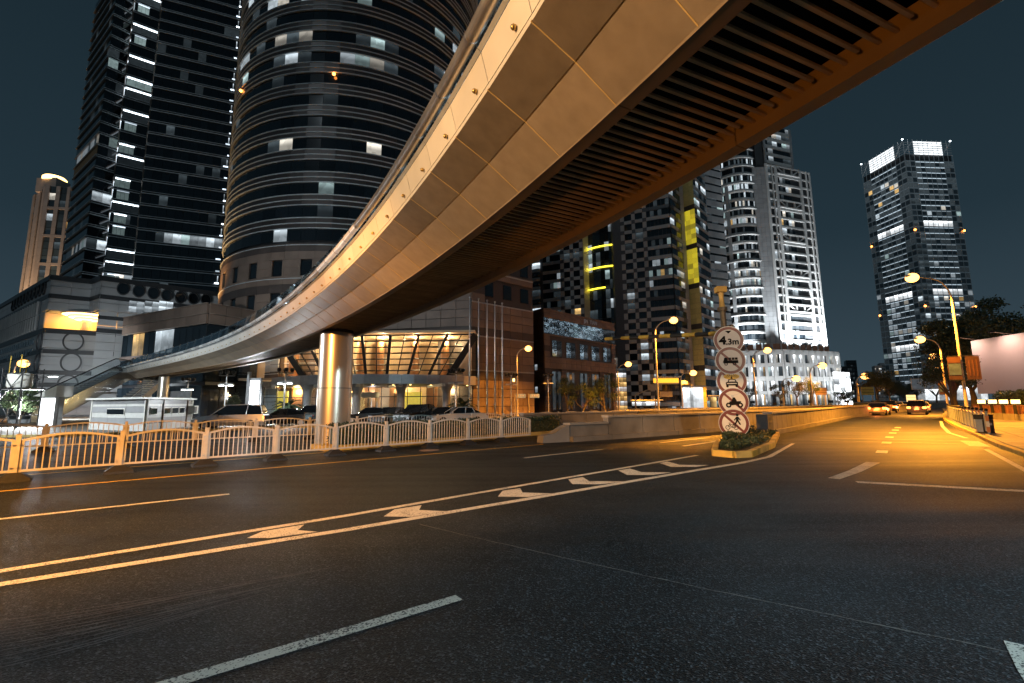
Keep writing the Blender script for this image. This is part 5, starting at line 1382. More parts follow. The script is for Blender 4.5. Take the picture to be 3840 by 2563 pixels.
# window grid on the long left face
its, fr_ = [], []
for k in range(18):
    u1 = F_l.W-4.2-k*1.75
    for z0, z1 in ((zter+.3, zter+2.6), (zter+2.9, zter+5.0)):
        its.append(F_l.it(MAT['tower_glass_blue'], u1-1.3, u1, z0, z1, .1, .2)); fr_.append(F_l.it(MAT['stone_white'], u1-1.55, u1-1.32, z0-.1, z1+.1, .1, .45))
    for z0 in (zter-2.2, zter-3.8, zter-6.6, zter-8.2, zter-11.2): its.append(F_l.it(MAT['tower_glass_blue'], u1-3.0, u1-1.9, z0, z0+1.05, .1, .2))
pieces(st_, 'window', its); pieces(st_, 'window_fin', fr_)
for px_ in (512, 570, 622):
    u, z = zf(F_cr, px_, 1152); pieces(st_, 'upper_window', [F_cr.it(MAT['office_lit'], u-1.0+j*1.02, u-.04+j*1.02, z-.9+i*.95, z-.02+i*.95, .1, .2) for j in (0,1) for i in (0,1)])
# terrace: deck, ring canopies, orange light
tcx = SA_.lerp(SDp, .46)-F_ad.N*2.2
for r_, dz in ((3.2,2.9),(2.4,2.5),(1.6,2.15)):
    MB().lathe([(r_,0),(r_,.28),(r_-.5,.3),(r_-.5,.02)], 36, (tcx.x,tcx.y,zter+dz)).build('terrace_ring', MAT['stone_pink'], st_)
    MB().lathe([(r_-.1,0),(r_-.1,.06),(r_-.35,.06),(r_-.35,0)], 36, (tcx.x,tcx.y,zter+dz-.09)).build('ring_light', MAT['bulb_warm'], st_)
MB().lathe([(.7,0),(.7,2.6)], 20, (tcx.x,tcx.y,zter)).build('terrace_drum', MAT['stone_pink'], st_)
for p in (tcx+Vector((-1.6,-.9,zter+1.6)), tcx+Vector((1.8,.3,zter+1.6)), tcx+Vector((2.6,-.6,zter+3.2))): lamp(st_, 'POINT', p, 330, (1,.50,.06), .25, name='terrace_light')
fl = thing('floodlight', 'added amber floodlight on the dark pavilion roof tinting the round tower', 'floodlight', (-46.5,62.5,14.2)); MB().box((-.5,-.4,0),(.5,.4,.8)).build('housing', MAT['black_metal'], fl, M=WM[fl.name])  # lamp added for the orange edge of the round tower
lamp(fl, 'SPOT', (-46.4,62.7,15.4), 3200, (1,.55,.18), .4, (.12,.5,.86), 110, .8)
# ---- J: stepped dark glass tower --------------------------------------------------
dt = thing('stepped_glass_tower', 'black glass office tower with stepped corners and lit balcony strips', 'tower', (-105,120,0))
PP = [Vector((*p, 0)) for p in [(-131,128),(-112.2,115),(-109.6,118.4),(-105.6,114.0),(-100.8,117.6),(-94.5,110.0),(-77.5,117.0)]]
core(dt, 'core', [(p.x+.1, p.y+.35) for p in PP]+[(-76,135),(-125,148)], 20, 128, 'black_metal')
fins, wi, led = [], [], []
f3 = 3.28; zb_ = 29.5
faces = [Fac(tuple(PP[i])[:2], tuple(PP[i+1])[:2]) for i in range(6)]
litf = {(5,4):.55, (5,27):.35, (1,8):.3, (1,20):.4, (5,15):.05, (5,19):.2, (5,24):.3, (0,4):.5, (0,13):.8, (1,13):.6, (1,4):.4, (3,1):.5}
for f in range(30):
    z = zb_+f*f3
    for i, F in enumerate(faces):
        fins.append(F.it(MAT['fin'] if i % 2 or i == 5 else MAT['fin_warm'] if 'fin_warm' in MAT else mat('fin_warm', (.50,.40,.34), .45, metal=.3, var=.1), -.05, F.W+.05, z, z+.16, .02, .38))
        fins.append(F.it(MAT['fin'], -.03, F.W+.03, z+.62, z+.70, .02, .25))
        n = max(1, round(F.W/1.9))
        for k in range(n):
            p = litf.get((i, f), .0)
            if i == 5 and f in (15, 19, 24): p = p if 6 < k < 10 else 0
            if i == 5 and f == 4: p = .85 if k > 1 else .3
            m_ = pick(p, .06+p*.3, .02)
            if i == 0 and f == 12: m_ = MAT['amber_panel'] if 'amber_panel' in MAT else mat('amber_panel', (.30,.16,.06), .5)
            wi.append(F.it(m_, F.W*k/n+.03, F.W*(k+1)/n-.03, z+.75, z+f3-.03, -.1, .05))
    # balcony light strips in the notch
    for i, F in ((2, faces[2]), (3, faces[3])):
        h_ = R5.random()
        if f in (0,1,2,3,5,6,7,8,9,11,12,14,15,17,18,20,22,23,25,26,28) or h_ < .1:
            a0_ = 0 if (i == 2 or h_ < .7) else F.W*.1; a1_ = F.W if h_ < .55 else F.W*.55
            led.append(F.it(MAT['led_soft'] if (i == 2 or h_ > .75) else MAT['led_white'], a0_+.1, a1_-.1, z+f3-.36, z+f3-.16, .06, .2))
            for k in range(3): wi.append(F.it(MAT['office_dim'] if h_ < .5 else MAT['office_lit_c'], a0_+.1+k*(a1_-a0_-.2)/3, a0_+.05+(k+1)*(a1_-a0_-.2)/3, z+.8, z+f3-.5, .06, .12))
    # chain of lamps down the right edge
    F = faces[5]
    led.append(F.it(MAT['led_white'] if R5.random() < .35 else MAT['led_soft'], F.W-.4-R5.random()*.8, F.W-.1, z+.8, z+1.05, .1, .35))
    if R5.random() < .5: led.append(F.it(MAT['office_lit'], F.W-.5, F.W-.3, z+1.3, z+f3-.4, .1, .2))
pieces(dt, 'window', wi); pieces(dt, 'floor_fin', fins); pieces(dt, 'light_strip', led)
for k in range(16): pieces(dt, 'podium_mullion', [faces[5].it(MAT['fin'], faces[5].W*k/16, faces[5].W*k/16+.12, 23, 29.4, .1, .3)])
# ---- K: pale apartment tower ---------------------------------------------------------
pt = thing('pale_tower', 'pale pink stone tower with lit crown at the far left', 'tower', (-215,195,0))
FP_ = Fac((-206.5,190.5), (-188,194)); FP2 = Fac((-222,200), (-206.5,190.5))
core(pt, 'core', [(-221.5,200.4),(-206.4,191),(-188,194.4),(-190,220),(-220,222)], 0, 99, 'trim_dark')
its, wi = [], []
for f in range(31):
    z = f*3.2
    for k, (a, c) in enumerate(((0,1.6),(4.2,5.8),(8.4,9.6),(13.2,14.4),(18.0,18.8))): its.append(FP_.it(MAT['stone_pink'], a, c, z+.03, z+3.17, 0, .5))
    for a, c in ((1.6,4.2),(5.8,8.4),(9.6,13.2),(14.4,18.0)):
        wi.append(FP_.it(pick(.08,.25,.1,'tower_glass_blue'), a+.05, c-.05, z+.1, z+3.1, -.2, .0))
        if f % 4 == 3: its.append(FP_.it(MAT['stone_pink'], a, c, z+2.0, z+3.1, .0, .45))
    for k in range(6): its.append(FP2.it(MAT['stone_pink'], FP2.W*k/6+.04, FP2.W*(k+1)/6-.04, z+.04, z+3.16, 0, .4)) if k % 3 != 1 else wi.append(FP2.it(pick(.1,.2,.2), FP2.W*k/6+.1, FP2.W*(k+1)/6-.1, z+.3, z+2.9, -.1, .1))
pieces(pt, 'stone_panel', its); pieces(pt, 'window', wi)
q = atY(168, 690, 193)
MB().box((q.x-4.5,193.5,98), (q.x+4.5,200,zat(665,q.x,193))).build('crown_block', MAT['stone_pink'], pt)
zc_ = zat(648, q.x, 193)
MB().lathe([(4.2,0),(4.2,1.6),(3.6,2.2)], 20, (q.x,197,zat(668,q.x,193))).build('crown_lantern', MAT['bulb_warm'], pt)
for x, y in ((-225,186),(-200,180)):
    fl = thing('floodlight', 'amber roof floodlight aimed at the pale tower %s' % ('left side' if x < -210 else 'right side'), 'floodlight', (x,y,24)); MB().box((-.5,-.4,0),(.5,.4,.8)).build('housing', MAT['black_metal'], fl, M=WM[fl.name])
    lamp(fl, 'SPOT', (x,y+.5,25), 60000, (1,.72,.42), .5, (.05,.22,.97), 110, .9)
# ---- L: dark glass pavilion ------------------------------------------------------------
pv_ = thing('dark_pavilion', 'dark glass pavilion with brown roof edge behind the bridge glass rail', 'building', (-46,60,0))
FV = Fac((-55.4,64.0), (-37.4,55.0)); FV2 = Fac((-37.4,55.0), (-34.5,60.0))
core(pv_, 'core', [(-55.2,64.4),(-37.4,55.4),(-34.6,60.2),(-48,72)], 0, 14.2, 'black_metal')
its, tr2 = [], []
for F, n in ((FV,14),(FV2,3)):
    for k in range(n):
        for z0, z1 in ((.3,4.2),(4.6,8.0),(8.6,11.6)):
            its.append(F.it(MAT['office_warm'] if (F is FV and k in (2,3) and z0 > 8) else MAT['office_lit'] if (F is FV and k in (6,7,8) and z0 > 8 and R5.random() < .7) else MAT['tower_glass'], F.W*k/n+.05, F.W*(k+1)/n-.05, z0, z1, -.05, .08))
        for z0, z1 in ((11.8,12.9),(13.0,14.2)): tr2.append(F.it(MAT['stone_brown'], F.W*k/n+.02, F.W*(k+1)/n-.02, z0, z1, 0, .25))
        tr2.append(F.it(MAT['stone_dark'], F.W*k/n+.02, F.W*(k+1)/n-.02, 8.05, 8.55, 0, .2))
    for z in (11.7,12.95,14.25): tr2.append(F.it(MAT['fin_warm'], 0, F.W, z, z+.06, .1, .35))
pieces(pv_, 'window', its); pieces(pv_, 'roof_edge_panel', tr2)
# gold lit stone strips between the pavilion and the side wing
gs2 = thing('gold_lit_wall', 'amber lit tiled wall with black glass strips behind the cabin', 'building', (-44,60,0))
FGd = Fac((-49,60.5), (-37.5,62.5)); its = []
core(gs2, 'core', [(-49,60.8),(-37.5,62.8),(-37,66),(-48,66)], 0, 8.0, 'black_metal')
for a, c in ((0,1.4),(3.2,4.6),(6.6,7.9),(8.6,9.4)):
    for r_ in range(7): its.append(FGd.it(MAT['stone_pink'], a, c, .1+r_*1.1, 1.17+r_*1.1, 0, .15))
pieces(gs2, 'stone_panel', its)
pieces(gs2, 'wall_window', [FGd.it(MAT['tower_glass'], a, c, .1, 7.9, -.05, .05) for a, c in ((1.5,3.1),(4.7,6.5),(9.5,11.4))])
# ------------------------------------------------------------------ escalator at the bridge's far end
esc = thing('escalator', 'mirror clad escalator climbing to the far end of the footbridge', 'escalator', (-41,44,0))
eT = sec(SB, .5, .75)+rim(SB)[1]*.5; eT.z = 5.45
gB = gp(205, 1615); eB = Vector((-41.6,39.5,.35))
ed = (eB-eT); eh = Vector((ed.x, ed.y, 0)); eu = eh.normalized(); en = Vector((eu.y,-eu.x,0))
if en.dot(Vector((1,-.3,0))) < 0: en = -en      # towards the viewer's right
def ep(a, z, d): return eT+eu*a+en*d+Vector((0,0,z))
Lh = eh.length; sl_ = ed.z/Lh
def eprof(off): return [(-.9, off), (.9, off), (Lh-1.0, sl_*(Lh-1.9)+off), (Lh+.8, sl_*(Lh-1.9)+off)]
def eslab(d0, d1, top, bot, name, mt):
    t_, b_ = eprof(top), eprof(bot); pts = [ep(a, z, d0) for a, z in t_]+[ep(a, z, d0) for a, z in b_[::-1]]
    return MB().poly3(pts, en*(d1-d0)).build(name, MAT[mt], esc)
eslab(.86, .95, .55, -.85, 'side_cladding', 'mirror_steel'); eslab(-.95, -.86, .55, -.85, 'side_cladding', 'mirror_steel')
eslab(-.84, .84, -.60, -.90, 'underside', 'grey_paint')
for d in (.90, -.90):
    eslab(d-.015, d+.015, 1.35, .57, 'balustrade_glass', 'clear_glass')
    MB().tube([ep(a, z+1.4, d) for a, z in eprof(0)], .05, 8).build('handrail', MAT['rubber'], esc)
nst = 22
for k in range(nst):
    a = .9+(Lh-1.9)*(k+.5)/nst; piece('step', esc, MAT['steel'], ep(a, sl_*(a-.9)+.05, 0), (eu, en, XYZ[2]), ((Lh-1.9)/nst*.98, 1.6, .12))
# stair flight next to it
stf = thing('stair_flight', 'grey stair flight and landing under the far end of the footbridge', 'stairs', (-36,44,0))
sT = eT+en*3.0+Vector((0,0,-.6))
for k in range(20):
    c = sT+eu*(.35*k)+Vector((0,0,-.24*k)); piece('step', stf, MAT['concrete'], c, (eu, en, XYZ[2]), (.36,1.8,.16))
MB().poly3([sT+en*.95+Vector((0,0,.2)), sT+en*.95+Vector((0,0,-.5)), sT+en*.95+eu*7-Vector((0,0,5.3)), sT+en*.95+eu*7-Vector((0,0,4.6))], en*.08).build('stringer', MAT['grey_paint'], stf)
MB().tube([sT+en*.95+Vector((0,0,1.0)), sT+en*.95+eu*7-Vector((0,0,3.8))], .03, 8).build('handrail', MAT['steel'], stf)
piece('landing_screen', stf, MAT['grey_paint'], sT+Vector((1.4,1.0,-2.6)), XYZ, (3.6,.12,2.2))
# ------------------------------------------------------------------ site cabin
cb = thing('site_cabin', 'striped white and grey site cabin with flat roof behind the railing', 'cabin', (-24,31,0))
c0 = atY(542, 1600, 29.5); c0 = Vector((c0.x, c0.y, 0)); cL = atY(340, 1600, 32.5); cL = Vector((cL.x, cL.y, 0)); cR = atY(712, 1600, 36.0); cR = Vector((cR.x, cR.y, 0))
hC = zat(1497, c0.x, c0.y)
F1, F2 = Fac(tuple(cL)[:2], tuple(c0)[:2]), Fac(tuple(c0)[:2], tuple(cR)[:2])
bk = cL+(cR-c0)
core(cb, 'body', [tuple(p)[:2] for p in (cL-F1.N*.05+Vector((.05,.05,0)), c0+Vector((0,.1,0)), cR+Vector((-.1,.05,0)), bk)], .1, hC-.05, 'cabin_grey')
rows = [(.12,.62,'cabin_white'),(.64,1.02,'cabin_grey'),(1.04,1.42,'cabin_white'),(1.44,1.86,'cabin_grey'),(1.88,2.05,'cabin_white')]
wins1 = [(.33,.64,1.30,1.68)]; wins2 = [(.06,.17,1.32,1.72),(.33,.45,1.32,1.72),(.50,.62,1.32,1.72),(.67,.78,1.32,1.72)]
for F, wins, n in ((F1,wins1,3),(F2,wins2,4)):
    its = []
    for z0, z1, m_ in rows:
        zz0, zz1 = z0*hC/2.4, z1*hC/2.4
        for k in range(n): its.append(F.it(MAT[m_], F.W*k/n+.01, F.W*(k+1)/n-.01, zz0, zz1, 0, .05))
    for j in range(4): its.append(F.it(MAT['cabin_grey'], .02, F.W-.02, hC*(.862+j*.03), hC*(.880+j*.03), 0, .07))
    pieces(cb, 'wall_panel', its)
    for a, c, z0, z1 in wins:
        zz0, zz1 = z0*hC/2.4, z1*hC/2.4
        fr__ = piece('window_frame', cb, MAT['white_paint'], F.P(F.W*(a+c)/2, (zz0+zz1)/2, .065), F.ax, (F.W*(c-a)+.12,.05,zz1-zz0+.12))
        piece('pane', fr__, MAT['tower_glass'], F.P(F.W*(a+c)/2, (zz0+zz1)/2, .10), F.ax, (F.W*(c-a),.04,zz1-zz0))
    pieces(cb, 'corner_post', [F.it(MAT['white_paint'], -.05, .08, 0, hC, .0, .09), F.it(MAT['white_paint'], F.W-.08, F.W+.05, 0, hC, .0, .09)])
pieces(cb, 'drain_pipe', [F2.it(MAT['stone_brown'], F2.W*.30, F2.W*.30+.08, 0, hC, .05, .13), F2.it(MAT['stone_brown'], F2.W*.85, F2.W*.85+.08, 0, hC, .05, .13)])
MB().prism([tuple(p)[:2] for p in (cL+Vector((-.4,-.2,0)), c0+Vector((.05,-.4,0)), cR+Vector((.4,0,0)), bk+Vector((0,.4,0)))], hC, hC+.12).build('roof', MAT['cabin_white'], cb)
ac = piece('air_conditioner', cb, MAT['cabin_white'], F2.P(F2.W*.93, 1.55*hC/2.4, .32), F2.ax, (.75,.4,.62))
piece('fan_grille', ac, MAT['dark_grey'], F2.P(F2.W*.90, 1.55*hC/2.4, .53), F2.ax, (.46,.03,.48))
# ------------------------------------------------------------------ lit kiosk, scaffold, neon pillar
kk = thing('lit_kiosk', 'overexposed white lit advertising kiosk at the escalator foot', 'kiosk', (-37,37,0))
a, b_ = atY(150,1550,38), atY(206,1550,37.2); FK2 = Fac((a.x,a.y), (b_.x,b_.y)); zk0, zk1 = .25, zat(1492, b_.x, b_.y)
MB().poly3([FK2.P(0,.05,-.5), FK2.P(FK2.W,.05,-.5), FK2.P(FK2.W,zk1+.1,-.5), FK2.P(0,zk1+.1,-.5)], FK2.N*.42).build('housing', MAT['grey_paint'], kk)
pieces(kk, 'light_panel', [FK2.it(MAT['lightbox'], FK2.W*k/2+.03, FK2.W*(k+1)/2-.03, zk0, zk1-.05, -.08, .0) for k in range(2)])
pieces(kk, 'frame_post', [FK2.it(MAT['steel'], u, u+.09, 0, zk1+.2, -.1, .06) for u in (-.05, FK2.W-.04)])
MB().poly3([FK2.P(-.7,zk1+.15,.3), FK2.P(FK2.W+.5,zk1+.95,.3), FK2.P(FK2.W+.5,zk1+.05,.3)], -FK2.N*1.1).build('sloped_roof', MAT['cabin_white'], kk)
lamp(kk, 'SPOT', FK2.P(FK2.W/2, 1.6, .35), 18000, (.93,.97,1), .8, tuple(FK2.N), 170, 1.0, 'kiosk_light')
sf = thing('scaffold_tower', 'black scaffold tower holding a white tank at the left edge', 'scaffold', (-36.5,32,0))
sx0 = atY(20, 1600, 33.5); o = Vector((sx0.x, sx0.y, 0))
for i in (0,1):
    for j in (0,1): MB().tube([o+Vector((i*1.5-.75,j*1.5,0)), o+Vector((i*1.5-.75,j*1.5,4.6))], .045, 8).build('upright', MAT['black_metal'], sf)
for z in (1.1,2.2,3.1,4.2):
    for j in (0,1): MB().tube([o+Vector((-1.0,j*1.5,z)), o+Vector((1.0,j*1.5,z))], .035, 6).build('ledger', MAT['black_metal'], sf)
for z in (0.1,2.2): 
    MB().tube([o+Vector((-.75,0,z)), o+Vector((.75,0,z+2.0))], .03, 6).build('brace', MAT['black_metal'], sf); MB().tube([o+Vector((.75,0,z)), o+Vector((-.75,0,z+2.0))], .03, 6).build('brace', MAT['black_metal'], sf)
MB().lathe([(.62,0),(.7,.1),(.7,1.0),(.6,1.1)], 20, o+Vector((-.2,.75,3.15))).build('tank', MAT['white_paint'], sf)
for x, z in ((.3,5.6),(.75,5.2),(-.5,5.5)): MB().tube([o+Vector((x,.2,4.2)), o+Vector((x,.2,z))], .03, 6).build('yellow_rod', MAT['yellow_paint'], sf)
MB().prism([(o.x-1,o.y-.1),(o.x+1,o.y-.1),(o.x+1,o.y+1.6),(o.x-1,o.y+1.6)], 3.0, 3.08).build('platform', MAT['black_metal'], sf)
npz = thing('neon_pillar', 'tall white glowing pillar sign standing before the stone side wing', 'sign', (-19,36,0))
a = atY(947,1560,38); zt = zat(1418, a.x, a.y); zb2 = .1
MB().box((a.x-.62,a.y-.1,zb2), (a.x-.45,a.y+.25,zt+.5)).build('spine', MAT['grey_paint'], npz)
MB().box((a.x-.44,a.y,.25), (a.x+.5,a.y+.22,zt)).build('cabinet', MAT['grey_paint'], npz)
n = 7
for k in range(n):
    z0 = .9+(zt-1.1)*k/n; piece('light_panel', npz, MAT['lightbox'], (a.x+.03, a.y-.03, z0+(zt-1.1)/n/2), XYZ, (.74,.06,(zt-1.1)/n*.86))
lamp(npz, 'SPOT', (a.x, a.y-.2, zt*.6), 1500, (.9,.96,1), .5, (0,-1,0), 170, 1.0, 'pillar_light')
# ------------------------------------------------------------------ flagpoles and plaza floodlight masts
for k, (ut, vt, ub) in enumerate(((1762,1118,1760),(1796,1124,1794),(1826,1130,1827),(1856,1136,1857),(1884,1141,1885))):
    p = atY(ub, 1570, 45+k*.4); zt = zat(vt, p.x, p.y)
    f = thing('flagpole', 'bare steel flagpole before the hotel, %s of five from the left' % ordw[k], 'flagpole', (p.x,p.y,0), group='hotel flagpoles')
    MB().tube([(p.x,p.y,0),(p.x,p.y,zt*.38),(p.x,p.y,zt*.70),(p.x,p.y,zt)], [.10,.085,.065,.045], 10).build('pole', MAT['steel'], f)
    for z in (zt*.38, zt*.70): MB().tube([(p.x,p.y,z-.08),(p.x,p.y,z+.08)], .105, 10).build('collar', MAT['steel'], f)
    MB().sphere((p.x,p.y,zt+.06), .11, 10, 6).build('finial', MAT['steel'], f)
    MB().lathe([(.22,0),(.22,.1),(.13,.25)], 12, (p.x,p.y,0)).build('foot', MAT['concrete'], f)
def mast(ub, vtop, Y, label, lit=True, power=300):
    p = atY(ub, 1560, Y); zt = zat(vtop, p.x, p.y); t = thing('floodlight_mast', label, 'light mast', (p.x,p.y,0), group='plaza floodlight masts')
    MB().tube([(p.x,p.y,0),(p.x,p.y,zt-.9),(p.x,p.y,zt)], [.085,.06,.05], 10).build('pole', MAT['steel'], t)
    MB().lathe([(.65,0),(.65,.05),(.1,.06)], 16, (p.x,p.y,zt-.25)).build('ring_frame', MAT['black_metal'], t)
    piece('cross_arm', t, MAT['grey_paint'], (p.x,p.y,zt-1.0), XYZ, (1.2,.16,.10))
    for k in range(6):
        a = k*pi/3; q = Vector((p.x+.6*cos(a), p.y+.6*sin(a), zt))
        h_ = MB().lathe([(.08,-.12),(.17,.02),(.17,.18),(.06,.22)], 10, q).build('flood_head', MAT['black_metal'], t)
    for s_ in (-1,1):
        hb = piece('arm_lamp', t, MAT['white_paint'], (p.x+.42*s_,p.y-.05,zt-1.08), XYZ, (.5,.26,.12))
        if lit: piece('lamp_lens', hb, MAT['bulb_white'], (p.x+.42*s_,p.y-.05,zt-1.16), XYZ, (.36,.2,.04))
    if lit: lamp(t, 'SPOT', (p.x,p.y-.05,zt-1.25), power, (.88,.95,1), .25, (0,0,-1), 165, 1.0)
t = thing('floodlight_mast', 'white floodlight mast left of the picture beside the plaza kerb', 'light mast', (-36,19,0))
MB().tube([(-36,19,0),(-36,19,7.6)], .08, 10).build('pole', MAT['steel'], t); piece('arm_lamp', t, MAT['white_paint'], (-35.7,19.1,7.6), XYZ, (.7,.4,.14)); piece('lamp_lens', t, MAT['bulb_white'], (-35.7,19.1,7.51), XYZ, (.5,.3,.04))
lamp(t, 'SPOT', (-35.6,19.2,7.3), 15000, (.86,.95,1), .25, (.6,.75,-.25), 140, .6)
mast(840, 1400, 42, 'floodlight mast beside the silver minivan left of the neon pillar', True, 5200)
mast(695, 1425, 52, 'floodlight mast behind the cabin roof', True, 4200)
mast(1062, 1390, 40, 'floodlight mast left of the big round bridge column', True, 5200)
mast(1709, 1392, 40, 'floodlight mast left of the flagpoles before the atrium', False)
mast(1918, 1408, 52, 'floodlight mast right of the flagpoles before the brown wall', False)
mast(2058, 1408, 60, 'floodlight mast before the low brown stone annex', False)
p = atY(92, 1560, 56); e = atY(196, 1413, 56); al = thing('arm_lamp_post', 'white lit lamp on a long slanting arm before the striped store', 'street lamp', (p.x,p.y,0))
MB().tube([(p.x,p.y,0),(p.x,p.y,e.z-.6)], [.12,.09], 8).build('pole', MAT['grey_paint'], al); MB().tube([(p.x,p.y,e.z-.7),(e.x-1.2,p.y,e.z-.05),(e.x+.3,p.y,e.z-.1)], [.07,.05,.04], 8).build('arm', MAT['grey_paint'], al)
hb = MB().box((e.x-.5,p.y-.2,e.z), (e.x+.7,p.y+.2,e.z+.14)).build('lamp_head', MAT['white_paint'], al); piece('lamp_lens', hb, MAT['bulb_white'], (e.x+.1,p.y,e.z-.03), XYZ, (.9,.3,.04))
lamp(al, 'SPOT', (e.x+.1,p.y+.2,e.z-.2), 9000, (.84,.94,1), .3, (.05,.75,-.35), 170, .5)
# ------------------------------------------------------------------ cars
mat('car_silver', (.55,.55,.56), .28, metal=.7, var=.05, coat=.6); mat('car_black', (.012,.013,.015), .18, var=.1, coat=1.0); mat('car_white', (.66,.66,.66), .25, var=.05, coat=.8); mat('car_grey', (.14,.145,.15), .25, metal=.6, var=.05, coat=.7); mat('car_gold', (.42,.33,.18), .3, metal=.6, coat=.6)
mat('car_glass', (.01,.012,.014), .06, var=.1, spec=.9); mat('tyre', (.012,.012,.012), .8); mat('rim', (.45,.45,.46), .35, metal=.9)
def make_car(kind, paint):
    """length along +X (front), centred, on z=0"""
    if kind == 'van':  prof = [(-2.35,.45,.86),(-2.32,.95,.9),(-2.2,1.05,.9),(1.05,1.02,.9),(1.95,.92,.86),(2.3,.78,.80),(2.38,.5,.76)]; roof = [(-2.2,1.05),(-2.0,1.70),(-1.2,1.78),(.2,1.74),(1.25,1.02)]
    elif kind == 'suv': prof = [(-2.3,.5,.86),(-2.28,.98,.9),(-2.1,1.06,.9),(.9,1.04,.9),(2.0,.96,.88),(2.28,.82,.82),(2.34,.5,.78)]; roof = [(-2.1,1.06),(-1.8,1.62),(-.9,1.70),(.1,1.66),(.95,1.04)]
    else: prof = [(-2.35,.45,.82),(-2.32,.86,.86),(-1.7,.96,.88),(.85,.92,.88),(1.9,.80,.86),(2.3,.66,.80),(2.38,.42,.74)]; roof = [(-1.75,.96),(-1.05,1.38),(-.5,1.44),(.15,1.41),(.95,.92)]
    t = thing('car', '', 'car')
    b = MB(); V = []; lv = []
    n = len(prof)
    for x, zt, hw in prof:
        V += [(x,-hw*.94,.24),(x,-hw,.5 if zt > .55 else zt*.9),(x,-hw*.95,zt),(x,hw*.95,zt),(x,hw,.5 if zt > .55 else zt*.9),(x,hw*.94,.24)]
    Fc = [(i*6+j, i*6+(j+1) % 6, (i+1)*6+(j+1) % 6, (i+1)*6+j) for i in range(n-1) for j in range(6)]
    b.add(V, Fc+[(0,1,2,3,4,5), tuple((n-1)*6+j for j in (5,4,3,2,1,0))], False)
    body = b.build('body', MAT[paint], t)
    g = MB(); m_ = len(roof); V = []
    for i, (x, z) in enumerate(roof):
        edge = i in (0, m_-1); w1 = .84 if edge else .66
        V += [(x,-w1,z),(x,w1,z)]
    # greenhouse: side windows as polygons to the belt, front and rear screens, roof
    belt = lambda x: .985 if kind != 'sedan' else .93
    L_ = [Vector((x,-(.84 if i in (0,m_-1) else .67),z)) for i, (x,z) in enumerate(roof)]; R_ = [Vector((v.x,-v.y,v.z)) for v in L_]
    base = [(roof[0][0], roof[0][1]-.03), (roof[-1][0], roof[-1][1]-.03)]
    MB().add(L_+R_, [tuple(range(m_))[::-1], tuple(range(m_, 2*m_)), (0,1,m_+1,m_), (m_-2,m_-1,2*m_-1,2*m_-2)]).build('windows', MAT['car_glass'], t)
    rf = MB()
    for i in range(1, m_-2):
        rf.add([L_[i]+Vector((0,-.01,.012)), L_[i+1]+Vector((0,-.01,.012)), R_[i+1]+Vector((0,.01,.012)), R_[i]+Vector((0,.01,.012)), L_[i]+Vector((0,-.01,-.04)), L_[i+1]+Vector((0,-.01,-.04)), R_[i+1]+Vector((0,.01,-.04)), R_[i]+Vector((0,.01,-.04))], [(0,1,2,3),(0,4,5,1),(2,6,7,3)])
    rf.build('roof', MAT[paint], t)
    for s_ in (-1,1):
        for i in (1, 2, m_-2):
            p0 = L_[i] if s_ < 0 else R_[i]; xb = p0.x+(.25 if i == m_-2 else (-.2 if i == 1 else .1)); 
            MB().tube([p0+Vector((0,s_*.012,0)), (xb if i != m_-2 else roof[-1][0]-.05, s_*.86, .97 if kind != 'sedan' else .93)], .03, 6).build('pillar', MAT[paint], t)
    for x in (-1.42, 1.45):
        for s_ in (-1,1):
            w_ = MB(); nn = 18; c = Vector((x, s_*.80, .33))
            w_.tube([c-Vector((0,s_*.10,0)), c+Vector((0,s_*.11,0))], .33, nn); wo = w_.build('wheel', MAT['tyre'], t)
            MB().tube([c+Vector((0,s_*.09,0)), c+Vector((0,s_*.125,0))], .21, 14).build('rim', MAT['rim'], wo)
    for s_ in (-1,1):
        piece('headlight', t, MAT['rim'], (2.28,s_*.62,.66), XYZ, (.14,.34,.14)); piece('tail_light', t, MAT['car_tail_off'] if 'car_tail_off' in MAT else mat('car_tail_off', (.30,.02,.02), .3), (-2.31,s_*.70,.80), XYZ, (.10,.26,.16))
        piece('mirror', t, MAT[paint], (.75,s_*.98,1.0), XYZ, (.12,.2,.13))
    piece('number_plate', t, MAT['white_paint'], (-2.37,0,.62), XYZ, (.03,.44,.14)); piece('bumper', t, MAT['dark_grey'], (-2.34,0,.36), XYZ, (.10,1.5,.16)); piece('grille', t, MAT['dark_grey'], (2.36,0,.52), XYZ, (.06,.9,.18))
    return t
protos = {k: make_car(*k) for k in (('van','car_silver'),('sedan','car_black'),('suv','car_black'),('sedan','car_grey'),('sedan','car_white'),('suv','car_grey'),('sedan','car_gold'))}
def put_car(kind, x, y, rz, label, group):
    return copy_tree(protos[kind], Matrix.Translation((x, y, 0)) @ Matrix.Rotation(rz, 4, 'Z'), label, group)
def cpx(u, Y): q = atY(u, 1580, Y); return q.x, q.y
G1 = 'cars parked before the hotel'
put_car(('van','car_silver'), *cpx(870,34), radians(196), 'silver minivan behind the railing below the floodlight mast', G1)
put_car(('sedan','car_black'), *cpx(1055,37), radians(205), 'black sedan left of the big bridge column', G1)
put_car(('suv','car_black'), *cpx(1150,40), radians(205), 'black SUV half hidden by the big bridge column', G1)
put_car(('sedan','car_black'), *cpx(1380,41), radians(200), 'black car before the revolving door', G1)
put_car(('sedan','car_grey'), *cpx(1465,41.5), radians(255), 'grey car parked nose out before the lobby pillar', G1)
put_car(('suv','car_black'), *cpx(1560,40), radians(250), 'dark car before the flowering lobby window', G1)
put_car(('sedan','car_black'), *cpx(1640,39), radians(205), 'black car under the canopy right end', G1)
put_car(('sedan','car_white'), *cpx(1715,38), radians(205), 'pale sedan passing below the flagpoles', G1)
G2 = 'queue of cars on the right road'
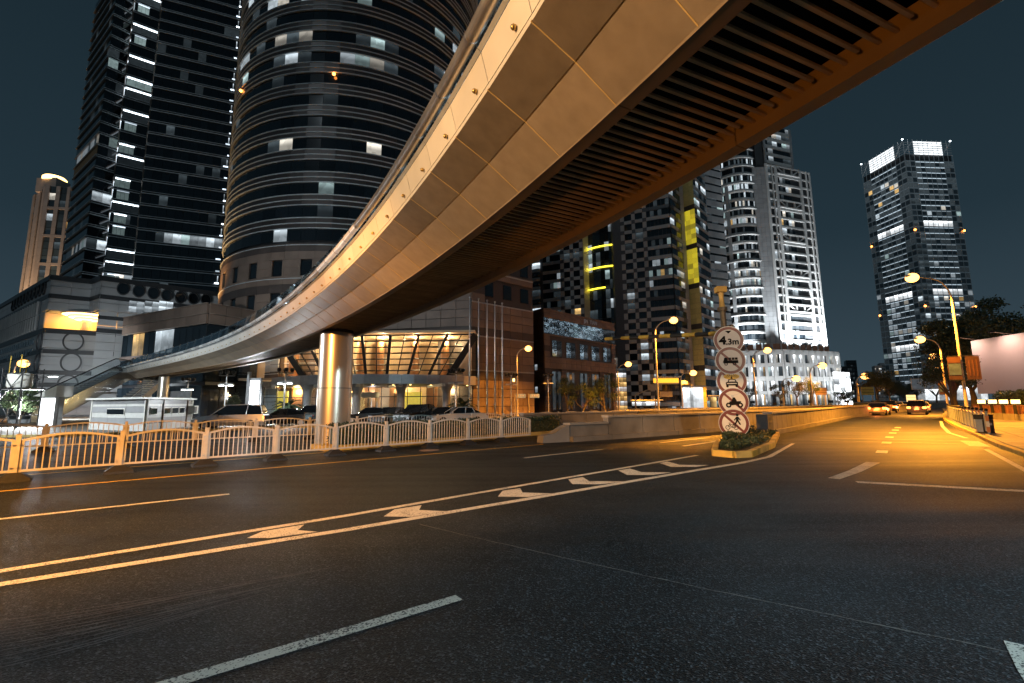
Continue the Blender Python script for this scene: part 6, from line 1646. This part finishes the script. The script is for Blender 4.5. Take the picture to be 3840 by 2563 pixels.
rd = Vector((.66,.75,0)).normalized(); rn = Vector((rd.y,-rd.x,0))
LN = along(KP, 1.0)
def on_road(Y, lane):
    q, d = min(LN, key=lambda t: abs(t[0].y-Y)); n = Vector((-d.y, d.x, 0)); return q+n*lane, d
Q = [(50,5.4,('sedan','car_gold'),'gold sedan at the tail of the queue in the right road'),(54,2.2,('suv','car_grey'),'grey SUV in the kerb lane beside the guard panels'),(64,2.2,('sedan','car_white'),'white sedan second in the kerb lane queue'),(61,8.6,('sedan','car_black'),'black sedan in the inner lane beside the ramp wall'),(60,5.4,('suv','car_black'),'black SUV ahead of the gold sedan'),(72,8.6,('sedan','car_grey'),'grey sedan further up the inner lane of the queue'),(76,2.2,('suv','car_grey'),'grey SUV third in the kerb lane queue'),(73,5.4,('sedan','car_white'),'white sedan in the middle lane of the queue'),(90,2.2,('sedan','car_gold'),'gold sedan among the farthest queue cars, kerb lane'),(88,5.4,('sedan','car_black'),'black sedan among the farthest queue cars, middle lane'),(86,8.6,('suv','car_grey'),'grey SUV among the farthest queue cars, inner lane')]
for Y, lane, kd, lab in Q:
    pq, rd = on_road(Y, lane); x, y = pq.x, pq.y; rn = Vector((rd.y,-rd.x,0)); c = put_car(kd, x, y, atan2(rd.y, rd.x)+random.uniform(-.04,.04), lab, G2)
    for s_ in (-1,1):
        q = Vector((x,y,.82))-rd*2.40+rn*s_*.70; piece('brake_light', c, MAT['tail_red'], q, (rd, rn, XYZ[2]), (.06,.34,.22))
    lamp(c, 'POINT', Vector((x,y,.8))-rd*2.75, 60, (1,.22,.05), .2, name='brake_glow')
rd = Vector((.66,.75,0)).normalized(); rn = Vector((rd.y,-rd.x,0))
for k, (u, Y) in enumerate(((3330,120),(3290,95),(3370,150),(3250,80))):
    x, y = cpx(u, Y); c = put_car((('sedan','car_white'),('suv','car_black'),('sedan','car_grey'),('sedan','car_black'))[k], x, y, atan2(-rd.y, -rd.x), ['oncoming white sedan with headlights far up the road','oncoming black SUV with headlights beyond the ramp wall','oncoming grey sedan with headlights, farthest up the road','oncoming black sedan with headlights nearest the ramp wall'][k], 'oncoming cars with headlights')
    for s_ in (-1,1): piece('lit_headlight', c, MAT['head_white'], Vector((x,y,.66))-rd*2.40+rn*s_*.62, (rd, rn, XYZ[2]), (.06,.36,.20))
for p in protos.values(): kill(p)
# ------------------------------------------------------------------ plants
def leaves(b, c, r_, n, size, rng, flat=1.0):
    for _ in range(n):
        while True:
            v = Vector((rng.uniform(-1,1), rng.uniform(-1,1), rng.uniform(-1,1)))
            if .15 < v.length < 1: break
        v = v*(.55+.45*rng.random()); p = Vector(c)+Vector((v.x*r_[0], v.y*r_[1], v.z*r_[2]))
        a = Vector((rng.uniform(-1,1), rng.uniform(-1,1), rng.uniform(-.6,1)*flat)).normalized(); t = a.orthogonal().normalized(); t = (Matrix.Rotation(rng.uniform(0,6.28), 3, a) @ t); u = a.cross(t); s_ = size*rng.uniform(.6,1.3)
        b.add([p-t*s_, p+u*s_*.45, p+t*s_, p-u*s_*.45], [(0,1,2,3)])
def tree(x, y, h, cr, label, leaf='leaf', n=2600, seed=1, group=None, trunk_h=None, size=None):
    rng = random.Random(seed); t = thing('tree', label, 'tree', (x,y,0), group=group); th = trunk_h or h*.38
    b = MB(); b.tube([(x,y,0),(x+rng.uniform(-.1,.1),y,th*.6),(x+rng.uniform(-.2,.2),y,th)], [h*.03,h*.022,h*.018], 8)
    limbs = []
    for k in range(6):
        a = rng.uniform(0,6.28); e = Vector((x+cos(a)*cr*.6, y+sin(a)*cr*.6, th+(h-th)*rng.uniform(.3,.8))); b.tube([(x,y,th*.9),((x+e.x)/2,(y+e.y)/2,(th+e.z)/2-.1*h*rng.random()*.5),e], [h*.014,h*.009,h*.004], 6); limbs.append(e)
    b.build('trunk', MAT['bark'], t)
    c = MB(); ncl = 16
    for k in range(ncl):
        if k < 6: q = limbs[k]
        else:
            a = rng.uniform(0,6.28); rr = cr*sqrt(rng.random())*.85; zz = th+(h-th)*rng.uniform(.15,.9); rr *= (1-.55*((zz-th)/(h-th))**2); q = Vector((x+cos(a)*rr, y+sin(a)*rr, zz))
        s_ = cr*rng.uniform(.28,.46); leaves(c, q, (s_, s_, s_*.72), n//ncl, size or max(.085, cr*.034), rng)
    c.build('crown', MAT[leaf], t); return t
def bush(x, y, rx, ry, h, label, leaf='leaf_dark', n=900, seed=1, name='shrub', cat='shrub', size=.07, group=None, z=0):
    rng = random.Random(seed); t = thing(name, label, cat, (x,y,z), group=group)
    s_ = MB()
    for k in range(5):
        a = rng.uniform(0,6.28); s_.tube([(x,y,z),(x+cos(a)*rx*.6,y+sin(a)*ry*.6,z+h*.7)], [.03,.01], 5)
    s_.build('stems', MAT['bark'], t)
    c = MB()
    for k in range(9):
        q = Vector((x+rng.uniform(-.6,.6)*rx, y+rng.uniform(-.6,.6)*ry, z+h*rng.uniform(.3,.75))); leaves(c, q, (rx*.5,ry*.5,h*.35), n//9, size, rng)
    c.build('foliage', MAT[leaf], t); return t
def hedge(p0, p1, width, h, label, leaf='leaf_dark', n=9000, seed=2, size=.05, z=0.0):
    rng = random.Random(seed); p0, p1 = Vector((*p0,0)), Vector((*p1,0)); d = p1-p0; L = d.length; d.normalize(); nn = Vector((-d.y,d.x,0)); t = thing('hedge', label, 'hedge', p0)
    m_ = MB(); m_.obox((p0+p1)/2+Vector((0,0,z+h*.45)), (d, nn, XYZ[2]), (L-.1, width*.72, h*.82)); m_.build('inner_mass', MAT['leaf_dark'], t)
    c = MB()
    for _ in range(n):
        u, v, w_ = rng.random()*L, rng.uniform(-.5,.5), rng.random()
        if rng.random() < .5: v = rng.choice((-.5,.5))*rng.uniform(.85,1.05)
        else: w_ = rng.uniform(.85,1.06)
        p = p0+d*u+nn*(v*width)+Vector((0,0,z+.05+w_*h*(1+.05*sin(u*2.1))))
        a = Vector((rng.uniform(-1,1), rng.uniform(-1,1), rng.uniform(-.4,1))).normalized(); tt = Matrix.Rotation(rng.uniform(0,6.28), 3, a) @ a.orthogonal().normalized(); uu = a.cross(tt); s_ = size*rng.uniform(.6,1.3)
        c.add([p-tt*s_, p+uu*s_*.5, p+tt*s_, p-uu*s_*.5], [(0,1,2,3)])
    c.build('foliage', MAT[leaf], t); return t
hedge((-7.05,17.95), (2.45,26.65), 1.1, .72, 'long clipped hedge in the median behind the cream railing', 'leaf_dark', 9000, 2, .05, .15)
hk = thing('hedge_kerb', 'yellow kerbed planting strip under the median hedge', 'kerb', (-7.3,17.7,0))
hd_ = (Vector((2.45,26.65,0))-Vector((-7.05,17.95,0))).normalized(); hn = Vector((-hd_.y,hd_.x,0)); its = []
for k in range(14):
    p = Vector((-7.35,17.65,0))+hd_*(k*.95)
    for s_ in (-.68,.68): its.append((MAT['bar_yellow'] if k == 0 else MAT['kerb_yellow'], p+hn*s_+hd_*.47+Vector((0,0,.09)), (hd_, hn, XYZ[2]), (.93,.16,.18)))
its.append((MAT['bar_yellow'], Vector((-7.35,17.65,.09)), (hn, hd_, XYZ[2]), (1.5,.16,.18)))
pieces(hk, 'kerb_stone', its)
for k, (x, y, rx) in enumerate(((10.3,21.2,.55),(11.3,22.6,.6),(9.2,19.2,.45),(8.2,17.4,.4))): bush(x, y, rx, rx, .38, ['dark shrub at the foot of the sign pole','dark shrub behind the sign pole on the island','low shrub in the middle of the traffic island','low shrub near the island tip'][k], 'leaf_dark', 700, 20+k, size=.06, z=.17)
# cycad palms by the hotel
def cycad(u, Y, h, r_, label, seed):
    rng = random.Random(seed); q = atY(u, 1560, Y); t = thing('cycad', label, 'palm', (q.x,q.y,0), group='cycads by the hotel door')
    MB().tube([(q.x,q.y,0),(q.x,q.y,h*.45)], [.28,.22], 10).build('trunk', MAT['bark'], t)
    for k in range(34):
        a = rng.uniform(0,6.28); el = rng.uniform(.1,1.35); b = MB(); pts = []
        for j in range(7):
            s_ = j/6; rr = r_*s_*cos(el*(1-.25*s_)); zz = h*.45+r_*s_*sin(el)-.75*r_*s_*s_*(.5+.5*cos(el)); pts.append(Vector((q.x+cos(a)*rr, q.y+sin(a)*rr, zz)))
        sd = Vector((-sin(a),cos(a),0))
        for j in range(6):
            w0, w1 = .20*sin(pi*(j+.3)/6.6), .20*sin(pi*(j+1.3)/6.6)
            b.add([pts[j], pts[j]+sd*w0-Vector((0,0,.06)), pts[j+1]+sd*w1-Vector((0,0,.06)), pts[j+1]], [(0,1,2,3)]); b.add([pts[j], pts[j+1], pts[j+1]-sd*w1-Vector((0,0,.06)), pts[j]-sd*w0-Vector((0,0,.06))], [(0,1,2,3)])
        b.build('frond', MAT['leaf_dark'], t)
    return t
cycad(1078, 44, 3.2, 1.9, 'spiky cycad left of the big bridge column before the lobby', 1); cycad(1735, 44, 3.0, 1.9, 'spiky cycad right of the lobby behind the flagpoles', 2)
rng = random.Random(9)
for k, (u, Y, h, cr, lab, lf, th) in enumerate([
    (75,38,3.6,1.5,'small leafy tree between the scaffold and the lit kiosk','leaf',1.0),
    (2130,62,5.2,2.6,'dark round tree left of the low stone annex door','leaf_dark',1.2),(2270,62,5.6,2.8,'dark round tree right of the low stone annex','leaf_dark',1.2),(2190,60,4.4,2.4,'dark tree before the low stone annex centre','leaf_dark',1.0),
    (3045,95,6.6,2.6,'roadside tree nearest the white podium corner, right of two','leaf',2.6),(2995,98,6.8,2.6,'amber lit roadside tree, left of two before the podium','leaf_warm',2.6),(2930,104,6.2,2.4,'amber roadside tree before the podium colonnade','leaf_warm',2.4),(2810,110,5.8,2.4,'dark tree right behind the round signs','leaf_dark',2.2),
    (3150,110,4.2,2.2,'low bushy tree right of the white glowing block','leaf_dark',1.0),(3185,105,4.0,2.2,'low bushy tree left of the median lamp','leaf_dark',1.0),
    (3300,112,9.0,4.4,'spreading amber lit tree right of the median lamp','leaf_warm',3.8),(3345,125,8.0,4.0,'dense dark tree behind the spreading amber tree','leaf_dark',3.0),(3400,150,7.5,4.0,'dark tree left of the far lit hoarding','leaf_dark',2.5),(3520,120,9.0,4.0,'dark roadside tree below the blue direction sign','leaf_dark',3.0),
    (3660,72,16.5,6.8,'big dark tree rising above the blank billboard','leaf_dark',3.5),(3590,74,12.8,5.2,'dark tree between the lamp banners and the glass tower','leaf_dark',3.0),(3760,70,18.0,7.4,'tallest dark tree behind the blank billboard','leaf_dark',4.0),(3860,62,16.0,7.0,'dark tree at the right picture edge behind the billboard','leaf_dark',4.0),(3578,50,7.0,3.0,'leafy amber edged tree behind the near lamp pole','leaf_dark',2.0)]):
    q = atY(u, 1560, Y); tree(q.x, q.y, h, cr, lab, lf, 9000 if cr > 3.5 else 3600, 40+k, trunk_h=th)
for k, u in enumerate((640, 680, 870)): 
    q = atY(u, 1580, 50); bush(q.x, q.y, .9, .9, [2.2,1.8,3.2][k], ['clipped dark shrub behind the cabin air conditioner','low dark shrub right of the cabin','tall cloud pruned shrub beside the silver minivan'][k], 'leaf_dark', 1200, 60+k, size=.09)
# ------------------------------------------------------------------ right pavement: railings, bin, lantern fence, billboard
mat('rail_blue', (.28,.34,.40), .45, metal=.2, var=.15, obj_var=.1); mat('tape_orange', (.55,.20,.05), .5)
def blue_rail(p, d, L, label, striped=False):
    t = thing('guard_panel', label, 'guard rail', p, group='blue grey guard panels'); n = Vector((d.y,-d.x,0)); ax = (d, n, XYZ[2])
    for u in (0, L):
        if u and not striped: continue
        po = MB().tube([p+d*u+Vector((0,0,.12)), p+d*u+Vector((0,0,1.18))], .045, 10).build('post', MAT['rail_blue'] , t); MB().sphere(p+d*u+Vector((0,0,1.24)), .075, 10, 6).build('ball_cap', MAT['black_metal'], po)
    for k in range(6): piece('slat', t, MAT['rail_blue'], p+d*(L*(k+.5)/6)+Vector((0,0,.60)), ax, (L/6*.9,.02,.72))
    for z in (.28,.97): piece('rail', t, MAT['rail_blue'], p+d*(L/2)+n*.03+Vector((0,0,z)), ax, (L-.1,.05,.05))
    pts = [p+d*(L*j/8)+Vector((0,0,1.12-.09*sin(pi*j/8))) for j in range(9)]; MB().tube(pts, .022, 6).build('chain', MAT['fin_warm'], t)
    if striped:
        for z, m_ in ((.35,'tape_orange'),(.6,'white_paint'),(.85,'tape_orange')): piece('reflective_tape', t, MAT[m_], p+Vector((0,0,z+.0))-n*.0, ax, (.105,.105,.24))
    return t
KPv = along(KP, 1.6, 0, 90)
sel = [(q, d) for q, d in KPv if q.y > 21.0 and q.y < 52]
for k, (q, d) in enumerate(sel):
    n = Vector((d.y,-d.x,0)); blue_rail(q+n*.42, d, 1.55, 'blue grey guard panel in the far kerb row, %s from the near end' % NTH(k+1) if k else 'nearest panel of the far kerb row with orange and white tape', k == 0)
sel2 = [(q, d) for q, d in KPv if 11.5 < q.y < 15.6][::-1]
for k, (q, d) in enumerate(sel2):
    n = Vector((d.y,-d.x,0)); blue_rail(q+n*.75, d, 1.55, 'blue grey guard panel with taped post and chain at the right edge' if k == 0 else 'blue grey guard panel beyond the right picture edge, %s from the taped post' % NTH(k), k == 0)
q = atY(3690, 1590, 22.0); bn = thing('litter_bin', 'dark slatted litter bin with grey lid on the right pavement', 'litter bin', (q.x,q.y,.13))
w_ = .23
for k in range(7):
    a = k/6; piece('slat', bn, MAT['dark_grey'], (q.x-w_+.46*a, q.y-.19, .46), XYZ, (.055,.03,.6))
MB().box((q.x-w_,q.y-.17,.17), (q.x+w_,q.y+.17,.77)).build('body', MAT['rail_blue'], bn)
MB().box((q.x-w_-.03,q.y-.21,.77), (q.x+w_+.03,q.y+.21,.96)).box((q.x-w_-.05,q.y-.23,.96), (q.x+w_+.05,q.y+.23,1.0)).build('lid', MAT['black_metal'], bn)
piece('label_plate', bn, MAT['white_paint'], (q.x+.1,q.y-.212,.55), XYZ, (.12,.01,.10)); MB().box((q.x-w_-.02,q.y-.22,.13), (q.x+w_+.02,q.y+.22,.18)).build('base', MAT['black_metal'], bn)
# brick fence with lanterns
lf = thing('lantern_fence', 'brown panelled fence with low wall along the right pavement', 'fence', (24,24,0))
mat('fence_brown', (.16,.07,.035), .55, var=.3, obj_var=.2)
l0, l1 = Vector((32.2,23.2,0)), Vector((41.2,41.0,0)); ld = l1-l0; LL = ld.length; ld.normalize(); ln = Vector((ld.y,-ld.x,0))
npn = 14; its, its2, its3 = [], [], []
for k in range(npn):
    c = l0+ld*(LL*(k+.5)/npn); sg = LL/npn
    its.append((MAT['concrete'], c+Vector((0,0,.36)), (ld, ln, XYZ[2]), (sg*.99,.3,.5)))
    for j in range(5): its2.append((MAT['fence_brown'], c+ld*(sg*(j-2)/5)+Vector((0,0,.90)), (ld, ln, XYZ[2]), (sg/5*.9,.06,.60)))
    its3.append((MAT['fence_brown'], c+Vector((0,0,1.23)), (ld, ln, XYZ[2]), (sg,.12,.07)))
pieces(lf, 'base_block', its); pieces(lf, 'fence_board', its2); pieces(lf, 'top_rail', its3)
for k in range(8):
    c = l0+ld*(LL*([.17,.30,.43,.54,.64,.73,.82,.92][k])); t = thing('lantern_post', 'square glowing lantern on the brown fence, %s from the right' % ordw[k], 'lantern', (c.x,c.y,.12), group='fence lanterns')
    MB().box((c.x-.12,c.y-.12,.12), (c.x+.12,c.y+.12,1.36)).build('post', MAT['black_metal'], t); MB().box((c.x-.17,c.y-.17,1.37), (c.x+.17,c.y+.17,1.67)).build('lantern', MAT['bulb_warm'], t); MB().box((c.x-.2,c.y-.2,1.67), (c.x+.2,c.y+.2,1.71)).build('cap', MAT['black_metal'], t)
hb0, hb1 = atY(3880,1480,30), atY(3640,1500,48); hedge((41.0,30.5), (54.0,50.0), 2.2, 2.35, 'tall leafy hedge behind the brown fence below the billboard', 'leaf', 9000, 5, .13)
bb_ = thing('billboard', 'large blank salmon billboard panel above the right hedge', 'billboard', (33,36,0))
mat('billboard_face', (.36,.34,.40), .5, var=.02)
a, b_ = atY(3657,1400,52), atY(3990,1380,43); FBB = Fac((a.x,a.y), (b_.x,b_.y)); z1, z0 = zat(1280,a.x,a.y), zat(1478,a.x,a.y)
MB().poly3([FBB.P(0,z0,0), FBB.P(FBB.W,z0,0), FBB.P(FBB.W,z1+.1,0), FBB.P(0,z1,0)], -FBB.N*.25).build('board', MAT['billboard_face'], bb_)
for u in (2.0, 7.0, 11.5): MB().tube([FBB.P(u,0,-.5), FBB.P(u,z1,-.5)], .16, 8).build('support', MAT['dark_grey'], bb_)
for u in (.4, 4.5, 8.5):
    MB().tube([FBB.P(u,z1+.15,-.1), FBB.P(u-.1,z1+.4,1.6)], .03, 6).build('lamp_arm', MAT['fin_warm'], bb_)
    q = FBB.P(u-.1,z1+.42,1.7); hd2 = MB().obox(q, FBB.ax, (.5,.3,.16)).build('lamp_box', MAT['black_metal'], bb_); lamp(bb_, 'SPOT', q-Vector((0,0,.12)), 1400, (1,.60,.40), .2, tuple(-FBB.N*.75-Vector((0,0,1))), 140, 1.0, 'board_light')
# lamp pole banners
mat('banner_brown', (.05,.022,.016), .6, var=.35, scale=1.6); mat('banner_blue', (.05,.09,.15), .6, var=.6, scale=2.0); mat('banner_orange', (.09,.036,.018), .6, var=.2)
def banners(u, Y, v0, v1, wd, label):
    q = atY(u, (v0+v1)/2, Y); z0, z1 = zat(v1, q.x, q.y), zat(v0, q.x, q.y); t = thing('banner_pair', label, 'banner', (q.x,q.y,z0))
    for s_ in (-1,1):
        ax = (Vector((.93,-.36,0)), Vector((.36,.93,0)), XYZ[2])
        pn_ = piece('banner', t, MAT['banner_brown'], q+ax[0]*s_*(wd/2+.14)+Vector((0,0,(z0+z1)/2-q.z)), ax, (wd,.05,z1-z0))
        if s_ < 0:
            piece('print_block', pn_, MAT['banner_blue'], q+ax[0]*s_*(wd/2+.14)-ax[1]*.032+Vector((0,0,z0+(z1-z0)*.45-q.z)), ax, (wd*.92,.012,(z1-z0)*.5)); piece('print_block', pn_, MAT['banner_orange'], q+ax[0]*s_*(wd/2+.14)-ax[1]*.032+Vector((0,0,z0+(z1-z0)*.86-q.z)), ax, (wd*.92,.012,(z1-z0)*.24))
        else:
            for k in range(3): piece('print_block', pn_, MAT['banner_orange'], q+ax[0]*(wd/2+.14+(k-1)*wd*.27)-ax[1]*.032+Vector((0,0,(z0+z1)/2-q.z)), ax, (wd*.1,.012,(z1-z0)*.7))
        for z in (z0-.05, z1+.05): piece('bracket', t, MAT['black_metal'], q+ax[0]*s_*(wd/2+.05)+Vector((0,0,z-q.z)), ax, (wd+.1,.05,.06))
banners(3615, 33.3, 1338, 1424, .78, 'brown banner pair on the tall right street lamp'); banners(3553, 62.2, 1432, 1480, .8, 'smaller brown banner pair on the second right street lamp')
# blue direction sign, far hoarding, traffic signals, nameplates
ds_ = thing('direction_sign', 'wide pale blue overhead direction sign in two panels before the glass tower', 'road sign', (70,78,0))
mat('sign_blue', (.22,.30,.38), .45, var=.55, scale=1.1, emit=(.35,.45,.55), estr=.12, sample=False)
for u0, u1, v0, v1 in ((3417,3464,1423,1460),(3466,3560,1420,1458)):
    a, b_ = atY(u0,v0,80), atY(u1,v1,80); c = (a+b_)/2; s1 = piece('sign_panel', ds_, MAT['sign_blue'], c, XYZ, (b_.x-a.x,.12,a.z-b_.z)); piece('sign_border', s1, MAT['white_paint'], c+Vector((0,.03,0)), XYZ, (b_.x-a.x+.18,.08,a.z-b_.z+.18))
a = atY(3570,1430,80.5); MB().tube([(a.x,a.y,0),(a.x,a.y,a.z+1)], .16, 8).build('post', MAT['grey_paint'], ds_); b_ = atY(3417,1440,80.3); MB().tube([a, (b_.x,a.y,a.z)], .08, 6).build('gantry_arm', MAT['grey_paint'], ds_)
def hoarding(u0, u1, v0, v1, Y, label, mt, name='road_sign_board'):
    a, b_ = atY(u0,v0,Y), atY(u1,v1,Y); t = thing(name, label, 'sign board', ((a.x+b_.x)/2, Y, 0)); c = (a+b_)/2; pn_ = piece('board', t, MAT[mt], c, XYZ, (b_.x-a.x,.15,a.z-b_.z))
    for k in range(1,3): piece('board_seam', pn_, MAT['black_metal'], c+Vector((0,-.09,(a.z-b_.z)*(k/3-.5))), XYZ, (b_.x-a.x,.02,.08))
    for x in (a.x+.3, b_.x-.3): MB().tube([(x,Y+.15,0),(x,Y+.15,b_.z+.2)], .12, 8).build('post', MAT['lamp_post'], t)
hoarding(3055,3101,1455,1482,100,'brown sign board seen from behind, right of the roadside trees','stone_brown'); hoarding(3228,3278,1453,1482,108,'amber lit sign board behind the median lamp','bar_yellow'); hoarding(3398,3436,1482,1512,130,'glowing amber hoarding in the middle of the far road','bulb_warm_dim' if 'bulb_warm_dim' in MAT else mat('bulb_warm_dim', (.8,.6,.3), .5, emit=(1,.66,.26), estr=1.6).name)
def signal(u, Y, vtop, arm_u, label):
    p = atY(u, 1550, Y); zt = zat(vtop, p.x, p.y); e = atY(arm_u, vtop, Y); t = thing('traffic_signal', label, 'traffic signal', (p.x,p.y,0))
    MB().tube([(p.x,p.y,0),(p.x,p.y,zt)], .12, 8).build('pole', MAT['lamp_post'], t); MB().tube([(p.x,p.y,zt-.2),(e.x,p.y,zt+.9)], .08, 8).build('arm', MAT['lamp_post'], t)
    hs = MB().box((e.x-.7,p.y-.3,zt+.55), (e.x+1.6,p.y-.1,zt+1.55)).build('signal_board', MAT['lamp_post'], t)
signal(2385, 75, 1478, 2445, 'traffic signal arm with pale board right of the stone annex'); signal(2460, 88, 1500, 2490, 'small signal post left of the glaring street lamp pole')
for u, Y, lab in ((1998,58,'blue street name plate on post left of the stone annex'),(1945,57,'blue street name plate beside the lamp right of the flagpoles')):
    p = atY(u-14, 1560, Y); t = thing('street_name_plate', lab, 'street sign', (p.x,p.y,0)); MB().tube([(p.x,p.y,0),(p.x,p.y,2.9)], .06, 8).build('post', MAT['lamp_post'], t); pl = piece('plate', t, MAT['sign_blue'], (p.x+.75,p.y,2.6), XYZ, (1.2,.05,.5))
    for k in range(3): piece('print_mark', pl, MAT['sign_back'], (p.x+.45+.3*k,p.y-.03,2.65), XYZ, (.18,.012,.22))
# lit shop canopies at the checkered tower's foot
for k, (u0, u1, v0, v1, Y, m_, lab) in enumerate([(2370,2475,1508,1521,100,'office_white','white lit shop sign strip left of the lamp pole'),(2560,2640,1455,1540,118,'office_white','white lit entrance front beside the dark slab'),(2450,2545,1420,1436,121,'amber_sign','amber lit sign band on the checkered tower base'),(2650,2690,1490,1560,130,'office_warm','warm lit shop front left of the podium')]):
    if m_ == 'amber_sign' and m_ not in MAT: mat('amber_sign', (.6,.3,.05), .5, emit=(1,.42,.03), estr=1.8)
    a, b_ = atY(u0,v0,Y), atY(u1,v1,Y); t = thing('shop_front', lab, 'shop front', ((a.x+b_.x)/2, Y, 0)); n = 6
    for j in range(n): piece('sign_panel', t, MAT[m_], (a.x+(b_.x-a.x)*(j+.5)/n, Y, (a.z+max(b_.z,.2))/2), XYZ, ((b_.x-a.x)/n*.95,.3,a.z-max(b_.z,.2)))
    piece('canopy', t, MAT['stone_white'], ((a.x+b_.x)/2, Y-.6, a.z+.35), XYZ, (b_.x-a.x+.6,1.6,.3))
